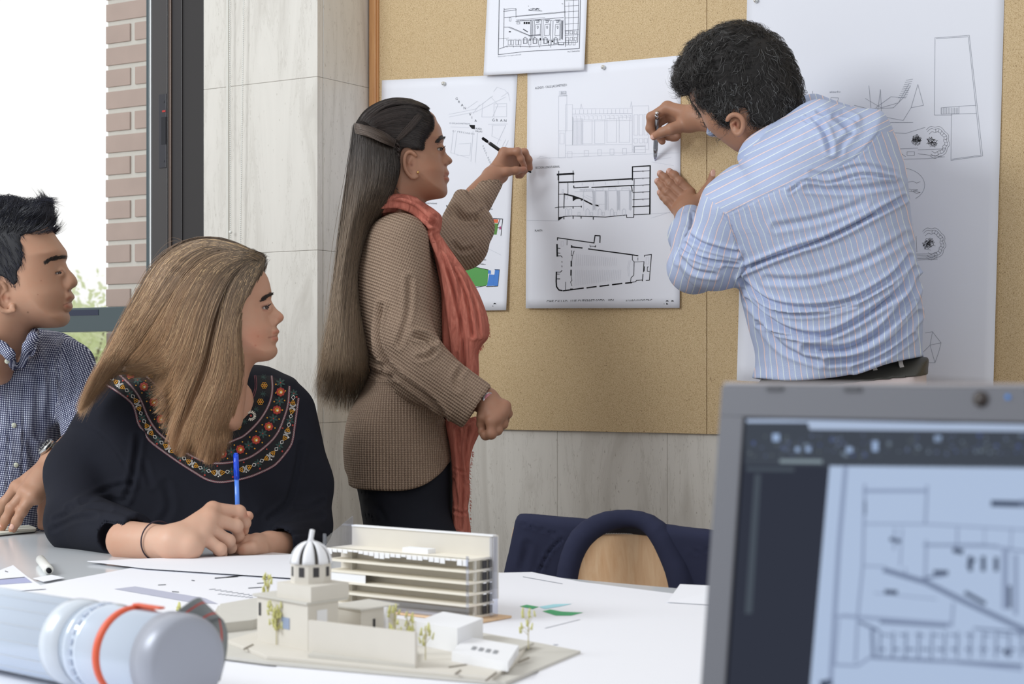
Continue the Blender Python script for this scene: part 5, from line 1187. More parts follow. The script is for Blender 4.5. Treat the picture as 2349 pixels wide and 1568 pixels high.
hf.add(Ell(P(1019, 374, YG-.0125), (.0075, .006, .006)), .005)
ear(hf, [(954, 357, 0), (943, 348, -.002), (932, 352, -.004), (927, 368, -.005), (929, 386, -.004), (937, 400, -.003), (947, 408, 0), (957, 405, 0)], (952, 401), (943, 376, .0125, .025, .004, 0), YG-.073)
hV, hQ = surf(hf, .0019, smooth=1)
# right hand with the pencil
hd = hand((1128, 408, 4.17, .024), [(1156, 349, 4.18, .0105), (1170, 352, 4.205, .0105), (1178, 366, 4.22, .010), (1180, 382, 4.228, .009)],
    [[(1156, 349, 4.18, .0105), (1187, 347, 4.172, .0088), (1195, 364, 4.178, .0078), (1203, 382, 4.19, .0068)],
     [(1170, 352, 4.205, .010), (1203, 349, 4.205, .0088), (1213, 366, 4.21, .0078), (1216, 386, 4.222, .0068)],
     [(1178, 366, 4.22, .0095), (1200, 372, 4.235, .008), (1204, 390, 4.238, .0072), (1196, 402, 4.235, .0066)],
     [(1180, 382, 4.228, .0085), (1193, 392, 4.243, .007), (1194, 402, 4.243, .0065), (1187, 404, 4.24, .006)]],
    [(1138, 398, 4.155, .017), (1161, 394, 4.15, .0112), (1183, 391, 4.158, .0092), (1202, 388.5, 4.172, .0075)], heel=[(1150, 402, 4.17, .017)])
hd.add(Rc(P(1090, 450, 4.10), P(1130, 405, 4.16), .027, .023), .012)
aV, aQ = surf(hd, .0018, smooth=1)
# left hand hanging in a loose fist
h2 = hand((1117, 918, 3.60, .024), [(1158, 932, 3.585, .0115), (1151, 946, 3.572, .0115), (1140, 957, 3.562, .0115), (1128, 966, 3.556, .0115)],
    [[(1158, 932, 3.585, .0115), (1164, 948, 3.59, .0095), (1158, 963, 3.605, .008), (1150, 958, 3.61, .007)],
     [(1151, 946, 3.572, .0115), (1154, 972, 3.575, .0095), (1147, 981, 3.59, .008), (1138, 972, 3.6, .007)],
     [(1140, 957, 3.562, .0115), (1141, 986, 3.562, .0098), (1131, 992, 3.577, .0085), (1122, 982, 3.585, .0075)],
     [(1128, 966, 3.556, .0115), (1127, 995, 3.552, .010), (1114, 998, 3.562, .009), (1105, 990, 3.572, .008)]],
    [(1113, 930, 3.575, .015), (1106, 956, 3.57, .0105), (1104, 972, 3.575, .009), (1114, 981, 3.58, .0078)], heel=[(1122, 940, 3.58, .022)])
h2.add(Rc(P(1080, 905, 3.60), P(1112, 918, 3.60), .03, .026), .012)
bV, bQ = surf(h2, .002, smooth=1)
tor = Fd(.03); tor.add(Rc(P(925, 570, YG), P(930, 800, YG), .05, .06)); tor.add(Rc(P(930, 800, YG), P(920, 1060, YG), .06, .08)); tV, tQ = surf(tor, .012)
tone = [([(1029, 396), (1023, 400)], 3.4, (1.0, .72, .70)), ([(1029, 411.5), (1022, 409)], 3.8, (.98, .66, .65)), ([(1028, 404.2), (1018, 403.5)], 1.2, (.62, .5, .5)), ([(1021, 378)], 2.4, (.55, .42, .4)), ([(990, 390)], 22, (1.03, .95, .92)),
    ([(1007, 343), (1016, 344)], 3.0, (.62, .55, .55)), ([(1200, 382)], 6, TIP), ([(1216, 384)], 6, TIP), ([(1200, 389)], 6, TIP), ([(942, 375)], 7, (.92, .80, .78)), ([(944, 378)], 3, (.6, .5, .48))]
body = body_obj([(hV, hQ), (aV, aQ), (bV, bQ), (tV, tQ)], M_skin_g, G, tone)
eye_parts(G, ec[0], ec[1], (.66, -.75, -.02)); lash_line(G, ec, plain('lash_dark', (26, 20, 20), .6))
M_lash = plain('lash', (22, 18, 18), .5)
m = MB()
for k in range(9):
    a = P(1013.5, 340+k*.2, YG-.050+k*.003); m.tube([a, a+np.array([.0045, -.001, .0022]), a+np.array([.008, -.001, .0058])], [.0004, .00035, .00015], 4)
m.build('eyelashes', M_lash, G)
brow('eyebrow', hf, [(1002, 333), (1008, 326), (1012, 321), (1017, 317.5)], YG, 240, M_brow_d, G, 4.2, 7, .00045)
MB().ball(P(958.6, 395, YG-.083), .0028, 8, 12).build('earring', plain('gold', (226, 186, 120), .15, 1), G, True, label='small gold ball earring')
# hair: skull cap, long fall, braid
cap = [(995, 263), (997, 280), (997, 300), (989, 318), (978, 334), (974, 352), (952, 352), (940, 346), (928, 352), (922, 372), (924, 395), (918, 420), (908, 445), (890, 480), (860, 480), (842, 440), (826, 400), (814, 350), (811, 300), (826, 260), (858, 235), (905, 221), (950, 223), (980, 242)]
ch_ = Fd(.012); ch_.add(Off(Inf(base, YG, .078, .07), -.0065)); ch_.add(Inf([(985, 262), (960, 235), (905, 222), (856, 237), (824, 262), (810, 300), (813, 350), (826, 400), (842, 440), (880, 470), (910, 430), (960, 380)], YG, .082, .06)); ch_.cut(Reg(cap, YG), .004)
fall = [(818, 286), (850, 285), (890, 320), (922, 370), (926, 410), (898, 470), (855, 515), (832, 570), (820, 630), (824, 700), (838, 770), (845, 830), (838, 862), (815, 880), (790, 890), (765, 885), (748, 880), (738, 868), (738, 830), (748, 770), (768, 660), (783, 570), (794, 470), (803, 390), (810, 330)]
ff = Inf(fall, YG-.02, .115, .045, lean=(0, 0)); hair_f = Fd(.02); hair_f.add(ch_); hair_f.add(ff)
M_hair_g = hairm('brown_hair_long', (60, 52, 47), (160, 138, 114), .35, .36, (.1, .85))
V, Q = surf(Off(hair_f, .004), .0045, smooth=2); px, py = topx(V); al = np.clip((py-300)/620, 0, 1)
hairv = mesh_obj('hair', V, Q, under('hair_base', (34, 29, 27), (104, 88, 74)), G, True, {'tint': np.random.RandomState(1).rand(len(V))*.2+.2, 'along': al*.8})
hg = hair_f
def sweep(x0, y0, xm, ym, x1, y1): return [(x0, y0), (xm, ym), (x1, y1)]
c1 = guided(ch_, [[(993, 266), (940, 243), (870, 258), (822, 300)], [(996, 285), (945, 262), (880, 272), (826, 304)], [(995, 302), (950, 285), (890, 290), (830, 306)], [(984, 320), (945, 306), (895, 303), (835, 306)], [(978, 334), (945, 320), (905, 316), (850, 314)], [(974, 348), (950, 332), (915, 326), (870, 318)]], 2600, YG, (0, .003), 12, 3.0, far=.3)
c2 = guided(ch_, [[(975, 345), (955, 330), (925, 325), (890, 322)], [(955, 352), (940, 342), (915, 340), (880, 335)], [(935, 352), (922, 350), (905, 360), (885, 380)], [(960, 350), (930, 352), (910, 400), (898, 445)]], 700, YG, (0, .002), 10, 2.5, far=.3)
c3 = guided(ch_, [[(975, 242), (935, 226), (880, 232), (835, 262), (816, 300)], [(985, 250), (935, 238), (880, 246), (822, 298)]], 500, YG, (0, .003), 12, 2.0, far=.4)
strand_mesh('hair_strands', np.concatenate([x if x.shape[1] == 12 else np.stack([np.stack([np.interp(np.linspace(0, 1, 12), np.linspace(0, 1, x.shape[1]), s_[:, k]) for k in range(3)], 1) for s_ in x]) for x in (c1, c2, c3)]), .00042, hairm('dark_brown_strands', (40, 33, 31), (58, 48, 44), .5, .3), hairv)
g4 = [[(816, 286), (806, 380), (790, 500), (770, 640), (748, 780), (718, 912)], [(824, 290), (818, 400), (800, 540), (780, 700), (765, 830), (744, 934)], [(840, 296), (840, 400), (818, 540), (798, 700), (790, 830), (778, 948)],
      [(858, 300), (862, 400), (832, 530), (812, 680), (815, 820), (806, 944)], [(878, 308), (886, 400), (858, 500), (822, 620), (832, 800), (834, 925)], [(900, 322), (906, 405), (880, 470), (836, 570), (840, 780), (850, 892)]]
c4 = guided(hg, g4, 4200, YG, (-.002, .007), 18, 4.5, far=.35, wave=2.5, spread=.8, trim=.16, clump=5, pull=.35)
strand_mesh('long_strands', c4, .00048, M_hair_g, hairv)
c4b = guided(hg, g4, 1800, YG, (-.003, .003), 18, 4.5, far=.3, trim=.1)
strand_mesh('inner_strands', c4b, .00048, hairm('inner_brown', (48, 41, 38), (124, 106, 88), .3, .45, (.1, .9)), hairv)
# braid and twisted crown section
M_braid = hairm('braid_hair', (64, 54, 50), (72, 60, 54), .3, .4)
def braid(line, w, name, Yo):
    L = resample(line, 60); cs = []
    for s_ in range(3):
        t = np.linspace(0, 1, 60)*len(line)*3.4+s_*2.094
        tg = np.gradient(L[:, :2], axis=0); tg /= np.linalg.norm(tg, axis=1)[:, None]; nr = np.stack([-tg[:, 1], tg[:, 0]], 1)
        env = np.clip(np.linspace(1.1, .5, 60), .3, 1)
        q = L[:, :2]+nr*(w*np.sin(t)*env)[:, None]; yy = YG-Yo-.004*np.sin(2*t)
        base_ = np.array([P(a, b, c) for (a, b), c in zip(q, yy)])
        for j in range(26):
            o = np.random.randn(3)*np.array([.0016, .0014, .0016]); cs.append(base_+o*env[:, None])
    strand_mesh(name, np.array(cs), .0006, M_braid, hairv, tint=np.random.rand(len(cs)))
braid([(905, 322), (910, 345), (907, 370), (901, 395), (899, 414)], 5.5, 'braid', .092)
c5 = guided(Off(hg, -.003), [[(814, 284), (850, 292), (885, 306), (908, 322)], [(814, 294), (850, 304), (880, 318), (906, 330)], [(816, 305), (848, 314), (876, 326), (903, 337)]], 1000, YG, (.003, .010), 12, 1.0)
strand_mesh('twisted_section', c5, .0006, hairm('twist_hair', (104, 92, 84), (78, 66, 60), .3, .35), hairv)
c6 = guided(Off(ch_, -.003), [[(960, 262), (935, 290), (915, 312), (903, 328)], [(965, 268), (945, 295), (925, 315), (905, 330)]], 160, YG, (.001, .004), 12, 2)
strand_mesh('front_section', c6, .0005, M_braid, hairv)
c7 = np.array([[P(905+random.uniform(-4, 8)+10*math.sin(t*3+k), 425+t*50, YG-.075+.01*math.sin(k)) for t in np.linspace(0, 1, 12)] for k in np.linspace(0, 1.2, 26)])
strand_mesh('loose_wisps', c7, .0004, M_hair_g, hairv)
# jumper
M_knit = NT('taupe_knit')
def pick(t, base_, sets):
    o = t.attr(base_)
    for nm, mk in sets:
        g = t.math('GREATER_THAN', t.attr(mk), 0.0); o = t.math('ADD', t.math('MULTIPLY', o, t.math('SUBTRACT', 1.0, g)), t.math('MULTIPLY', t.attr(nm), g))
    return o
kx = pick(M_knit, 'kx', [('kxl', 'm_low'), ('kxa', 'm_arm'), ('kxf', 'm_far')]); ky = pick(M_knit, 'ky', [('kyl', 'm_low'), ('kya', 'm_arm'), ('kyf', 'm_far')])
rib = M_knit.math('SINE', M_knit.math('MULTIPLY', kx, 2*math.pi/.0062)); st2 = M_knit.math('SINE', M_knit.math('ADD', M_knit.math('MULTIPLY', ky, 2*math.pi/.0048), M_knit.math('MULTIPLY', M_knit.math('ABSOLUTE', rib), 1.6)))
hgt = M_knit.math('ADD', M_knit.math('MULTIPLY', rib, .7), M_knit.math('MULTIPLY', st2, .28))
nz = M_knit.noise(M_knit.coord(), 520, 3, .7)
c = M_knit.ramp(M_knit.math('ADD', M_knit.math('MULTIPLY', hgt, .22), M_knit.math('MULTIPLY', nz, .9)), [(.1, lin((108, 88, 74))), (.45, lin((152, 129, 110))), (.75, lin((180, 157, 136))), (.92, lin((216, 202, 182)))])
M_knit.set('Base Color', c); M_knit.set('Roughness', .75); M_knit.set('Specular IOR Level', .3); M_knit.bump(hgt, .9, .0016); M_knit = M_knit.m
tp = [(905, 494), (932, 498), (955, 512), (985, 552), (1010, 620), (1022, 700), (1028, 780), (1028, 860), (1028, 930), (1034, 1000), (1040, 1060), (1040, 1200), (800, 1200), (794, 1110), (791, 1075), (788, 1020), (797, 960), (812, 925), (838, 880), (848, 850), (838, 800), (826, 740), (819, 680), (819, 620), (832, 560), (848, 520), (870, 500)]
jf = Fd(.02); jf.add(Inf(tp, YG, .135, .09)); jf.cut(Reg([(700, 400), (1100, 400), (1100, 1000), (1037, 1054), (1014, 1080), (978, 1104), (930, 1116), (866, 1115), (808, 1110), (796, 1080), (700, 1000)], YG, 8), .004)
jf.sub(Ell(P(905, 485, YG), (.055, .07, .03)), .02)
sl = Fd(.03); sl.add(Rc(P(918, 555, YG-.085), P(922, 790, YG-.135), .062, .058)); sl.add(Rc(P(932, 785, YG-.135), P(968, 850, YG-.15), .060, .060)); sl.add(Rc(P(968, 850, YG-.15), P(1084, 926, 3.595), .060, .054))
sl.cut(Half(P(1098, 930, 3.59), (math.cos(.62), 0, -math.sin(.62))), .006)
sl.sub(Rc(P(1050, 905, 3.59), P(1140, 960, 3.59), .040, .046), .004)
jf.add(sl, .022)
fs = Fd(.02)
fs.add(Rc(P(955, 560, YG+.10), P(1060, 560, 4.0), .062, .060)); fs.add(Rc(P(1060, 555, 4.0), P(1080, 520, 4.04), .052, .052)); fs.add(Rc(P(1080, 520, 4.04), P(1074, 480, 4.06), .050, .034)); fs.add(Rc(P(1055, 500, 4.0), P(1058, 452, 4.04), .040, .019), .02)
fs.add(Rc(P(1098, 462, 4.09), P(1130, 412, 4.15), .033, .0275), .014)
fs.cut(Half(P(1131, 407, 4.15), (math.cos(.9)*.9, .3, math.sin(.9))), .003); fs.sub(Rc(P(1112, 430, 4.12), P(1150, 385, 4.17), .0225, .024), .003)
jf.add(fs, .02)
V, Q = surf(jf, .0042, smooth=1)
V = crease(V, Q, [([(992, 787), (975, 775), (955, 770)], 6, .010), ([(1000, 800), (985, 815), (960, 822)], 5, .006), ([(875, 700), (868, 780), (905, 850), (985, 912), (1022, 955)], 5, .012), ([(850, 850), (880, 862), (915, 860)], 6, .006), ([(838, 800), (860, 830), (895, 838)], 5, .004), ([(1045, 480), (1062, 500), (1090, 500)], 6, .008), ([(1100, 470), (1085, 462), (1075, 445)], 4, .006),
    ([(1040, 560), (1060, 575), (1080, 570)], 5, .005), ([(1060, 845), (1045, 870), (1050, 890)], 6, .005), ([(940, 640), (935, 720), (915, 790)], 6, .005), ([(1110, 482), (1098, 492), (1090, 510)], 4, .004)])
px, py = topx(V); X_, Y_, Z_ = V.T
th = np.arctan2(V[:, 1]-YG, V[:, 0]-P(925, 0, YG)[0]); fa = np.array([math.cos(.6), 0, -math.sin(.6)])
jum = mesh_obj('jumper', V, Q, M_knit, G, True, {'kx': X_*.35+Z_*.93, 'ky': X_*.93-Z_*.35, 'kxl': th*.13, 'kyl': Z_, 'm_low': (py-868)*.001, 'kxa': X_*fa[2]-Z_*fa[0], 'kya': X_*fa[0]+Z_*fa[2],
    'm_arm': np.minimum(.006-sl(V), (py-795+(px-870)*.1)*.001), 'kxf': X_*.75+Z_*.6, 'kyf': Z_*.8-X_*.6, 'm_far': np.minimum(.006-fs(V), V[:, 1]-YG-.05)})
m = MB(); hp_ = resample([(808, 1110), (830, 1113), (866, 1116), (930, 1117), (978, 1105), (1014, 1081), (1036, 1054)], 30)
# trousers and shoes
tf = Fd(.03); tf.add(Inf([(812, 1085), (835, 1060), (1020, 1050), (1038, 1060), (1038, 1230), (1030, 1330), (990, 1380), (900, 1380), (850, 1320), (838, 1230), (822, 1130)], YG, .12, .09))
tf.add(Rc(P(960, 1250, YG-.07), P(955, 1900, YG-.06), .085, .05)); tf.add(Rc(P(940, 1250, YG+.08), P(945, 1900, YG+.08), .085, .05))
tf.cut(Half((0, 0, .06), (0, 0, -1)), .004)
V, Q = surf(tf, .008); V = crease(V, Q, [([(825, 1128), (850, 1126), (880, 1118)], 3, .003), ([(838, 1180), (860, 1184)], 3, .004), ([(842, 1150), (870, 1165), (890, 1200)], 4, .003)])
mesh_obj('trousers', V, Q, cloth('black_denim', (30, 32, 40), .85), G)
sh = Fd(.01)
for dy in (-.06, .08):
    a = P(950, 850, YG+dy); a[2] = .05; sh.add(Rc(a, a+np.array([.12, -.02, -.012]), .05, .036))
sh.cut(Half((0, 0, .001), (0, 0, -1)), .003)
V, Q = surf(sh, .008); mesh_obj('shoes', V, Q, cloth('shoe_black', (40, 38, 40), .6), G)
# scarf
M_scarf = NT('coral_scarf'); v = M_scarf.coord(scale=(1, 1, .22)); n = M_scarf.noise(v, 60, 6, .6, 1.5); n2 = M_scarf.noise(M_scarf.coord(), 700, 2)
M_scarf.set('Base Color', M_scarf.ramp(n, [(.3, lin((154, 88, 76))), (.55, lin((190, 114, 98))), (.75, lin((208, 138, 120)))])); M_scarf.set('Roughness', .9); M_scarf.set('Specular IOR Level', .15)
b1_ = M_scarf.bump(n, .9, .003); M_scarf = M_scarf.m
sf = Fd(.012)
sf.add(Inf([(853, 505), (851, 488), (866, 466), (885, 450), (905, 444), (930, 444), (958, 452), (985, 474), (1010, 492), (1014, 508), (1008, 535), (998, 545), (980, 540), (955, 510), (932, 501), (900, 498)], YG, .098, .028))
sf.sub(Ell(P(922, 440, YG), (.048, .062, .05)), .012)
sf.add(Inf([(985, 500), (1005, 535), (1030, 572), (1062, 612), (1090, 655), (1107, 692), (1120, 732), (1121, 772), (1106, 792), (1098, 812), (1099, 860), (1090, 880), (1050, 860), (1018, 812), (1015, 740), (1010, 665), (995, 590), (975, 530), (960, 505)], YG-.055, .045, .022, lean=(0, 0)))
sf.add(Inf([(1010, 930), (1060, 960), (1096, 955), (1100, 990), (1084, 1030), (1076, 1080), (1078, 1130), (1074, 1168), (1080, 1215), (1078, 1250), (1040, 1250), (1038, 1130), (1034, 1040), (1020, 960), (1020, 900), (1060, 880)], YG-.045, .026, .014))
V, Q = surf(sf, .0032, smooth=1)
V = crease(V, Q, [([(853, 484), (900, 478), (945, 492), (985, 530)], 3, .006), ([(860, 474), (905, 462), (950, 478), (1000, 520)], 4, .006), ([(870, 466), (915, 452), (960, 466), (1008, 500)], 3, .004), ([(855, 495), (890, 488), (930, 494), (960, 508)], 2.2, .004), ([(960, 452), (985, 480), (1000, 498)], 3, .004),
    ([(990, 530), (1015, 580), (1040, 660), (1060, 760), (1062, 850)], 4, .009), ([(1000, 540), (1035, 600), (1070, 680), (1085, 770)], 4, .008), ([(985, 545), (1005, 620), (1020, 720), (1030, 810)], 4, .007), ([(1010, 555), (1055, 620), (1090, 700), (1100, 770)], 3, .005), ([(1052, 640), (1058, 720), (1050, 800)], 3, .005),
    ([(1050, 990), (1056, 1060), (1060, 1140), (1056, 1210)], 4, .006), ([(1075, 980), (1068, 1040), (1072, 1100)], 3, .005), ([(1040, 1100), (1050, 1160), (1048, 1220)], 3, .004), ([(1045, 1075), (1062, 1082)], 3, .004), ([(1042, 1170), (1060, 1178), (1072, 1172)], 3, .004)])
sc_ = mesh_obj('scarf', V, Q, M_scarf, G)
fr_ = []
def fringe(x0, y0, x1, y1, n, dx, dy, Y):
    for i in range(n):
        t = random.random(); x, y = x0+(x1-x0)*t, y0+(y1-y0)*t; l = random.uniform(.5, 1.3)
        fr_.append([P(x+dx*l*s_+random.uniform(-1, 1)*s_, y+dy*l*s_+random.uniform(-1.5, 1.5)*s_, Y) for s_ in (0, .35, .7, 1)])
fringe(1119, 740, 1121, 772, 40, 5, 4, YG-.06); fringe(1108, 790, 1090, 805, 30, 3, 8, YG-.06); fringe(1107, 792, 1068, 836, 40, 3, 6, YG-.08); fringe(1099, 960, 1097, 1000, 30, 4, 6, YG-.05); fringe(1084, 1030, 1076, 1080, 40, 5, 4, YG-.05); fringe(1076, 1080, 1078, 1210, 70, 5, 3, YG-.05)
strand_mesh('fringe', np.array(fr_), .0005, plain('scarf_thread', (196, 100, 84), .9), sc_)
# wristwatch
wt = MB(); c = P(1113, 917, 3.60); axw = P(1117, 918, 3.6)-P(1080, 905, 3.60); axw /= np.linalg.norm(axw); a1 = np.cross(axw, [0, 1, 0]); a1 /= np.linalg.norm(a1); a2 = np.cross(axw, a1)
ring = [c+(a1*math.cos(t)*.0275+a2*math.sin(t)*.0255) for t in np.linspace(0, 2*math.pi, 33)]
ribbon_w = []
wo_ = empty('wristwatch', c, 'pink strap wristwatch with clear round case on the standing woman', 'watch')
V = []; Fq = []
for i, p in enumerate(ring):
    for s_ in (-.008, .008): V.append(p+axw*s_)
for i in range(32): Fq.append((2*i, 2*i+1, 2*i+3, 2*i+2))
o = mesh_obj('strap', V, Fq, plain('pink_strap', (184, 70, 124), .4), wo_); sm = o.modifiers.new('t', 'SOLIDIFY'); sm.thickness = .0022; sm.offset = 1
fc = P(1120.5, 916, 3.575); fn = np.array([.62, -.75, .1]); fn /= np.linalg.norm(fn)
MB().tube([fc-fn*.003, fc+fn*.003], .0155, 28).build('case', plain('clear_case', (214, 210, 214), .15, .5), wo_, True)
MB().tube([fc+fn*.003, fc+fn*.0034], .0125, 28).build('dial', plain('pink_dial', (206, 130, 140), .3), wo_, True)
# mechanical pencil
a, b = P(1106.5, 316.5, 4.172), P(1219, 396, 4.262); d = b-a
pc = empty('mechanical_pencil', a, 'black mechanical pencil held by the standing woman at the board', 'pencil')
def seg(p, q, r0, r1, name, mat): MB().tube([a+d*p, a+d*q], [r0, r1], 16).build(name, mat, pc, True)
seg(0, .012, .0026, .0036, 'push_cap', M_ink); seg(.012, .10, .0036, .0036, 'push_cap', M_ink); seg(.10, .145, .0032, .0032, 'clear_ring', plain('silver', (200, 204, 212), .2, .6)); seg(.145, .66, .0042, .0042, 'barrel', plain('black_barrel', (24, 24, 28), .2)); seg(.66, .9, .0043, .0036, 'grip', plain('grip', (34, 35, 38), .7)); seg(.9, .985, .0034, .0024, 'tip_cone', M_ink); seg(.985, 1, .0006, .0004, 'lead', M_ink)
# ---------------------------------------------------------------- man at the board in a striped shirt
YM = 3.58; YT = 3.50
MN = empty('person', P(1900, HZ, YT)*np.array([1, 1, 0]), 'man seen from behind with dark curly hair and blue striped shirt, drawing on the board', 'person')
M_skin_m = skin('skin_tan', (168, 125, 100))
base = [(1600, 120), (1584, 165), (1580, 192), (1586, 215), (1596, 240), (1609, 262), (1622, 290), (1641, 309), (1667, 330), (1688, 345), (1703, 354), (1712, 385), (1740, 430), (1820, 430), (1850, 330), (1838, 262), (1828, 190), (1806, 130), (1765, 85), (1710, 62), (1650, 70)]
hm = Fd(.012); hm.add(Inf(base, YM, .082, .075)); hm.add(Ell(P(1598, 205, YM+.02), (.014, .05, .03)), .01)
ear(hm, [(1668, 276, 0), (1676, 265, -.004), (1690, 263, -.008), (1702, 272, -.010), (1705, 287, -.008), (1701, 301, -.005), (1695, 309, -.001), (1688, 306, 0)], (1692, 303), (1688, 284, .0125, .022, -3, 1), YM-.076, .0042)
hV, hQ = surf(hm, .0024, smooth=1)
Yb = lambda x: CB/(1+K*(x-CX)/F)
ya = 3.98
r1 = hand((1600, 268, 3.93, .029), [(1531, 246, 3.965, .013), (1540, 262, 3.99, .0125), (1552, 278, 4.0, .012), (1560, 292, 4.0, .011)],
    [[(1531, 246, 3.965, .013), (1494, 268, 3.975, .0105), (1491, 294, 3.985, .0092), (1500, 309, 3.985, .0082)],
     [(1540, 262, 3.99, .0125), (1506, 284, 4.005, .010), (1508, 308, 4.01, .0092), (1519, 324, 4.005, .0082)],
     [(1552, 278, 4.0, .012), (1528, 300, 4.02, .0098), (1532, 312, 4.02, .009), (1542, 317, 4.015, .0078)],
     [(1560, 292, 4.0, .011), (1545, 306, 4.02, .0088), (1550, 315, 4.015, .0078), (1556, 312, 4.01, .007)]],
    [(1572, 285, 3.945, .017), (1540, 296, 3.94, .0125), (1519, 303, 3.95, .0105), (1500, 313, 3.965, .0088)], heel=[(1580, 282, 3.95, .022)])
r1.add(Rc(P(1600, 268, 3.93), P(1680, 280, 3.87), .029, .034), .012)
aV, aQ = surf(r1, .002, smooth=1)
l1 = hand((1577, 500, 4.0, .026), [(1583, 441, 4.032, .0112), (1571, 453, 4.030, .0112), (1560, 467, 4.030, .0110), (1550, 481, 4.032, .0105)],
    [[(1583, 441, 4.035, .0125), (1559, 416, 4.037, .0098), (1547, 402, 4.042, .0092), (1536, 394, 4.048, .0084)],
     [(1570, 452, 4.032, .0125), (1537, 421, 4.040, .010), (1525, 408, 4.046, .0092), (1515, 398.5, 4.05, .0084)],
     [(1559, 466, 4.032, .012), (1530, 440, 4.040, .0098), (1519, 427, 4.046, .009), (1509, 416, 4.052, .0082)],
     [(1549, 480, 4.035, .0115), (1531, 460, 4.040, .0092), (1522, 451, 4.046, .0084), (1514, 442, 4.05, .0075)]],
    [(1600, 468, 4.015, .017), (1619, 440, 4.015, .0125), (1633, 418, 4.012, .0112), (1637, 399, 4.012, .0102)], k=.0016, web=.006, heel=[(1575, 480, 4.015, .022), (1592, 470, 4.015, .02)])
l1.add(Rc(P(1577, 500, 4.0), P(1574, 550, 3.95), .026, .030), .012)
bV, bQ = surf(l1, .0017, smooth=1)
bV = crease(bV, bQ, [([(1560, 412), (1556, 420)], 1.2, .0006), ([(1536, 415), (1531, 423)], 1.2, .0006), ([(1531, 432), (1525, 440)], 1.2, .0006)])
tor = Fd(.04); tor.add(Rc(P(1820, 440, YT+.05), P(1900, 760, YT+.06), .07, .085)); tor.add(Rc(P(1700, 500, YT+.1), P(1960, 420, YT+.1), .05, .05)); tV, tQ = surf(tor, .014)
tone = [([(1688, 286)], 6, (.9, .62, .58)), ([(1684, 284)], 3, (.55, .38, .36)), ([(1600, 300), (1690, 352)], 12, (.93, .9, .9)), ([(1500, 311)], 5, (1.12, 1.05, 1.02)), ([(1536, 394)], 5, (1.08, 1.0, 1.0)), ([(1514, 398)], 5, (1.08, 1.0, 1.0)), ([(1509, 416)], 5, (1.05, .95, .95)), ([(1636, 400)], 6, (1.05, .95, .95))]
body_obj([(hV, hQ), (aV, aQ), (bV, bQ), (tV, tQ)], M_skin_m, MN, tone)
# hair
hp = [(1555, 199), (1552, 157), (1574, 120), (1593, 92), (1629, 71), (1667, 55), (1705, 54), (1743, 68), (1785, 93), (1810, 132), (1832, 179), (1837, 215), (1834, 256), (1800, 285), (1765, 304), (1742, 306), (1720, 300), (1708, 284), (1700, 268), (1686, 262), (1674, 266), (1668, 282), (1672, 300), (1655, 297), (1641, 285), (1618, 262), (1600, 240), (1590, 205), (1572, 215)]
hh = Fd(.01); hh.add(Off(Inf(base, YM, .082, .075), -.008)); hh.add(Inf([(1565, 195), (1560, 157), (1580, 122), (1598, 96), (1633, 75), (1667, 60), (1705, 59), (1743, 72), (1782, 97), (1805, 134), (1826, 179), (1831, 215), (1826, 254), (1790, 285), (1745, 300), (1690, 255), (1650, 285), (1600, 225)], YM, .092, .07)); hh.cut(Reg(hp, YM), .004)
hh.add(Inf([(1556, 196), (1553, 158), (1576, 122), (1600, 100), (1615, 150), (1600, 200), (1575, 210)], YM, .05, .03), .01)
M_hair_m = hairm('dark_curly_hair', (34, 31, 30), (66, 62, 60), .5, .38, (.2, 1), (112, 112, 112), .10)
M_hair_mg = hairm('greying_hair', (44, 42, 42), (70, 68, 68), .5, .38, (.2, 1), (132, 134, 136), .30)
V, Q = surf(Off(hh, .003), .0045, smooth=1); rn = np.random.RandomState(4)
hv = mesh_obj('hair', V, Q, plain('hair_under', (26, 23, 22), .7), MN)
N = normals(V, Q); px, py = topx(V)
def curls(name, sel, n, L, lift, rad, mat, curl=1.0, seed=0, dirf=None, freq=1.6, rand_=.16):
    rn = np.random.RandomState(seed); idx = rn.choice(np.where(sel)[0], n); m_ = 12; t = np.linspace(0, 1, m_)
    b = V[idx]; nn = N[idx]; dx = np.array([dirf(a, c) for a, c in zip(px[idx], py[idx])])
    dx += rn.randn(n, 3)*rand_; dx -= nn*(dx*nn).sum(1)[:, None]; dx /= np.linalg.norm(dx, axis=1)[:, None]+1e-9
    sd = np.cross(nn, dx); ln = L*(.6+.6*rn.rand(n, 1)); cx_, cy_ = px[idx][:, None], py[idx][:, None]; ph = 2.6*np.sin(cx_*.075+cy_*.03)+2.6*np.cos(cy_*.085-cx_*.02)+.5*rn.rand(n, 1); am = curl*.0055*(.75+.35*np.sin(cx_*.11+cy_*.09)+.15*rn.rand(n, 1)); fr = freq*(.62+.2*np.sin(cx_*.05-cy_*.06)+.08*rn.rand(n, 1))
    C = b[:, None]+dx[:, None]*(ln*t)[..., None]+sd[:, None]*(am*(np.sin(ph+fr*6.28*t)-np.sin(ph)))[..., None]+nn[:, None]*((lift*(.4+rn.rand(n, 1)))*np.sin(t*2.4)+.3*am*np.cos(ph+fr*6.28*t))[..., None]
    strand_mesh(name, C, rad, mat, hv, rn.rand(n))
def dman(a, b):
    # crown at about (1745,110): hair falls away from it toward the forehead, nape and temple
    x, y = a-1750, b-105; r = math.hypot(x, y)+1e-6
    return np.array([x/r*1.0-.25, -.25, -y/r*.9-.15])
curls('hair_curls', np.ones(len(V), bool), 6400, .030, .005, .00045, M_hair_m, 1.0, 1, dman)
curls('fringe_curls', (px < 1640) & (py < 230), 1500, .034, .010, .00042, M_hair_m, 1.6, 2, lambda a, b: np.array([-.8, -.2, -.4]), 2.2)
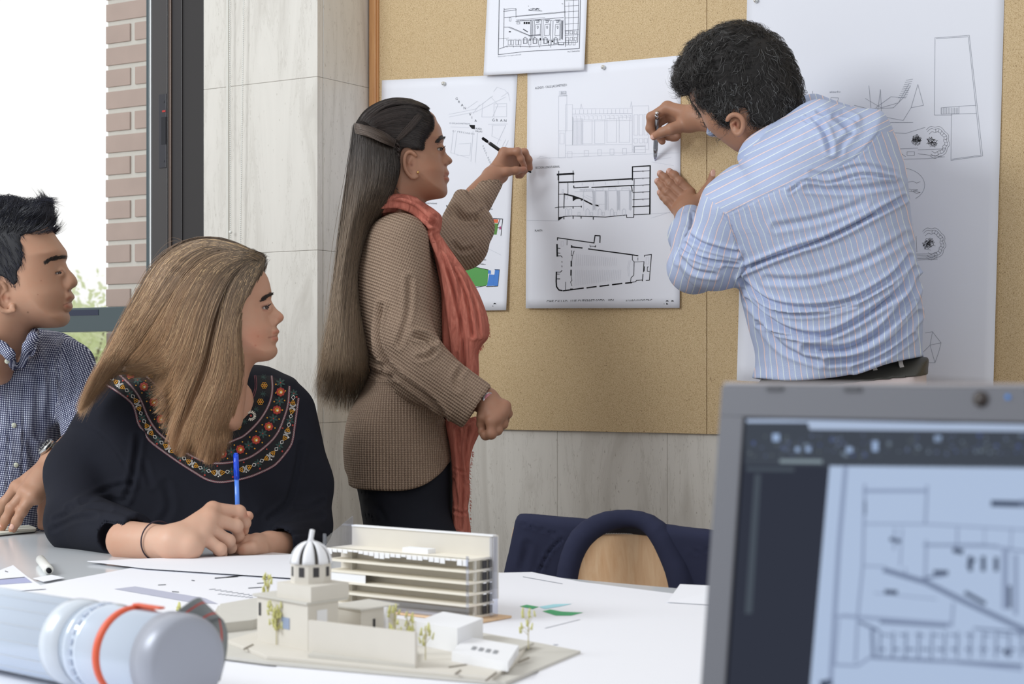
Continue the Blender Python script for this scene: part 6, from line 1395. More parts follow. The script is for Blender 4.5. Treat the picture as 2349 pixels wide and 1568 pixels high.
curls('grey_temple', (px < 1720) & (py > 190), 1100, .022, .003, .0004, M_hair_mg, .7, 3, lambda a, b: np.array([.35, -.2, -.9]))
curls('nape_hair', (px > 1715) & (py > 225), 1500, .018, .002, .0004, M_hair_m, .5, 4, lambda a, b: np.array([-.3, 0, -1]))
# spectacles
g = MB(); pts = [P(1672, 268, YM-.082), P(1640, 262, YM-.078), P(1612, 252, YM-.055), P(1598, 246, YM-.03)]; g.tube(pts, .0011, 6)
# shirt
M_shirt = NT('striped_shirt'); s1_ = pick(M_shirt, 'st_y', [('st_b', 'm_b'), ('st_a', 'm_a'), ('st_f', 'm_f'), ('st_c', 'm_c')]); per = .0236
ph_ = M_shirt.math('FRACT', M_shirt.math('DIVIDE', s1_, per))
stp = M_shirt.ramp(ph_, [(0, lin((178, 191, 221))), (.10, lin((178, 191, 221))), (.115, lin((164, 174, 205))), (.14, lin((236, 214, 212))), (.195, lin((236, 214, 212))), (.22, lin((164, 174, 205))), (.235, lin((180, 193, 223))), (.60, lin((184, 196, 225))), (.615, lin((166, 178, 208))), (.63, lin((222, 230, 234))), (.685, lin((222, 230, 234))), (.70, lin((178, 191, 221)))])
M_shirt.set('Base Color', stp); M_shirt.set('Roughness', .8); M_shirt.set('Specular IOR Level', .2); v = M_shirt.coord(); M_shirt.bump(M_shirt.math('ADD', M_shirt.noise(v, 800, 2), M_shirt.math('MULTIPLY', M_shirt.noise(v, 22, 4, .6, .8), 3)), .35, .0025); M_shirt = M_shirt.m
tp = [(1712, 352), (1745, 312), (1795, 272), (1836, 244), (1870, 236), (1905, 246), (1945, 256), (1992, 258), (2014, 269), (2034, 301), (2054, 352), (2070, 405), (2080, 480), (2090, 550), (2101, 612), (2112, 685), (2116, 750), (2116, 800), (2120, 960), (1740, 960), (1738, 840), (1736, 805), (1720, 750), (1704, 690), (1694, 650), (1660, 600), (1630, 560), (1600, 500), (1610, 441), (1642, 407), (1673, 384), (1694, 378)]
st_ = Fd(.03); st_.add(Inf(tp, YT+.03, .145, .12, lean=(0, -.12))); st_.cut(Reg([(1500, 150), (2250, 150), (2250, 800), (2112, 818), (2056, 826), (2011, 836), (1960, 852), (1896, 865), (1801, 873), (1750, 869), (1730, 868), (1500, 869)], YT, 8), .004)
arm_ = Fd(.03); arm_.add(Rc(P(1674, 484, YT-.03), P(1628, 592, YT+.02), .054, .062)); arm_.add(Rc(P(1660, 590, YT+.02), P(1592, 612, YT+.15), .060, .050)); arm_.add(Rc(P(1592, 612, YT+.15), P(1582, 540, 3.92), .050, .042), .03); arm_.add(Rc(P(1582, 540, 3.92), P(1584, 505, 3.99), .042, .036), .03)
st_.add(arm_, .025)
fa_ = Fd(.02); fa_.add(Rc(P(1960, 310, YT+.12), P(1865, 262, 3.72), .055, .042)); fa_.add(Rc(P(1865, 272, 3.72), P(1720, 285, 3.86), .042, .036)); fa_.add(Rc(P(1720, 285, 3.86), P(1640, 280, 3.90), .036, .033)); fa_.sub(Rc(P(1600, 272, 3.93), P(1660, 280, 3.89), .030, .030), .003)
fa_.cut(Half(P(1617, 275, 3.92), (-1, 0, 0)), .003)
st_.add(fa_, .02)
col = Fd(.008); cl = resample([(1706, 356, YM-.045, 0), (1722, 328, YM-.075, 0), (1750, 308, YM-.088, 0), (1790, 286, YM-.075, 0), (1828, 258, YM-.04, 0), (1840, 250, YM+.02, 0)], 14); col.chain([(p[0], p[1]+6, p[2], .0135) for p in cl]); st_.add(col, .010)
st_.sub(Ell(P(1762, 300, YM+.0), (.060, .058, .045)), .008)
V, Q = surf(st_, .0033, smooth=1)
folds = [([(1711, 615), (1800, 580), (1900, 545), (1990, 500), (2070, 455)], 5, .011), ([(1715, 612), (1830, 572), (1930, 530), (2010, 490)], 2.4, .007), ([(1705, 648), (1770, 700), (1860, 712), (1950, 698), (2040, 648)], 2.4, .006), ([(1740, 745), (1800, 768), (1880, 775), (1960, 745), (2050, 680)], 2.6, .006), ([(1810, 440), (1850, 415), (1900, 420), (1980, 400), (2050, 410)], 3, .005), ([(1880, 805), (1950, 800), (2030, 758), (2095, 690)], 2.6, .006), ([(1560, 572), (1590, 588), (1640, 598), (1690, 605)], 3, .006), ([(1700, 640), (1760, 690), (1850, 705), (1950, 690), (2040, 640), (2085, 590)], 5, .010), ([(1702, 655), (1770, 712), (1870, 720), (1960, 700)], 4, .006),
    ([(1715, 690), (1790, 750), (1880, 770), (1960, 740), (2060, 670), (2095, 620)], 6, .011), ([(1850, 800), (1940, 800), (2020, 760), (2080, 690), (2105, 640)], 7, .012), ([(1900, 830), (1980, 820), (2050, 780), (2105, 720)], 6, .010), ([(1960, 845), (2030, 815), (2090, 770)], 5, .008), ([(1860, 395), (1900, 400), (1980, 380), (2050, 395)], 4, .003),
    ([(1850, 430), (1950, 435), (2060, 420)], 6, .005), ([(1780, 520), (1880, 500), (1980, 465)], 7, .004), ([(1760, 640), (1860, 640), (1980, 600), (2080, 540)], 7, .005), ([(1745, 740), (1800, 800), (1880, 830)], 6, .006), ([(1580, 540), (1610, 560), (1660, 575), (1690, 580)], 5, .008), ([(1575, 560), (1600, 590), (1650, 605)], 4, .006), ([(1560, 590), (1590, 620), (1640, 630)], 5, .005), ([(1570, 530), (1560, 560), (1556, 600)], 4, .005), ([(1587, 492), (1585, 530), (1575, 550)], 3, .006),
    ([(1870, 275), (1890, 300), (1905, 345)], 6, .008), ([(1915, 270), (1935, 285), (1950, 300)], 6, .008), ([(1880, 262), (1920, 262), (1960, 275)], 5, .008), ([(1845, 275), (1870, 290)], 3, .004), ([(1960, 300), (1930, 330), (1925, 350)], 6, .004)]
yoke = [(2018, 302), (1990, 335), (1960, 364), (1930, 380), (1896, 394), (1850, 411), (1801, 428), (1760, 446), (1721, 466), (1670, 490)]
armh = [(1660, 492), (1676, 512), (1692, 562), (1706, 600), (1711, 612), (1692, 640)]
sideseam = [(1694, 650), (1715, 690), (1750, 730), (1758, 770), (1760, 868)]
folds += [(yoke, 1.8, .0022), (armh, 2.2, .004), (sideseam, 2, .002), ([(1712, 362), (1745, 330), (1800, 302), (1842, 268)], 2.2, .004), ([(1705, 380), (1760, 360), (1830, 310)], 6, .002)]
V = crease(V, Q, folds)
px, py = topx(V); Mm = F/3.40
yk_ = cat_closed(yoke, 4, False); o_ = np.argsort(yk_[:, 0]); yl = np.interp(px, yk_[o_, 0], yk_[o_, 1])
g_ = np.where(py < 700, .33*(py-430), .33*270+.12*(py-700))
sb1 = (px-g_+.00018*(px-1850)*(py-430)*.6)/Mm
wob = .0009*np.sin(px*.03+py*.05)+.0006*np.sin(py*.12+px*.02)
armx = np.interp(py, [492, 562, 610, 640], [1662, 1692, 1711, 1694])
m_a = np.maximum(np.minimum(np.minimum(armx-px, py-485), 690-py), np.minimum(1664-px, py-np.interp(px, [1600, 1664], [432, 488])))
shirt = mesh_obj('shirt', V, Q, M_shirt, MN, True, {'st_y': (py*.90+px*.44)/Mm+wob, 'st_b': sb1+wob+5, 'm_b': np.minimum(py-yl, px-1650)*.01, 'st_a': (px*.97+py*.30)/Mm*.92+wob, 'm_a': m_a*.01,
    'st_f': (px*.95-py*.3)/Mm, 'm_f': np.minimum(np.minimum(.006-fa_(V), V[:, 1]-3.62), (300-py)*.001), 'st_c': (py*.82+px*.57)/Mm*.9, 'm_c': .005-col(V)})
nails(MN, [(1535.5, 391.5, 4.0405, -.5, -1, 13, 12), (1514, 396.5, 4.0435, -.5, -1, 13, 12), (1508, 414.5, 4.0455, -.6, -1, 13, 12), (1513, 440.5, 4.0438, -.6, -1, 12, 11), (1637, 397, 4.002, 0, -1, 17, 14), (1498, 314, 3.957, -1, .8, 13, 11)], M_nail)
# cuff, belt and trousers
tf = Fd(.03); tf.add(Inf([(1752, 866), (1800, 850), (1900, 840), (2010, 822), (2110, 815), (2120, 860), (2122, 1000), (2112, 1130), (2020, 1190), (1850, 1190), (1755, 1130), (1745, 1000)], YT+.03, .125, .10))
tf.add(Rc(P(1838, 1090, YT+.01), P(1850, 1480, YT), .098, .068), .03); tf.add(Rc(P(1850, 1480, YT), P(1852, 1960, YT+.01), .068, .058)); tf.add(Rc(P(2030, 1090, YT+.05), P(2030, 1480, YT+.07), .098, .068), .02); tf.add(Rc(P(2030, 1480, YT+.07), P(2026, 1960, YT+.08), .068, .058)); tf.cut(Half((0, 0, .06), (0, 0, -1)), .004)
V, Q = surf(tf, .008); mesh_obj('trousers', V, Q, cloth('pale_rose_cotton', (196, 182, 180), .9), MN)
bf = Fd(.006); bf.add(Off(Inf([(1752, 866), (1800, 850), (1900, 840), (2010, 822), (2112, 815), (2120, 860), (2122, 1000), (1745, 1000)], YT+.03, .125, .10), -.0035)); bf.cut(Reg([(1740, 872), (1850, 868), (1930, 858), (2010, 834), (2060, 826), (2118, 819), (2121, 848), (2119, 858), (2060, 864), (2000, 870), (1900, 880), (1740, 900)], YT+.03), .002)
V, Q = surf(bf, .003); mesh_obj('belt', V, Q, plain('dark_leather', (56, 55, 50), .45, bump=.2, bscale=300), MN)
for x in (2006, 2067):
    y0_ = 833 if x < 2030 else 826
    ys = front(tf, x, y0_+14, YT, -.2)-.0065
    ribbon('belt_loop', [P(x-2, y0_-1, ys), P(x, y0_+10, ys-.0015), P(x+5, y0_+24, ys-.0015), P(x+9, y0_+40, ys)], [np.array([1, 0, .2])]*4, .0085, plain('loop_cotton', (190, 186, 184), .9), MN, .0012)
sh = Fd(.01)
for x, dy in ((1850, 0), (2020, .08)):
    a = P(x, 850, YT+dy); a[2] = .05; sh.add(Rc(a-np.array([0, .03, 0]), a+np.array([-.06, .16, -.01]), .05, .04))
sh.cut(Half((0, 0, .001), (0, 0, -1)), .003); V, Q = surf(sh, .008); mesh_obj('shoes', V, Q, cloth('brown_shoe', (70, 52, 40), .5), MN)
MB_ = MB(); MB_.tube([P(1676, 270, YM-.086), P(1650, 262, YM-.080), P(1622, 250, YM-.060)], .001, 6)
# silver ballpoint pen
a, b = P(1507.5, 257, 3.955), P(1502.6, 369, Yb(1502.6)-.0015); d = b-a
pc = empty('ballpoint_pen', a, 'silver metal ballpoint pen in the raised hand of the man in the striped shirt', 'pen')
M_sil = plain('pen_silver', (158, 160, 164), .25, .85)
seg(0, .05, .0042, .0046, 'push_button', plain('pen_chrome', (220, 220, 224), .08, 1)); seg(.05, .12, .0054, .0054, 'clip_ring', plain('pen_chrome2', (210, 210, 214), .1, 1)); seg(.12, .72, .0056, .0056, 'barrel', M_sil); seg(.72, .90, .0056, .0042, 'barrel', M_sil); seg(.90, .985, .0042, .0014, 'tip_cone', plain('pen_tip', (190, 192, 214), .2, .8)); seg(.985, 1.0, .0006, .0004, 'point', M_ink)
cl_ = np.array([-.004, -.0052, 0]); MB().tube([a+d*.08+cl_*.9, a+d*.2+cl_*1.1, a+d*.42+cl_*1.1], [.0012, .0013, .0009], 6).build('clip', M_sil, pc)
# ---------------------------------------------------------------- seated woman with long fair hair and embroidered blouse
YW = 3.20; YWT = 3.42
W_ = empty('person', P(450, HZ, YWT+.05)*np.array([1, 1, 0]), 'seated woman with long fair hair and embroidered black blouse, writing with a blue pen', 'person')
M_skin_w = skin('skin_fair', (192, 148, 123))
base = [(598, 615), (610, 629), (617, 646), (621.5, 667), (622, 680), (618, 694), (620, 715), (624, 735), (630, 748), (632, 760), (631, 775), (630, 788), (635, 799), (635.5, 808), (630, 818), (618, 826), (603, 829), (586, 832), (574, 850), (566, 880), (560, 930), (545, 985), (470, 985), (462, 900), (455, 850), (430, 820), (400, 770), (384, 710), (386, 650), (410, 605), (455, 580), (510, 572), (560, 582)]
nose = [(619, 690), (634, 708), (646, 718), (651, 726), (649, 734), (641, 741), (632, 746), (616, 748), (606, 736), (610, 712)]
wf = head_field(base, nose, YW, W=.077, R=.068, sockets=[(616, 700, .052, .017)], nW=.0165, nR=.013, lips=[(629, 749), (636, 753), (640.5, 760), (635.5, 769), (636, 771), (638, 778), (633, 786), (628, 789), (618, 778), (619, 758)])
wf.add(Ell(P(628, 739, YW-.013), (.008, .006, .0065)), .005)
ew = eyeball(wf, 609, 706, YW, .0118, .92, 8.5, 3.4, 8)
hV, hQ = surf(wf, .0019, smooth=1)
r_ = hand((398, 1245, 3.02, .030), [(488, 1168, 3.075, .0135), (482, 1188, 3.055, .0135), (474, 1208, 3.045, .013), (465, 1230, 3.03, .0125)],
    [[(488, 1168, 3.075, .0135), (548, 1174, 3.10, .0118), (562, 1198, 3.115, .0098), (561, 1218, 3.125, .0075)],
     [(482, 1188, 3.055, .0135), (542, 1206, 3.085, .0115), (547, 1228, 3.105, .0095), (538, 1244, 3.12, .0078)],
     [(474, 1208, 3.045, .013), (524, 1240, 3.065, .0112), (530, 1256, 3.085, .0092), (520, 1262, 3.10, .0078)],
     [(465, 1230, 3.03, .0125), (505, 1260, 3.035, .0108), (508, 1270, 3.05, .0088), (498, 1266, 3.07, .0076)]],
    [(440, 1220, 3.08, .018), (500, 1190, 3.13, .012), (540, 1182, 3.15, .0108), (570, 1183, 3.15, .0092)], heel=[(436, 1252, 3.01, .0245), (415, 1240, 3.03, .026)], k=.0035, palm_r=.014, web=.010)
r_.add(Rc(P(290, 1240, 3.085), P(400, 1245, 3.02), .036, .029), .014)
aV, aQ = surf(r_, .002, smooth=1)
l_ = hand((618, 1252, 3.17, .024), [(588, 1240, 3.14, .0115), (582, 1248, 3.125, .0115), (580, 1255, 3.12, .011)],
    [[(588, 1240, 3.14, .0115), (565, 1238, 3.13, .0095), (545, 1250, 3.125, .0085), (530, 1262, 3.12, .0078)], [(582, 1248, 3.125, .0115), (560, 1246, 3.12, .0095), (540, 1256, 3.115, .0085), (525, 1263, 3.11, .0075)], [(580, 1255, 3.12, .011), (560, 1257, 3.115, .009), (545, 1262, 3.11, .008)]],
    [(600, 1258, 3.13, .013), (578, 1257, 3.105, .0115), (562, 1260, 3.10, .0098), (554, 1262, 3.10, .0085)])
l_.add(Rc(P(618, 1250, 3.17), P(680, 1255, 3.25), .024, .032), .014)
bV, bQ = surf(l_, .0022, smooth=1)
tor = Fd(.04); tor.add(Rc(P(480, 1000, YWT), P(470, 1350, YWT+.05), .09, .10)); tor.add(Rc(np.array([-.60, 3.50, .56]), np.array([-.62, 3.05, .58]), .075, .06)); tor.add(Rc(np.array([-.44, 3.50, .56]), np.array([-.42, 3.08, .58]), .075, .06)); tor.add(Rc(np.array([-.60, 3.52, .6]), np.array([-.44, 3.52, .6]), .09, .09)); tor.add(Ell(P(515, 935, 3.33), (.06, .04, .07)))
tV, tQ = surf(tor, .012)
tone = [([(356, 1240), (440, 1240), (540, 1225)], 75, (1.2, 1.36, 1.48)), ([(637, 759), (629, 763)], 4.0, (.98, .72, .72)), ([(636, 778), (628, 776)], 4.2, (.95, .66, .67)), ([(634, 770), (616, 774)], 1.6, (.6, .45, .45)), ([(585, 775)], 30, (1.04, .88, .86)), ([(636, 745)], 2.2, (.55, .4, .4)), ([(602, 704), (616, 699)], 3.4, (.62, .52, .52)), ([(604, 711), (612, 712)], 2, (.75, .62, .62)), ([(645, 728)], 8, (1.0, .88, .86)),  # first row paints the strong light on the writing hand into its skin colour
    ([(566, 1182)], 8, (1.05, .84, .82)), ([(560, 1219)], 5, TIP), ([(556, 1262)], 8, (1.0, .85, .82)), ([(586, 792)], 2.0, (.8, .6, .55)), ([(592, 771)], 2.0, (.85, .65, .62))]
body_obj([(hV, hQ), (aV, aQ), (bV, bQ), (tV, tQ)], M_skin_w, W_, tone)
eye_parts(W_, ew[0], ew[1], (.66, -.74, .10)); lash_line(W_, ew, plain('lash_brown', (34, 26, 24), .6))
m = MB()
for k in range(8):
    a = P(615, 700+k*.3, YW-.050+k*.003); m.tube([a, a+np.array([.003, -.001, .0015]), a+np.array([.006, -.001, .004])], [.0004, .00035, .00015], 4)
m.build('eyelashes', M_lash, W_)
brow('eyebrow', wf, [(605, 693), (611, 686), (617, 680), (623, 675.5)], YW, 260, M_brow_d, W_, 3.4, 7, .00045)
# blouse
M_black = NT('navy_black_cotton'); n = M_black.noise(M_black.coord(), 14, 4); M_black.set('Base Color', M_black.mix(n, lin((26, 27, 34)), lin((34, 36, 46)))); M_black.set('Roughness', .85); M_black.set('Specular IOR Level', .15); M_black.bump(M_black.noise(M_black.coord(), 900, 2), .15, .0006); M_black = M_black.m
bp = [(575, 836), (606, 840), (640, 855), (671, 871), (685, 902), (706, 963), (722, 1020), (728, 1090), (722, 1200), (720, 1300), (640, 1420), (330, 1420), (255, 1300), (235, 1200), (200, 1080), (176, 1000), (176, 965), (206, 914), (237, 880), (280, 852), (340, 838), (450, 832), (530, 836)]
bl = Fd(.03); bl.add(Inf(bp, YWT, .15, .115, lean=(0, .22)))
bl.sub(Ell(P(512, 850, YW+.04), (.066, .15, .078)), .015)
ra = Fd(.03); ra.add(Rc(P(262, 950, YWT-.02), P(188, 1085, 3.36), .060, .066)); ra.add(Rc(P(188, 1085, 3.36), P(178, 1195, 3.26), .066, .058)); ra.add(Rc(P(178, 1195, 3.26), P(345, 1237, 3.05), .058, .036), .02)
ra.cut(Half(P(318, 1238, 3.07), np.array([.72, -.55, .42])), .003); ra.sub(Rc(P(270, 1232, 3.11), P(380, 1243, 3.03), .0335, .0335), .003)
bl.add(ra, .03)
la = Fd(.03); la.add(Rc(P(660, 945, YWT), P(692, 1110, 3.40), .055, .056)); la.add(Rc(P(692, 1110, 3.40), P(698, 1205, 3.36), .056, .052)); la.add(Rc(P(698, 1205, 3.36), P(652, 1250, 3.20), .050, .036), .02)
la.cut(Half(P(648, 1255, 3.18), np.array([-.7, -.6, -.1])), .003); la.sub(Rc(P(690, 1240, 3.3), P(620, 1252, 3.14), .028, .028), .003)
bl.add(la, .03)
V, Q = surf(bl, .0042, smooth=1)
V = crease(V, Q, [([(318, 1000), (310, 1060), (300, 1110), (290, 1140)], 6, 0.0066), ([(300, 1110), (250, 1120), (190, 1150)], 6, 0.0033), ([(160, 1165), (220, 1145), (290, 1150)], 5, 0.0039), ([(130, 1190), (190, 1165), (250, 1165)], 5, 0.0033), ([(120, 1215), (170, 1190), (220, 1185)], 5, 0.0028), ([(170, 975), (220, 985), (270, 1040), (295, 1090)], 3, 0.0017),
    ([(640, 1195), (690, 1190), (735, 1185)], 6, 0.0039), ([(660, 1160), (700, 1165), (740, 1150)], 5, 0.0028), ([(690, 1020), (680, 1080), (660, 1150), (620, 1190)], 6, 0.0044), ([(612, 1240), (660, 1225), (700, 1222)], 4, 0.0028), ([(380, 1110), (390, 1160), (370, 1200)], 8, 0.0028), ([(560, 1110), (580, 1160)], 8, 0.0022), ([(330, 1060), (345, 1110)], 6, 0.0028), ([(725, 1215), (735, 1225), (745, 1228)], 4, 0.0022), ([(300, 1180), (260, 1170), (200, 1180)], 6, 0.0022)])
blouse = mesh_obj('blouse', V, Q, M_black, W_)
bands = {k: resample(v, 80) for k, v in dict(
    O=[(236, 878), (262, 893), (300, 922), (311, 945), (317, 970), (330, 990), (344, 1011), (375, 1035), (409, 1059), (445, 1082), (477, 1100), (511, 1105), (562, 1096), (600, 1082), (630, 1066), (650, 1045), (667, 1021), (673, 1000), (675, 985), (685, 912)],
    A=[(265, 851), (300, 884), (322, 915), (340, 957), (362, 990), (392, 1015), (430, 1040), (470, 1058), (504, 1062), (545, 1057), (579, 1045), (615, 1018), (635, 995), (647, 970), (660, 930), (664, 885)],
    B=[(306, 845), (335, 862), (368, 895), (380, 925), (392, 960), (415, 985), (443, 1002), (480, 1016), (511, 1018), (540, 1008), (562, 997), (590, 970), (608, 945), (620, 919), (625, 890), (623, 861)],
    C=[(361, 855), (380, 880), (398, 912), (410, 940), (435, 960), (470, 968), (505, 968), (531, 958), (562, 935), (579, 912), (587, 885), (585, 860)]).items()}
def bp_(a, b, t, v): i = t*79; L = bands[a]*(1-v)+bands[b]*v; return np.array([np.interp(i, range(80), L[:, 0]), np.interp(i, range(80), L[:, 1])])
class Emb:
    def __init__(s): s.p = []; s.f = []
    def poly(s, pts): b = len(s.p); s.p += [tuple(q) for q in pts]; s.f.append(tuple(range(b, b+len(pts)))); return s
    def disc(s, c, r, n=8, sx=1, a=0):
        ca, sa = math.cos(a), math.sin(a); return s.poly([(c[0]+r*(sx*math.cos(t)*ca-math.sin(t)*sa), c[1]+r*(sx*math.cos(t)*sa+math.sin(t)*ca)) for t in np.linspace(0, 2*math.pi, n+1)[:-1]])
    def line(s, pts, w):
        for a, b in zip(pts[:-1], pts[1:]):
            d = np.array(b)-np.array(a); L = np.linalg.norm(d)+1e-9; nn = np.array([-d[1], d[0]])/L*w/2; s.poly([a+nn, b+nn, b-nn, a-nn])
        return s
    def arc(s, c, r, a0, a1, w, n=8): return s.line([np.array(c)+r*np.array([math.cos(t), math.sin(t)]) for t in np.linspace(a0, a1, n)], w)
    def build(s, name, mat, par, lift):
        q = np.array(s.p); V = frontv(bl, q[:, 0], q[:, 1], YWT, -.25, lift); return mesh_obj(name, V, s.f, mat, par, False)
ground = Emb()
for a, b in (('O', 'A'), ('A', 'B'), ('B', 'C')):
    for i in range(79):
        for v in (0, .5): ground.poly([bp_(a, b, i/79, v), bp_(a, b, (i+1)/79, v), bp_(a, b, (i+1)/79, v+.5), bp_(a, b, i/79, v+.5)])
M_thr = lambda n, c: plain('thread_'+n, c, .7, spec=.3)
bandm = ground.build('yoke_band', plain('band_black', (24, 24, 28), .9), blouse, .0009)
pk, wh, yl_, rd, gn, cr2 = Emb(), Emb(), Emb(), Emb(), Emb(), Emb()
for k, off in (('O', 0), ('A', 0), ('B', 0), ('C', 0)):
    L = bands[k]; tg = np.gradient(L, axis=0); nr = np.stack([-tg[:, 1], tg[:, 0]], 1); nr /= np.linalg.norm(nr, axis=1)[:, None]
    pk.line(list(L+nr*1.8), .9); pk.line(list(L-nr*1.8), .9)
    M2 = resample(L, 330); t2 = np.gradient(M2, axis=0); n2 = np.stack([-t2[:, 1], t2[:, 0]], 1); n2 /= np.linalg.norm(n2, axis=1)[:, None]
    z_ = M2+n2*np.where(np.arange(330) % 2 == 0, 1.0, -1.0)[:, None]; wh.line(list(z_), .6) if k != 'C' else None
def flower(c, R):
    for k in range(8): a = k*.785; rd.disc((c[0]+R*.68*math.cos(a), c[1]+R*.68*math.sin(a)), R*.34, 6)
    yl_.disc(c, R*.50, 10)
def leafy(c, R, g=gn):
    for k in range(6): a = k*1.047+.4; g.disc((c[0]+R*.55*math.cos(a), c[1]+R*.55*math.sin(a)), R*.48, 6, .45, a+1.57)
    rd.disc(c, R*.14, 6)
wh2, rd2 = Emb(), Emb()
nA = 13
for i in range(nA):
    t = (i+.4)/nA; c = bp_('A', 'B', t, .5); flower(c, 10.5); wh2.disc((c[0]+1, c[1]+1), 2.4, 7); rd2.arc(c, 3.4, 2, 5.5, .8, 6)
    c = bp_('A', 'B', min(1, t+.5/nA), .5); leafy(c, 11)
    for s_ in (.22, .78):
        for dt in (.18, -.2): yl_.disc(bp_('A', 'B', min(1, max(0, t+dt/nA*1.3)), s_), 1.7, 6)
for i in range(10):
    t = (i+.45)/10
    for sg in (-1, 1):
        c = bp_('O', 'A', min(1, max(0, t+sg*.016)), .5); q = bp_('O', 'A', min(1, max(0, t+sg*.034)), .52); out = q-c; a = math.atan2(out[1], out[0])
        for k in range(3): yl_.arc(c+np.array([math.cos(a+k*2.1), math.sin(a+k*2.1)])*2.6, 2.6, 0, 6.3, 1.3, 7)
        wh.line([c+out*.55, q+np.array([-out[1], out[0]])*.35, q+out*.45, q-np.array([-out[1], out[0]])*.35, c+out*.55], 1.1)
        ctr = bp_('O', 'A', t, .62); wh.arc(c, 7.5, a+2.0, a+4.3, 1.2, 7); wh.arc(c, 9.5, a+2.2, a+4.0, .9, 6)
    ctr = bp_('O', 'A', t, .3); wh.disc(ctr, 1.8, 6); rd.disc(bp_('O', 'A', t, .85), 2, 6)
    leafy(bp_('O', 'A', min(1, t+.05), .5), 9.5); rd.disc(bp_('O', 'A', min(1, t+.05), .2), 2.3, 6)
for i in range(11):
    t = (i+.4)/11; c = bp_('B', 'C', t, .5)
    if i in (2, 8):
        for k in range(13): a = -2.3+k*.36; wh2.line([c+6*np.array([math.cos(a), math.sin(a)]), c+12*np.array([math.cos(a), math.sin(a)])], 1.9)
        rd.disc(c, 2.6, 8); yl_.arc(c+np.array([-9, -12]), 4, 0, 6.3, 1.2, 8)
    else:
        for k in range(6): a = k*1.047; yl_.arc(c+4.6*np.array([math.cos(a), math.sin(a)]), 2.6, 0, 6.3, 1.0, 7)
        rd.disc(c, 1.8, 6)
    c2_ = bp_('B', 'C', min(1, t+.045), .5); gn.line([c2_-np.array([5, 0]), c2_, c2_+np.array([4, 4])], 1.2)
    for k in range(7): a = k*.9; gn.line([c2_, c2_+7*np.array([math.cos(a), math.sin(a)])], 1.3)
pk.build('stitched_line', M_thr('pink', (150, 84, 96)), bandm, .0016); wh.build('white_motif', M_thr('white', (226, 222, 216)), bandm, .0020); gn.build('green_leaf_motif', M_thr('green', (52, 76, 72)), bandm, .0014)
rd.build('red_flower_motif', M_thr('red', (172, 64, 54)), bandm, .0018); yl_.build('gold_motif', M_thr('gold', (226, 160, 50)), bandm, .0022); wh2.build('white_center', M_thr('cream', (236, 230, 214)), bandm, .0026); rd2.build('red_ring', M_thr('red2', (120, 50, 40)), bandm, .0027)
# hair
M_hair_w = hairm('fair_brown_hair', (110, 95, 79), (172, 134, 98), .42, .4, (.05, .9), (206, 174, 134), .12)
cap = [(598, 586), (601, 610), (594, 630), (580, 664), (562, 694), (548, 716), (546, 760), (548, 830), (530, 880), (500, 900), (400, 900), (330, 860), (320, 700), (345, 628), (375, 590), (414, 564), (464, 552), (500, 551), (532, 561), (572, 578), (590, 584)]
wc = Fd(.012); wc.add(Off(Inf(base, YW, .077, .068), -.012)); wc.add(Inf([(590, 592), (560, 575), (500, 555), (464, 555), (414, 568), (375, 594), (345, 632), (325, 700), (340, 780), (400, 840), (470, 880), (520, 860), (540, 800), (545, 720), (575, 660)], YW+.005, .098, .075)); wc.cut(Reg(cap, YW), .005)
fallf = Inf([(440, 620), (500, 640), (548, 720), (548, 830), (545, 905), (531, 945), (514, 990), (530, 1004), (508, 1040), (492, 1068), (470, 1066), (442, 1030), (412, 1054), (390, 1030), (386, 985), (404, 935), (398, 880), (380, 820), (390, 700)], YW-.035, .055, .030)
backf = Inf([(345, 640), (420, 640), (450, 760), (420, 850), (350, 850), (300, 845), (262, 852), (225, 890), (196, 930), (178, 960), (182, 925), (204, 868), (236, 820), (265, 785), (288, 730), (315, 680)], YW+.045, .085, .030)
tuft = Inf([(350, 780), (420, 800), (400, 830), (360, 850), (325, 850), (318, 838)], YW-.055, .02, .012)
wh_ = Fd(.02); wh_.add(wc); wh_.add(fallf, .03); wh_.add(backf, .03)
V, Q = surf(Off(wh_, .004), .0045, smooth=2); px, py = topx(V)
hw = mesh_obj('hair', V, Q, under('hair_base_fair', (74, 60, 50), (132, 98, 70)), W_, True, {'tint': .25+.25*np.sin(px*.22+3*np.sin(py*.012)), 'along': np.clip((py-560)/500, 0, 1)*.8})
gA = [[(596, 588), (560, 578), (500, 570), (430, 610), (370, 700), (300, 800), (215, 900)], [(590, 590), (540, 575), (470, 562), (400, 600), (350, 680), (285, 790), (192, 930)], [(575, 582), (520, 563), (450, 556), (380, 600), (330, 680), (275, 770), (182, 945)], [(570, 578), (510, 556), (430, 562), (365, 608), (310, 700), (262, 790), (184, 950)]]
gB = [[(596, 590), (550, 585), (490, 600), (430, 680), (385, 780), (330, 840), (262, 860)], [(596, 590), (555, 590), (500, 620), (455, 700), (420, 800), (375, 840), (322, 846)], [(597, 590), (565, 600), (520, 640), (480, 730), (455, 830), (420, 930), (392, 1030)]]
gC = [[(597, 590), (570, 605), (530, 660), (505, 760), (480, 860), (440, 960), (410, 1050)], [(598, 592), (575, 612), (545, 670), (520, 760), (505, 860), (465, 960), (440, 1035)], [(598, 594), (582, 625), (558, 680), (535, 760), (525, 860), (500, 950), (490, 1000), (478, 1068)], [(599, 598), (590, 630), (568, 680), (546, 740), (542, 830), (538, 900), (515, 960), (528, 1006)], [(599, 602), (594, 630), (575, 675), (552, 715), (548, 800), (546, 880), (520, 985), (500, 1060)]]
f_all = wh_
M_hair_wi = hairm('fair_inner', (92, 78, 65), (150, 116, 86), .3, .45, (.05, .85))
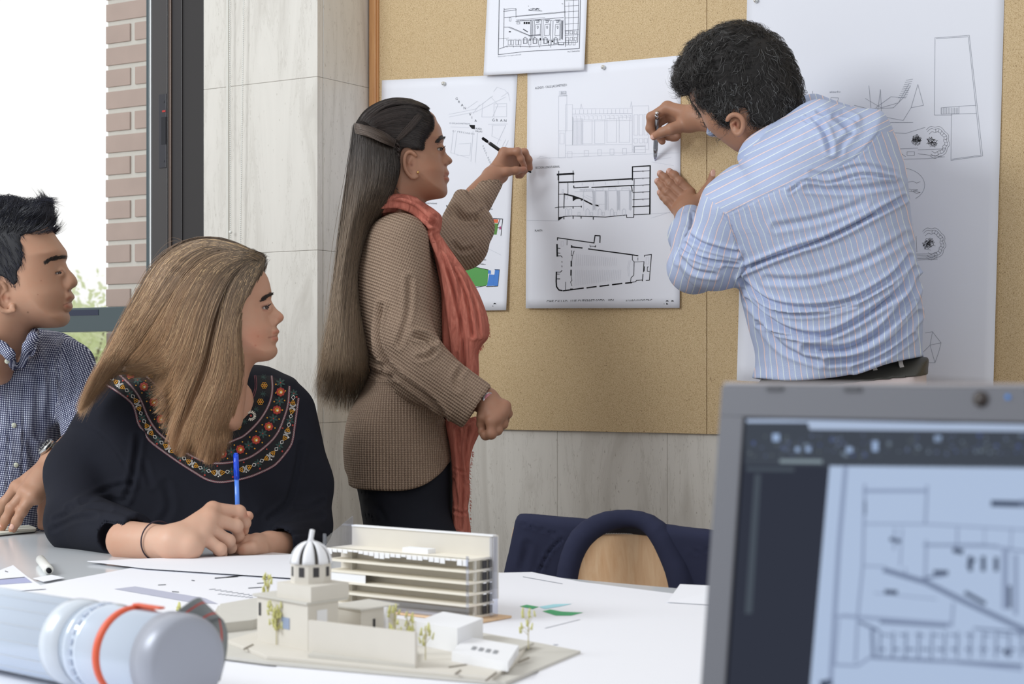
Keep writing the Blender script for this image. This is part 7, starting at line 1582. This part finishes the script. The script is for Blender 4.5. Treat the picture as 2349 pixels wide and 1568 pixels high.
def strands_w(name, g, n, **kw):
    c = guided(f_all, g, n, YW, kw.get('lift', (-.001, .008)), 20, kw.get('jit', 5), far=kw.get('far', .1), wave=kw.get('wave', 4), spread=.5, trim=.14, clump=kw.get('clump', 5), pull=.7)
    strand_mesh(name, c, .0005, M_hair_w, hw)
    c = guided(f_all, g, n*2//3, YW, (-.003, .003), 20, 6, far=.1, wave=2, spread=.6, trim=.1)
    strand_mesh('inner_strands', c, .0006, M_hair_wi, hw)
strands_w('back_strands', gA, 2600, far=.3); strands_w('side_strands', gB, 2200); gD = [[(592, 590), (560, 578), (480, 590), (410, 650), (350, 760), (290, 850)], [(592, 592), (560, 580), (485, 600), (430, 680), (380, 790), (320, 845)], [(594, 592), (560, 585), (500, 615), (455, 700), (425, 810), (400, 930)]]
strands_w('middle_strands', gD, 2400)
strands_w('front_strands', gC, 3800, wave=6, clump=6)
# heavier locks give the layered look
lk = []
rn = np.random.RandomState(8)
for g, n in ((gA, 16), (gB, 16), (gD, 14), (gC, 34)):
    G_ = np.stack([resample(q, 20) for q in g])
    for k in range(n):
        a = rn.rand()*(len(g)-1); i = min(int(a), len(g)-2); L = G_[i]*(1-(a-i))+G_[i+1]*(a-i); ph = rn.rand()*6; L = L+np.stack([5*np.sin(np.linspace(0, 7, 20)+ph)*np.linspace(0, 1, 20), np.zeros(20)], 1)
        B_ = frontv(f_all, L[:, 0], L[:, 1], YW, -.2, .004)
        for j in range(34):
            o = rn.randn(3)*np.array([.0028, .0012, .0012]); lk.append(B_+o*np.linspace(.9, .7, 20)[:, None])
strand_mesh('hair_locks', np.array(lk), .00055, hairm('light_locks', (130, 112, 90), (184, 144, 106), .3, .36, (.05, .8), (212, 180, 138), .15), hw, tint=np.repeat(rn.rand(len(lk)//34), 34)*.6+.4*rn.rand(len(lk)))
curl_ = [P(360+30*math.cos(t)-8, 838+14*math.sin(t), YW-.09) for t in np.linspace(.2, 2.8, 14)]
# wisps at the crown
ws_ = np.array([[P(430-60*t*s_-30*k*.1, 560-40*t*math.sin(t*2+k)*s_, YW) for t in np.linspace(0, 1, 12)] for k, s_ in ((0, .4), (1, .8), (2, 1.3))])
strand_mesh('stray_hairs', ws_, .0003, M_hair_w, hw)
# dark elastic on the wrist
c = P(362, 1240, 3.04); axw = P(400, 1245, 3.02)-P(290, 1240, 3.085); axw /= np.linalg.norm(axw); axw = axw+np.array([.0, -.25, 0]); axw /= np.linalg.norm(axw); a1 = np.cross(axw, [0, 0, 1]); a1 /= np.linalg.norm(a1); a2 = np.cross(axw, a1)
hb = MB(); hb.tube([c+a1*.0345*math.cos(t)+a2*.0345*math.sin(t) for t in np.linspace(0, 2*math.pi, 49)], .0013, 8, cap=False); o = hb.build('hair_elastic', plain('dark_elastic', (50, 38, 52), .7), None, True); tag(o, 'thin dark elastic band round the wrist of the writing woman', 'wrist band')
# blue pen
a, b = P(541, 1038, 3.13), P(547.5, 1258, 3.155); d = b-a; z_ = CZ
pc = empty('blue_pen', a, 'blue translucent ballpoint pen with cap held by the seated woman', 'pen')
M_blue = plain('blue_plastic', (30, 82, 226), .15, spec=.6); M_blue2 = plain('blue_barrel', (86, 140, 240), .12, spec=.6)
seg(0, .015, .003, .0044, 'cap_end', M_blue); seg(.015, .27, .0047, .0052, 'cap', M_blue); seg(.27, .87, .0041, .0041, 'barrel', M_blue2); seg(.87, .95, .0041, .0024, 'nib_holder', plain('blue_dark', (30, 56, 140), .3)); seg(.95, .995, .0016, .0006, 'nib', plain('brass', (190, 150, 90), .3, .8))
cl_ = np.array([.0015, -.0062, 0]); MB().tube([a+d*.02+cl_*.6, a+d*.04+cl_, a+d*.24+cl_*1.15], [.0016, .0015, .0011], 8).build('clip', M_blue, pc)
# skirt/trousers and shoes under the table
tf = Fd(.03)
for q in ((-.60, -.64), (-.44, -.40)): tf.add(Rc(np.array([q[0], 3.52, .56]), np.array([q[1], 3.06, .58]), .088, .07)); tf.add(Rc(np.array([q[1], 3.06, .58]), np.array([q[1], 3.12, .12]), .068, .05))
tf.add(Rc(np.array([-.62, 3.55, .58]), np.array([-.44, 3.55, .58]), .12, .12)); tf.cut(Half((0, 0, .08), (0, 0, -1)), .004)
V, Q = surf(tf, .01); mesh_obj('trousers', V, Q, cloth('dark_trousers', (40, 42, 56), .9), W_)
sh = Fd(.01)
for x in (-.64, -.40): a = np.array([x, 3.12, .05]); sh.add(Rc(a, a+np.array([.01, -.14, -.01]), .048, .036))
sh.cut(Half((0, 0, .001), (0, 0, -1)), .003); V, Q = surf(sh, .009); mesh_obj('shoes', V, Q, cloth('dark_shoes', (36, 34, 34), .6), W_)
# ---------------------------------------------------------------- seated young man in a small checked shirt
YB_ = 3.60; YBT = 3.74
B_ = empty('person', P(20, HZ, YBT)*np.array([1, 1, 0]), 'seated young man with swept-up black hair and small-checked shirt at the window', 'person')
M_skin_b = skin('skin_warm', (178, 137, 112))
base = [(114, 522), (127, 542), (140, 560), (150, 575), (151, 590), (147, 604), (149, 630), (153, 650), (157, 664), (159, 678), (158, 692), (156, 704), (154, 714), (157.5, 724), (156, 737), (147, 747), (132, 751), (108, 752), (78, 755), (62, 785), (42, 815), (30, 845), (10, 880), (-60, 880), (-70, 800), (-76, 740), (-90, 660), (-92, 590), (-70, 530), (-20, 495), (40, 490), (85, 500)]
nose = [(146, 602), (158, 618), (170, 631), (176, 641), (177, 650), (173, 657), (164, 662), (150, 667), (141, 655), (141, 625)]
bf_ = head_field(base, nose, YB_, W=.080, R=.070, sockets=[(146, 625, .055, .015)], nW=.018, nR=.013, lips=[(156, 664), (162, 668), (168, 676), (169, 683), (162, 691.5), (162, 693), (165, 702), (162, 710), (155, 715), (145, 702), (146, 680)])
bf_.add(Ell(P(153, 657, YB_-.014), (.009, .0065, .0075)), .005)
ear(bf_, [(14, 664, 0), (6, 650, -.004), (-6, 648, -.008), (-14, 662, -.010), (-12, 690, -.008), (0, 708, -.005), (14, 714, -.001), (32, 712, 0)], (28, 704), (8, 682, .016, .027, 0, 0), YB_-.076, .0042)
eb = eyeball(bf_, 135, 627, YB_, .0118, .93, 8.5, 2.5, 12)
hV, hQ = surf(bf_, .0020, smooth=1)
hb_ = hand((127, 1056, 3.56, .027), [(38, 1116, 3.53, .012), (58, 1128, 3.50, .0125), (74, 1138, 3.49, .0125), (84, 1140, 3.50, .0125)],
    [[(38, 1116, 3.53, .012), (12, 1150, 3.53, .0100), (-4, 1180, 3.54, .0088), (-14, 1204, 3.54, .0078)],
     [(58, 1128, 3.50, .0125), (26, 1165, 3.49, .0108), (14, 1190, 3.49, .0096), (4, 1210, 3.495, .0085)],
     [(74, 1138, 3.49, .0125), (50, 1172, 3.48, .0108), (39, 1194, 3.475, .0096), (29, 1213, 3.475, .0085)]],
    [(112, 1098, 3.54, .018), (103, 1135, 3.54, .0125), (99, 1170, 3.54, .0105), (96, 1205, 3.53, .009)], heel=[(98, 1095, 3.53, .022), (82, 1112, 3.52, .019)])
hb_.add(Rc(P(127, 1056, 3.56), P(200, 1000, 3.62), .027, .036), .012)
aV, aQ = surf(hb_, .0021, smooth=1)
tor = Fd(.04); tor.add(Rc(P(20, 900, YBT), P(20, 1250, YBT+.02), .09, .10))
for q in ((-.98, -1.02), (-1.16, -1.22)): tor.add(Rc(np.array([q[0], YBT+.04, .54]), np.array([q[1], 3.36, .56]), .07, .055))
tV, tQ = surf(tor, .013)
tone = [([(166, 679), (156, 686)], 3.6, (.96, .72, .70)), ([(162, 704), (152, 702)], 4.2, (.92, .66, .65)), ([(162, 692), (146, 699)], 1.4, (.55, .42, .42)), ([(157, 668)], 3, (.6, .45, .43)), ([(128, 628), (142, 620)], 3.0, (.68, .56, .54)), ([(8, 682)], 8, (.9, .68, .62)), ([(20, 684)], 4, (.55, .38, .34)), ([(64, 716)], 1.6, (.3, .22, .2)), ([(94, 644)], 1.3, (.6, .45, .42)), ([(87, 675)], 1.2, (.6, .45, .4)),
    ([(28, 1210)], 7, (1.02, .80, .78)), ([(3, 1208)], 7, (1.02, .80, .78)), ([(80, 640)], 25, (.98, .95, .93))]
body_obj([(hV, hQ), (aV, aQ), (tV, tQ)], M_skin_b, B_, tone)
eye_parts(B_, eb[0], eb[1], (.68, -.73, .0)); lash_line(B_, eb, plain('lash_black', (30, 24, 24), .6), .0006)
brow('eyebrow', bf_, [(120, 609), (128, 600), (138, 595), (149, 590)], YB_, 260, M_brow_d, B_, 4.2, 8, .00045)
# hair
rg = [(-120, 470), (-60, 452), (0, 452), (12, 446), (30, 456), (60, 460), (100, 455), (114, 466), (120, 490), (120, 508), (114, 528), (100, 540), (76, 550), (79, 570), (82, 590), (78, 615), (68, 628), (70, 650), (56, 664), (44, 652), (28, 642), (8, 640), (-10, 644), (-20, 670), (-30, 760), (-120, 760)]
bh = Fd(.012); bh.add(Off(Inf(base, YB_, .080, .070), -.006)); bh.add(Inf([(-95, 470), (-50, 462), (20, 456), (60, 464), (98, 460), (110, 470), (117, 492), (114, 520), (85, 535), (20, 545), (-60, 545), (-95, 520)], YB_, .075, .05)); bh.cut(Reg(rg, YB_), .004)
M_hair_b = hairm('black_hair', (24, 25, 34), (38, 40, 56), .5, .3, (.2, 1))
V, Q = surf(Off(bh, .003), .0045, smooth=1); hv = mesh_obj('hair', V, Q, plain('hair_black_under', (20, 20, 26), .6), B_)
N = normals(V, Q); px, py = topx(V)
curls('top_hair', (py < 540) & (px < 135), 4200, .036, .006, .0005, M_hair_b, .35, 11, lambda a, b: np.array([.75, -.1, .75]) if a > 40 else np.array([.35, -.1, .9]), .5)
curls('side_hair', (py > 535), 4200, .020, .003, .0005, M_hair_b, .2, 12, lambda a, b: np.array([.35, 0, -.9]), .4)
curls('crown_spikes', (py < 480), 900, .016, .010, .0005, M_hair_b, .3, 13, lambda a, b: np.array([.25, 0, 1.0]), .4)
# shirt
M_ging = NT('gingham'); gx, gz = M_ging.attr('gx'), M_ging.attr('gz'); pr = .0038
sx = M_ging.math('LESS_THAN', M_ging.math('FRACT', M_ging.math('DIVIDE', gx, pr)), .52); sz = M_ging.math('LESS_THAN', M_ging.math('FRACT', M_ging.math('DIVIDE', gz, pr)), .52)
c = M_ging.ramp(M_ging.math('MULTIPLY', M_ging.math('ADD', sx, sz), .5), [(0, lin((222, 226, 236))), (.25, lin((222, 226, 236))), (.26, lin((84, 88, 118))), (.7, lin((84, 88, 118))), (.76, lin((30, 34, 62))), (1, lin((30, 34, 62)))], 'CONSTANT')
M_ging.set('Base Color', c); M_ging.set('Roughness', .85); M_ging.set('Specular IOR Level', .2); M_ging.bump(M_ging.noise(M_ging.coord(), 26, 4, .6, .6), .35, .004); M_ging = M_ging.m
bp2 = [(76, 753), (109, 757), (143, 766), (179, 791), (193, 818), (210, 850), (205, 900), (180, 950), (158, 985), (149, 1010), (147, 1060), (142, 1300), (120, 1420), (-150, 1420), (-170, 1100), (-200, 860), (-150, 800), (-70, 770), (-20, 760), (40, 756)]
bs = Fd(.02); bs.add(Inf(bp2, YBT, .135, .10, lean=(0, .1))); bs.sub(Ell(P(22, 775, YB_+.04), (.052, .14, .062)), .012)
bs.sub(Rc(P(30, 820, YBT-.16), P(42, 862, YBT-.15), .020, .006), .010)
sv_ = Fd(.02); sv_.add(Rc(P(160, 840, YBT-.02), P(188, 930, YBT-.06), .055, .052)); sv_.add(Rc(P(188, 930, YBT-.06), P(190, 985, 3.63), .050, .046)); bs.add(sv_, .02)
cf = Fd(.006); cf.chain([(80, 762, YB_-.01, .010), (76, 775, YB_-.05, .012), (66, 795, YB_-.08, .011), (50, 838, YBT-.135, .008)]); cf.chain([(-20, 778, YB_-.07, .010), (4, 796, YB_-.09, .012), (22, 812, YB_-.10, .011), (30, 842, YBT-.135, .008)]); bs.add(cf, .007)
V, Q = surf(bs, .0045, smooth=1)
V = crease(V, Q, [([(18, 860), (20, 960), (18, 1080), (10, 1180)], 3, .004), ([(52, 870), (54, 960), (50, 1100), (40, 1200)], 3, .003), ([(140, 770), (130, 830), (140, 900), (155, 960)], 4, .005), ([(75, 800), (90, 900), (85, 1000)], 9, .006), ([(105, 790), (115, 880), (110, 960)], 8, .005), ([(150, 800), (172, 860), (165, 920)], 6, .006), ([(60, 1000), (80, 1060), (70, 1120)], 8, .005)])
px, py = topx(V); gx_ = V[:, 0]+.10*V[:, 2]+(V[:, 1]-YBT)*.5+.003*np.sin(V[:, 2]*22); gz_ = V[:, 2]-.12*V[:, 0]+.003*np.sin(V[:, 0]*25)
sel = (px > 140) | (sv_(V) < .003); gx_ = np.where(sel, V[:, 0]*.9+V[:, 2]*.45, gx_); gz_ = np.where(sel, V[:, 2]*.9-V[:, 0]*.45, gz_)
cc2 = cf(V) < .004; gx_ = np.where(cc2, V[:, 0]*.8+V[:, 2]*.6, gx_); gz_ = np.where(cc2, V[:, 2]*.8-V[:, 0]*.6, gz_)
shb = mesh_obj('checked_shirt', V, Q, M_ging, B_, True, {'gx': gx_+3, 'gz': gz_+3})
for (x, y) in ((16.5, 828), (32, 975), (37, 1066)):
    c = frontv(bs, [x], [y], YBT, -.25, .0004)[0]; m = MB(); m.tube([c, c-np.array([0, .0018, 0])], [.0055, .005], 16); bt = m.build('shirt_button', plain('button', (188, 190, 172), .3), shb, True)
    m = MB()
    for dx_, dz_ in ((-.0012, -.0012), (.0012, -.0012), (-.0012, .0012), (.0012, .0012)): m.tube([c+np.array([dx_, -.0017, dz_]), c+np.array([dx_, -.0021, dz_])], .0006, 6)
    m.build('button_holes', M_mid, bt)
q = frontv(bs, [119, 127, 127, 119], [966, 966, 974, 974], YBT, -.25, .0008); mesh_obj('green_patch', q, [(0, 1, 2, 3)], plain('green_emb', (30, 120, 108), .8), shb, False)
nails(B_, [(27, 1208, 3.4655, -.4, 1, 13, 11), (4, 1203, 3.486, -.4, 1, 13, 11)], M_nail)
# wristwatch
c = P(134, 1048, 3.565); axw = P(200, 1000, 3.62)-P(127, 1056, 3.56); axw /= np.linalg.norm(axw); a1 = np.cross(axw, [0, 1, 0]); a1 /= np.linalg.norm(a1); a2 = np.cross(axw, a1)
wo_ = empty('wristwatch', c, 'steel chronograph wristwatch with dark dial on the seated young man', 'watch')
M_st = plain('watch_steel', (190, 190, 188), .15, .95)
for k in range(22):
    t = 2*math.pi*k/22; q = c+(a1*math.cos(t)+a2*math.sin(t))*.0305; MB().box(q, axw*.009, (-a1*math.sin(t)+a2*math.cos(t))*.0036, (a1*math.cos(t)+a2*math.sin(t))*.0014).build('bracelet_link', M_st, wo_, bevel=.0006)
fn = P(125, 1030, 3.50)-P(134, 1048, 3.55); fn = -a1*np.sign(-a1[2] if False else 1); fn = a1 if a1[2] > 0 else -a1; fn = fn*.9+np.array([-.1, -.35, 0]); fn /= np.linalg.norm(fn); fc = c+fn*.033
MB().tube([fc-fn*.004, fc+fn*.002, fc+fn*.005], [.0195, .0205, .019], 32).build('case', M_st, wo_, True); dl = MB().tube([fc+fn*.005, fc+fn*.0056], .0165, 28).build('dial', plain('dial_black', (28, 29, 34), .12), wo_, True)
t1 = np.cross(fn, [1, 0, 0]); t1 /= np.linalg.norm(t1); t2_ = np.cross(fn, t1); m = MB()
for k in range(12): t = k*math.pi/6; q = fc+fn*.0058+(t1*math.cos(t)+t2_*math.sin(t))*.0135; m.box(q, (t1*math.cos(t)+t2_*math.sin(t))*.0016, (t2_*math.cos(t)-t1*math.sin(t))*.0004, fn*.0002)
m.box(fc+fn*.0059+t1*.004, t1*.005, t2_*.0005, fn*.0002); m.box(fc+fn*.0059+t2_*.003, t2_*.0045, t1*.0006, fn*.0002); m.build('hands_and_indices', M_white, dl)
tf = Fd(.03)
for q in ((-.98, -1.02), (-1.16, -1.22)): tf.add(Rc(np.array([q[0], YBT+.04, .54]), np.array([q[1], 3.36, .56]), .09, .07)); tf.add(Rc(np.array([q[1], 3.36, .56]), np.array([q[1], 3.42, .12]), .068, .05))
tf.add(Rc(np.array([-.98, YBT+.05, .56]), np.array([-1.16, YBT+.05, .56]), .12, .12)); tf.cut(Half((0, 0, .08), (0, 0, -1)), .004)
V, Q = surf(tf, .01); mesh_obj('trousers', V, Q, cloth('dark_jeans', (48, 52, 66), .9), B_)
sh = Fd(.01)
for x in (-1.02, -1.22): a = np.array([x, 3.42, .05]); sh.add(Rc(a, a+np.array([.01, -.16, -.01]), .05, .038))
sh.cut(Half((0, 0, .001), (0, 0, -1)), .003); V, Q = surf(sh, .009); mesh_obj('shoes', V, Q, cloth('dark_trainers', (44, 42, 44), .6), B_)
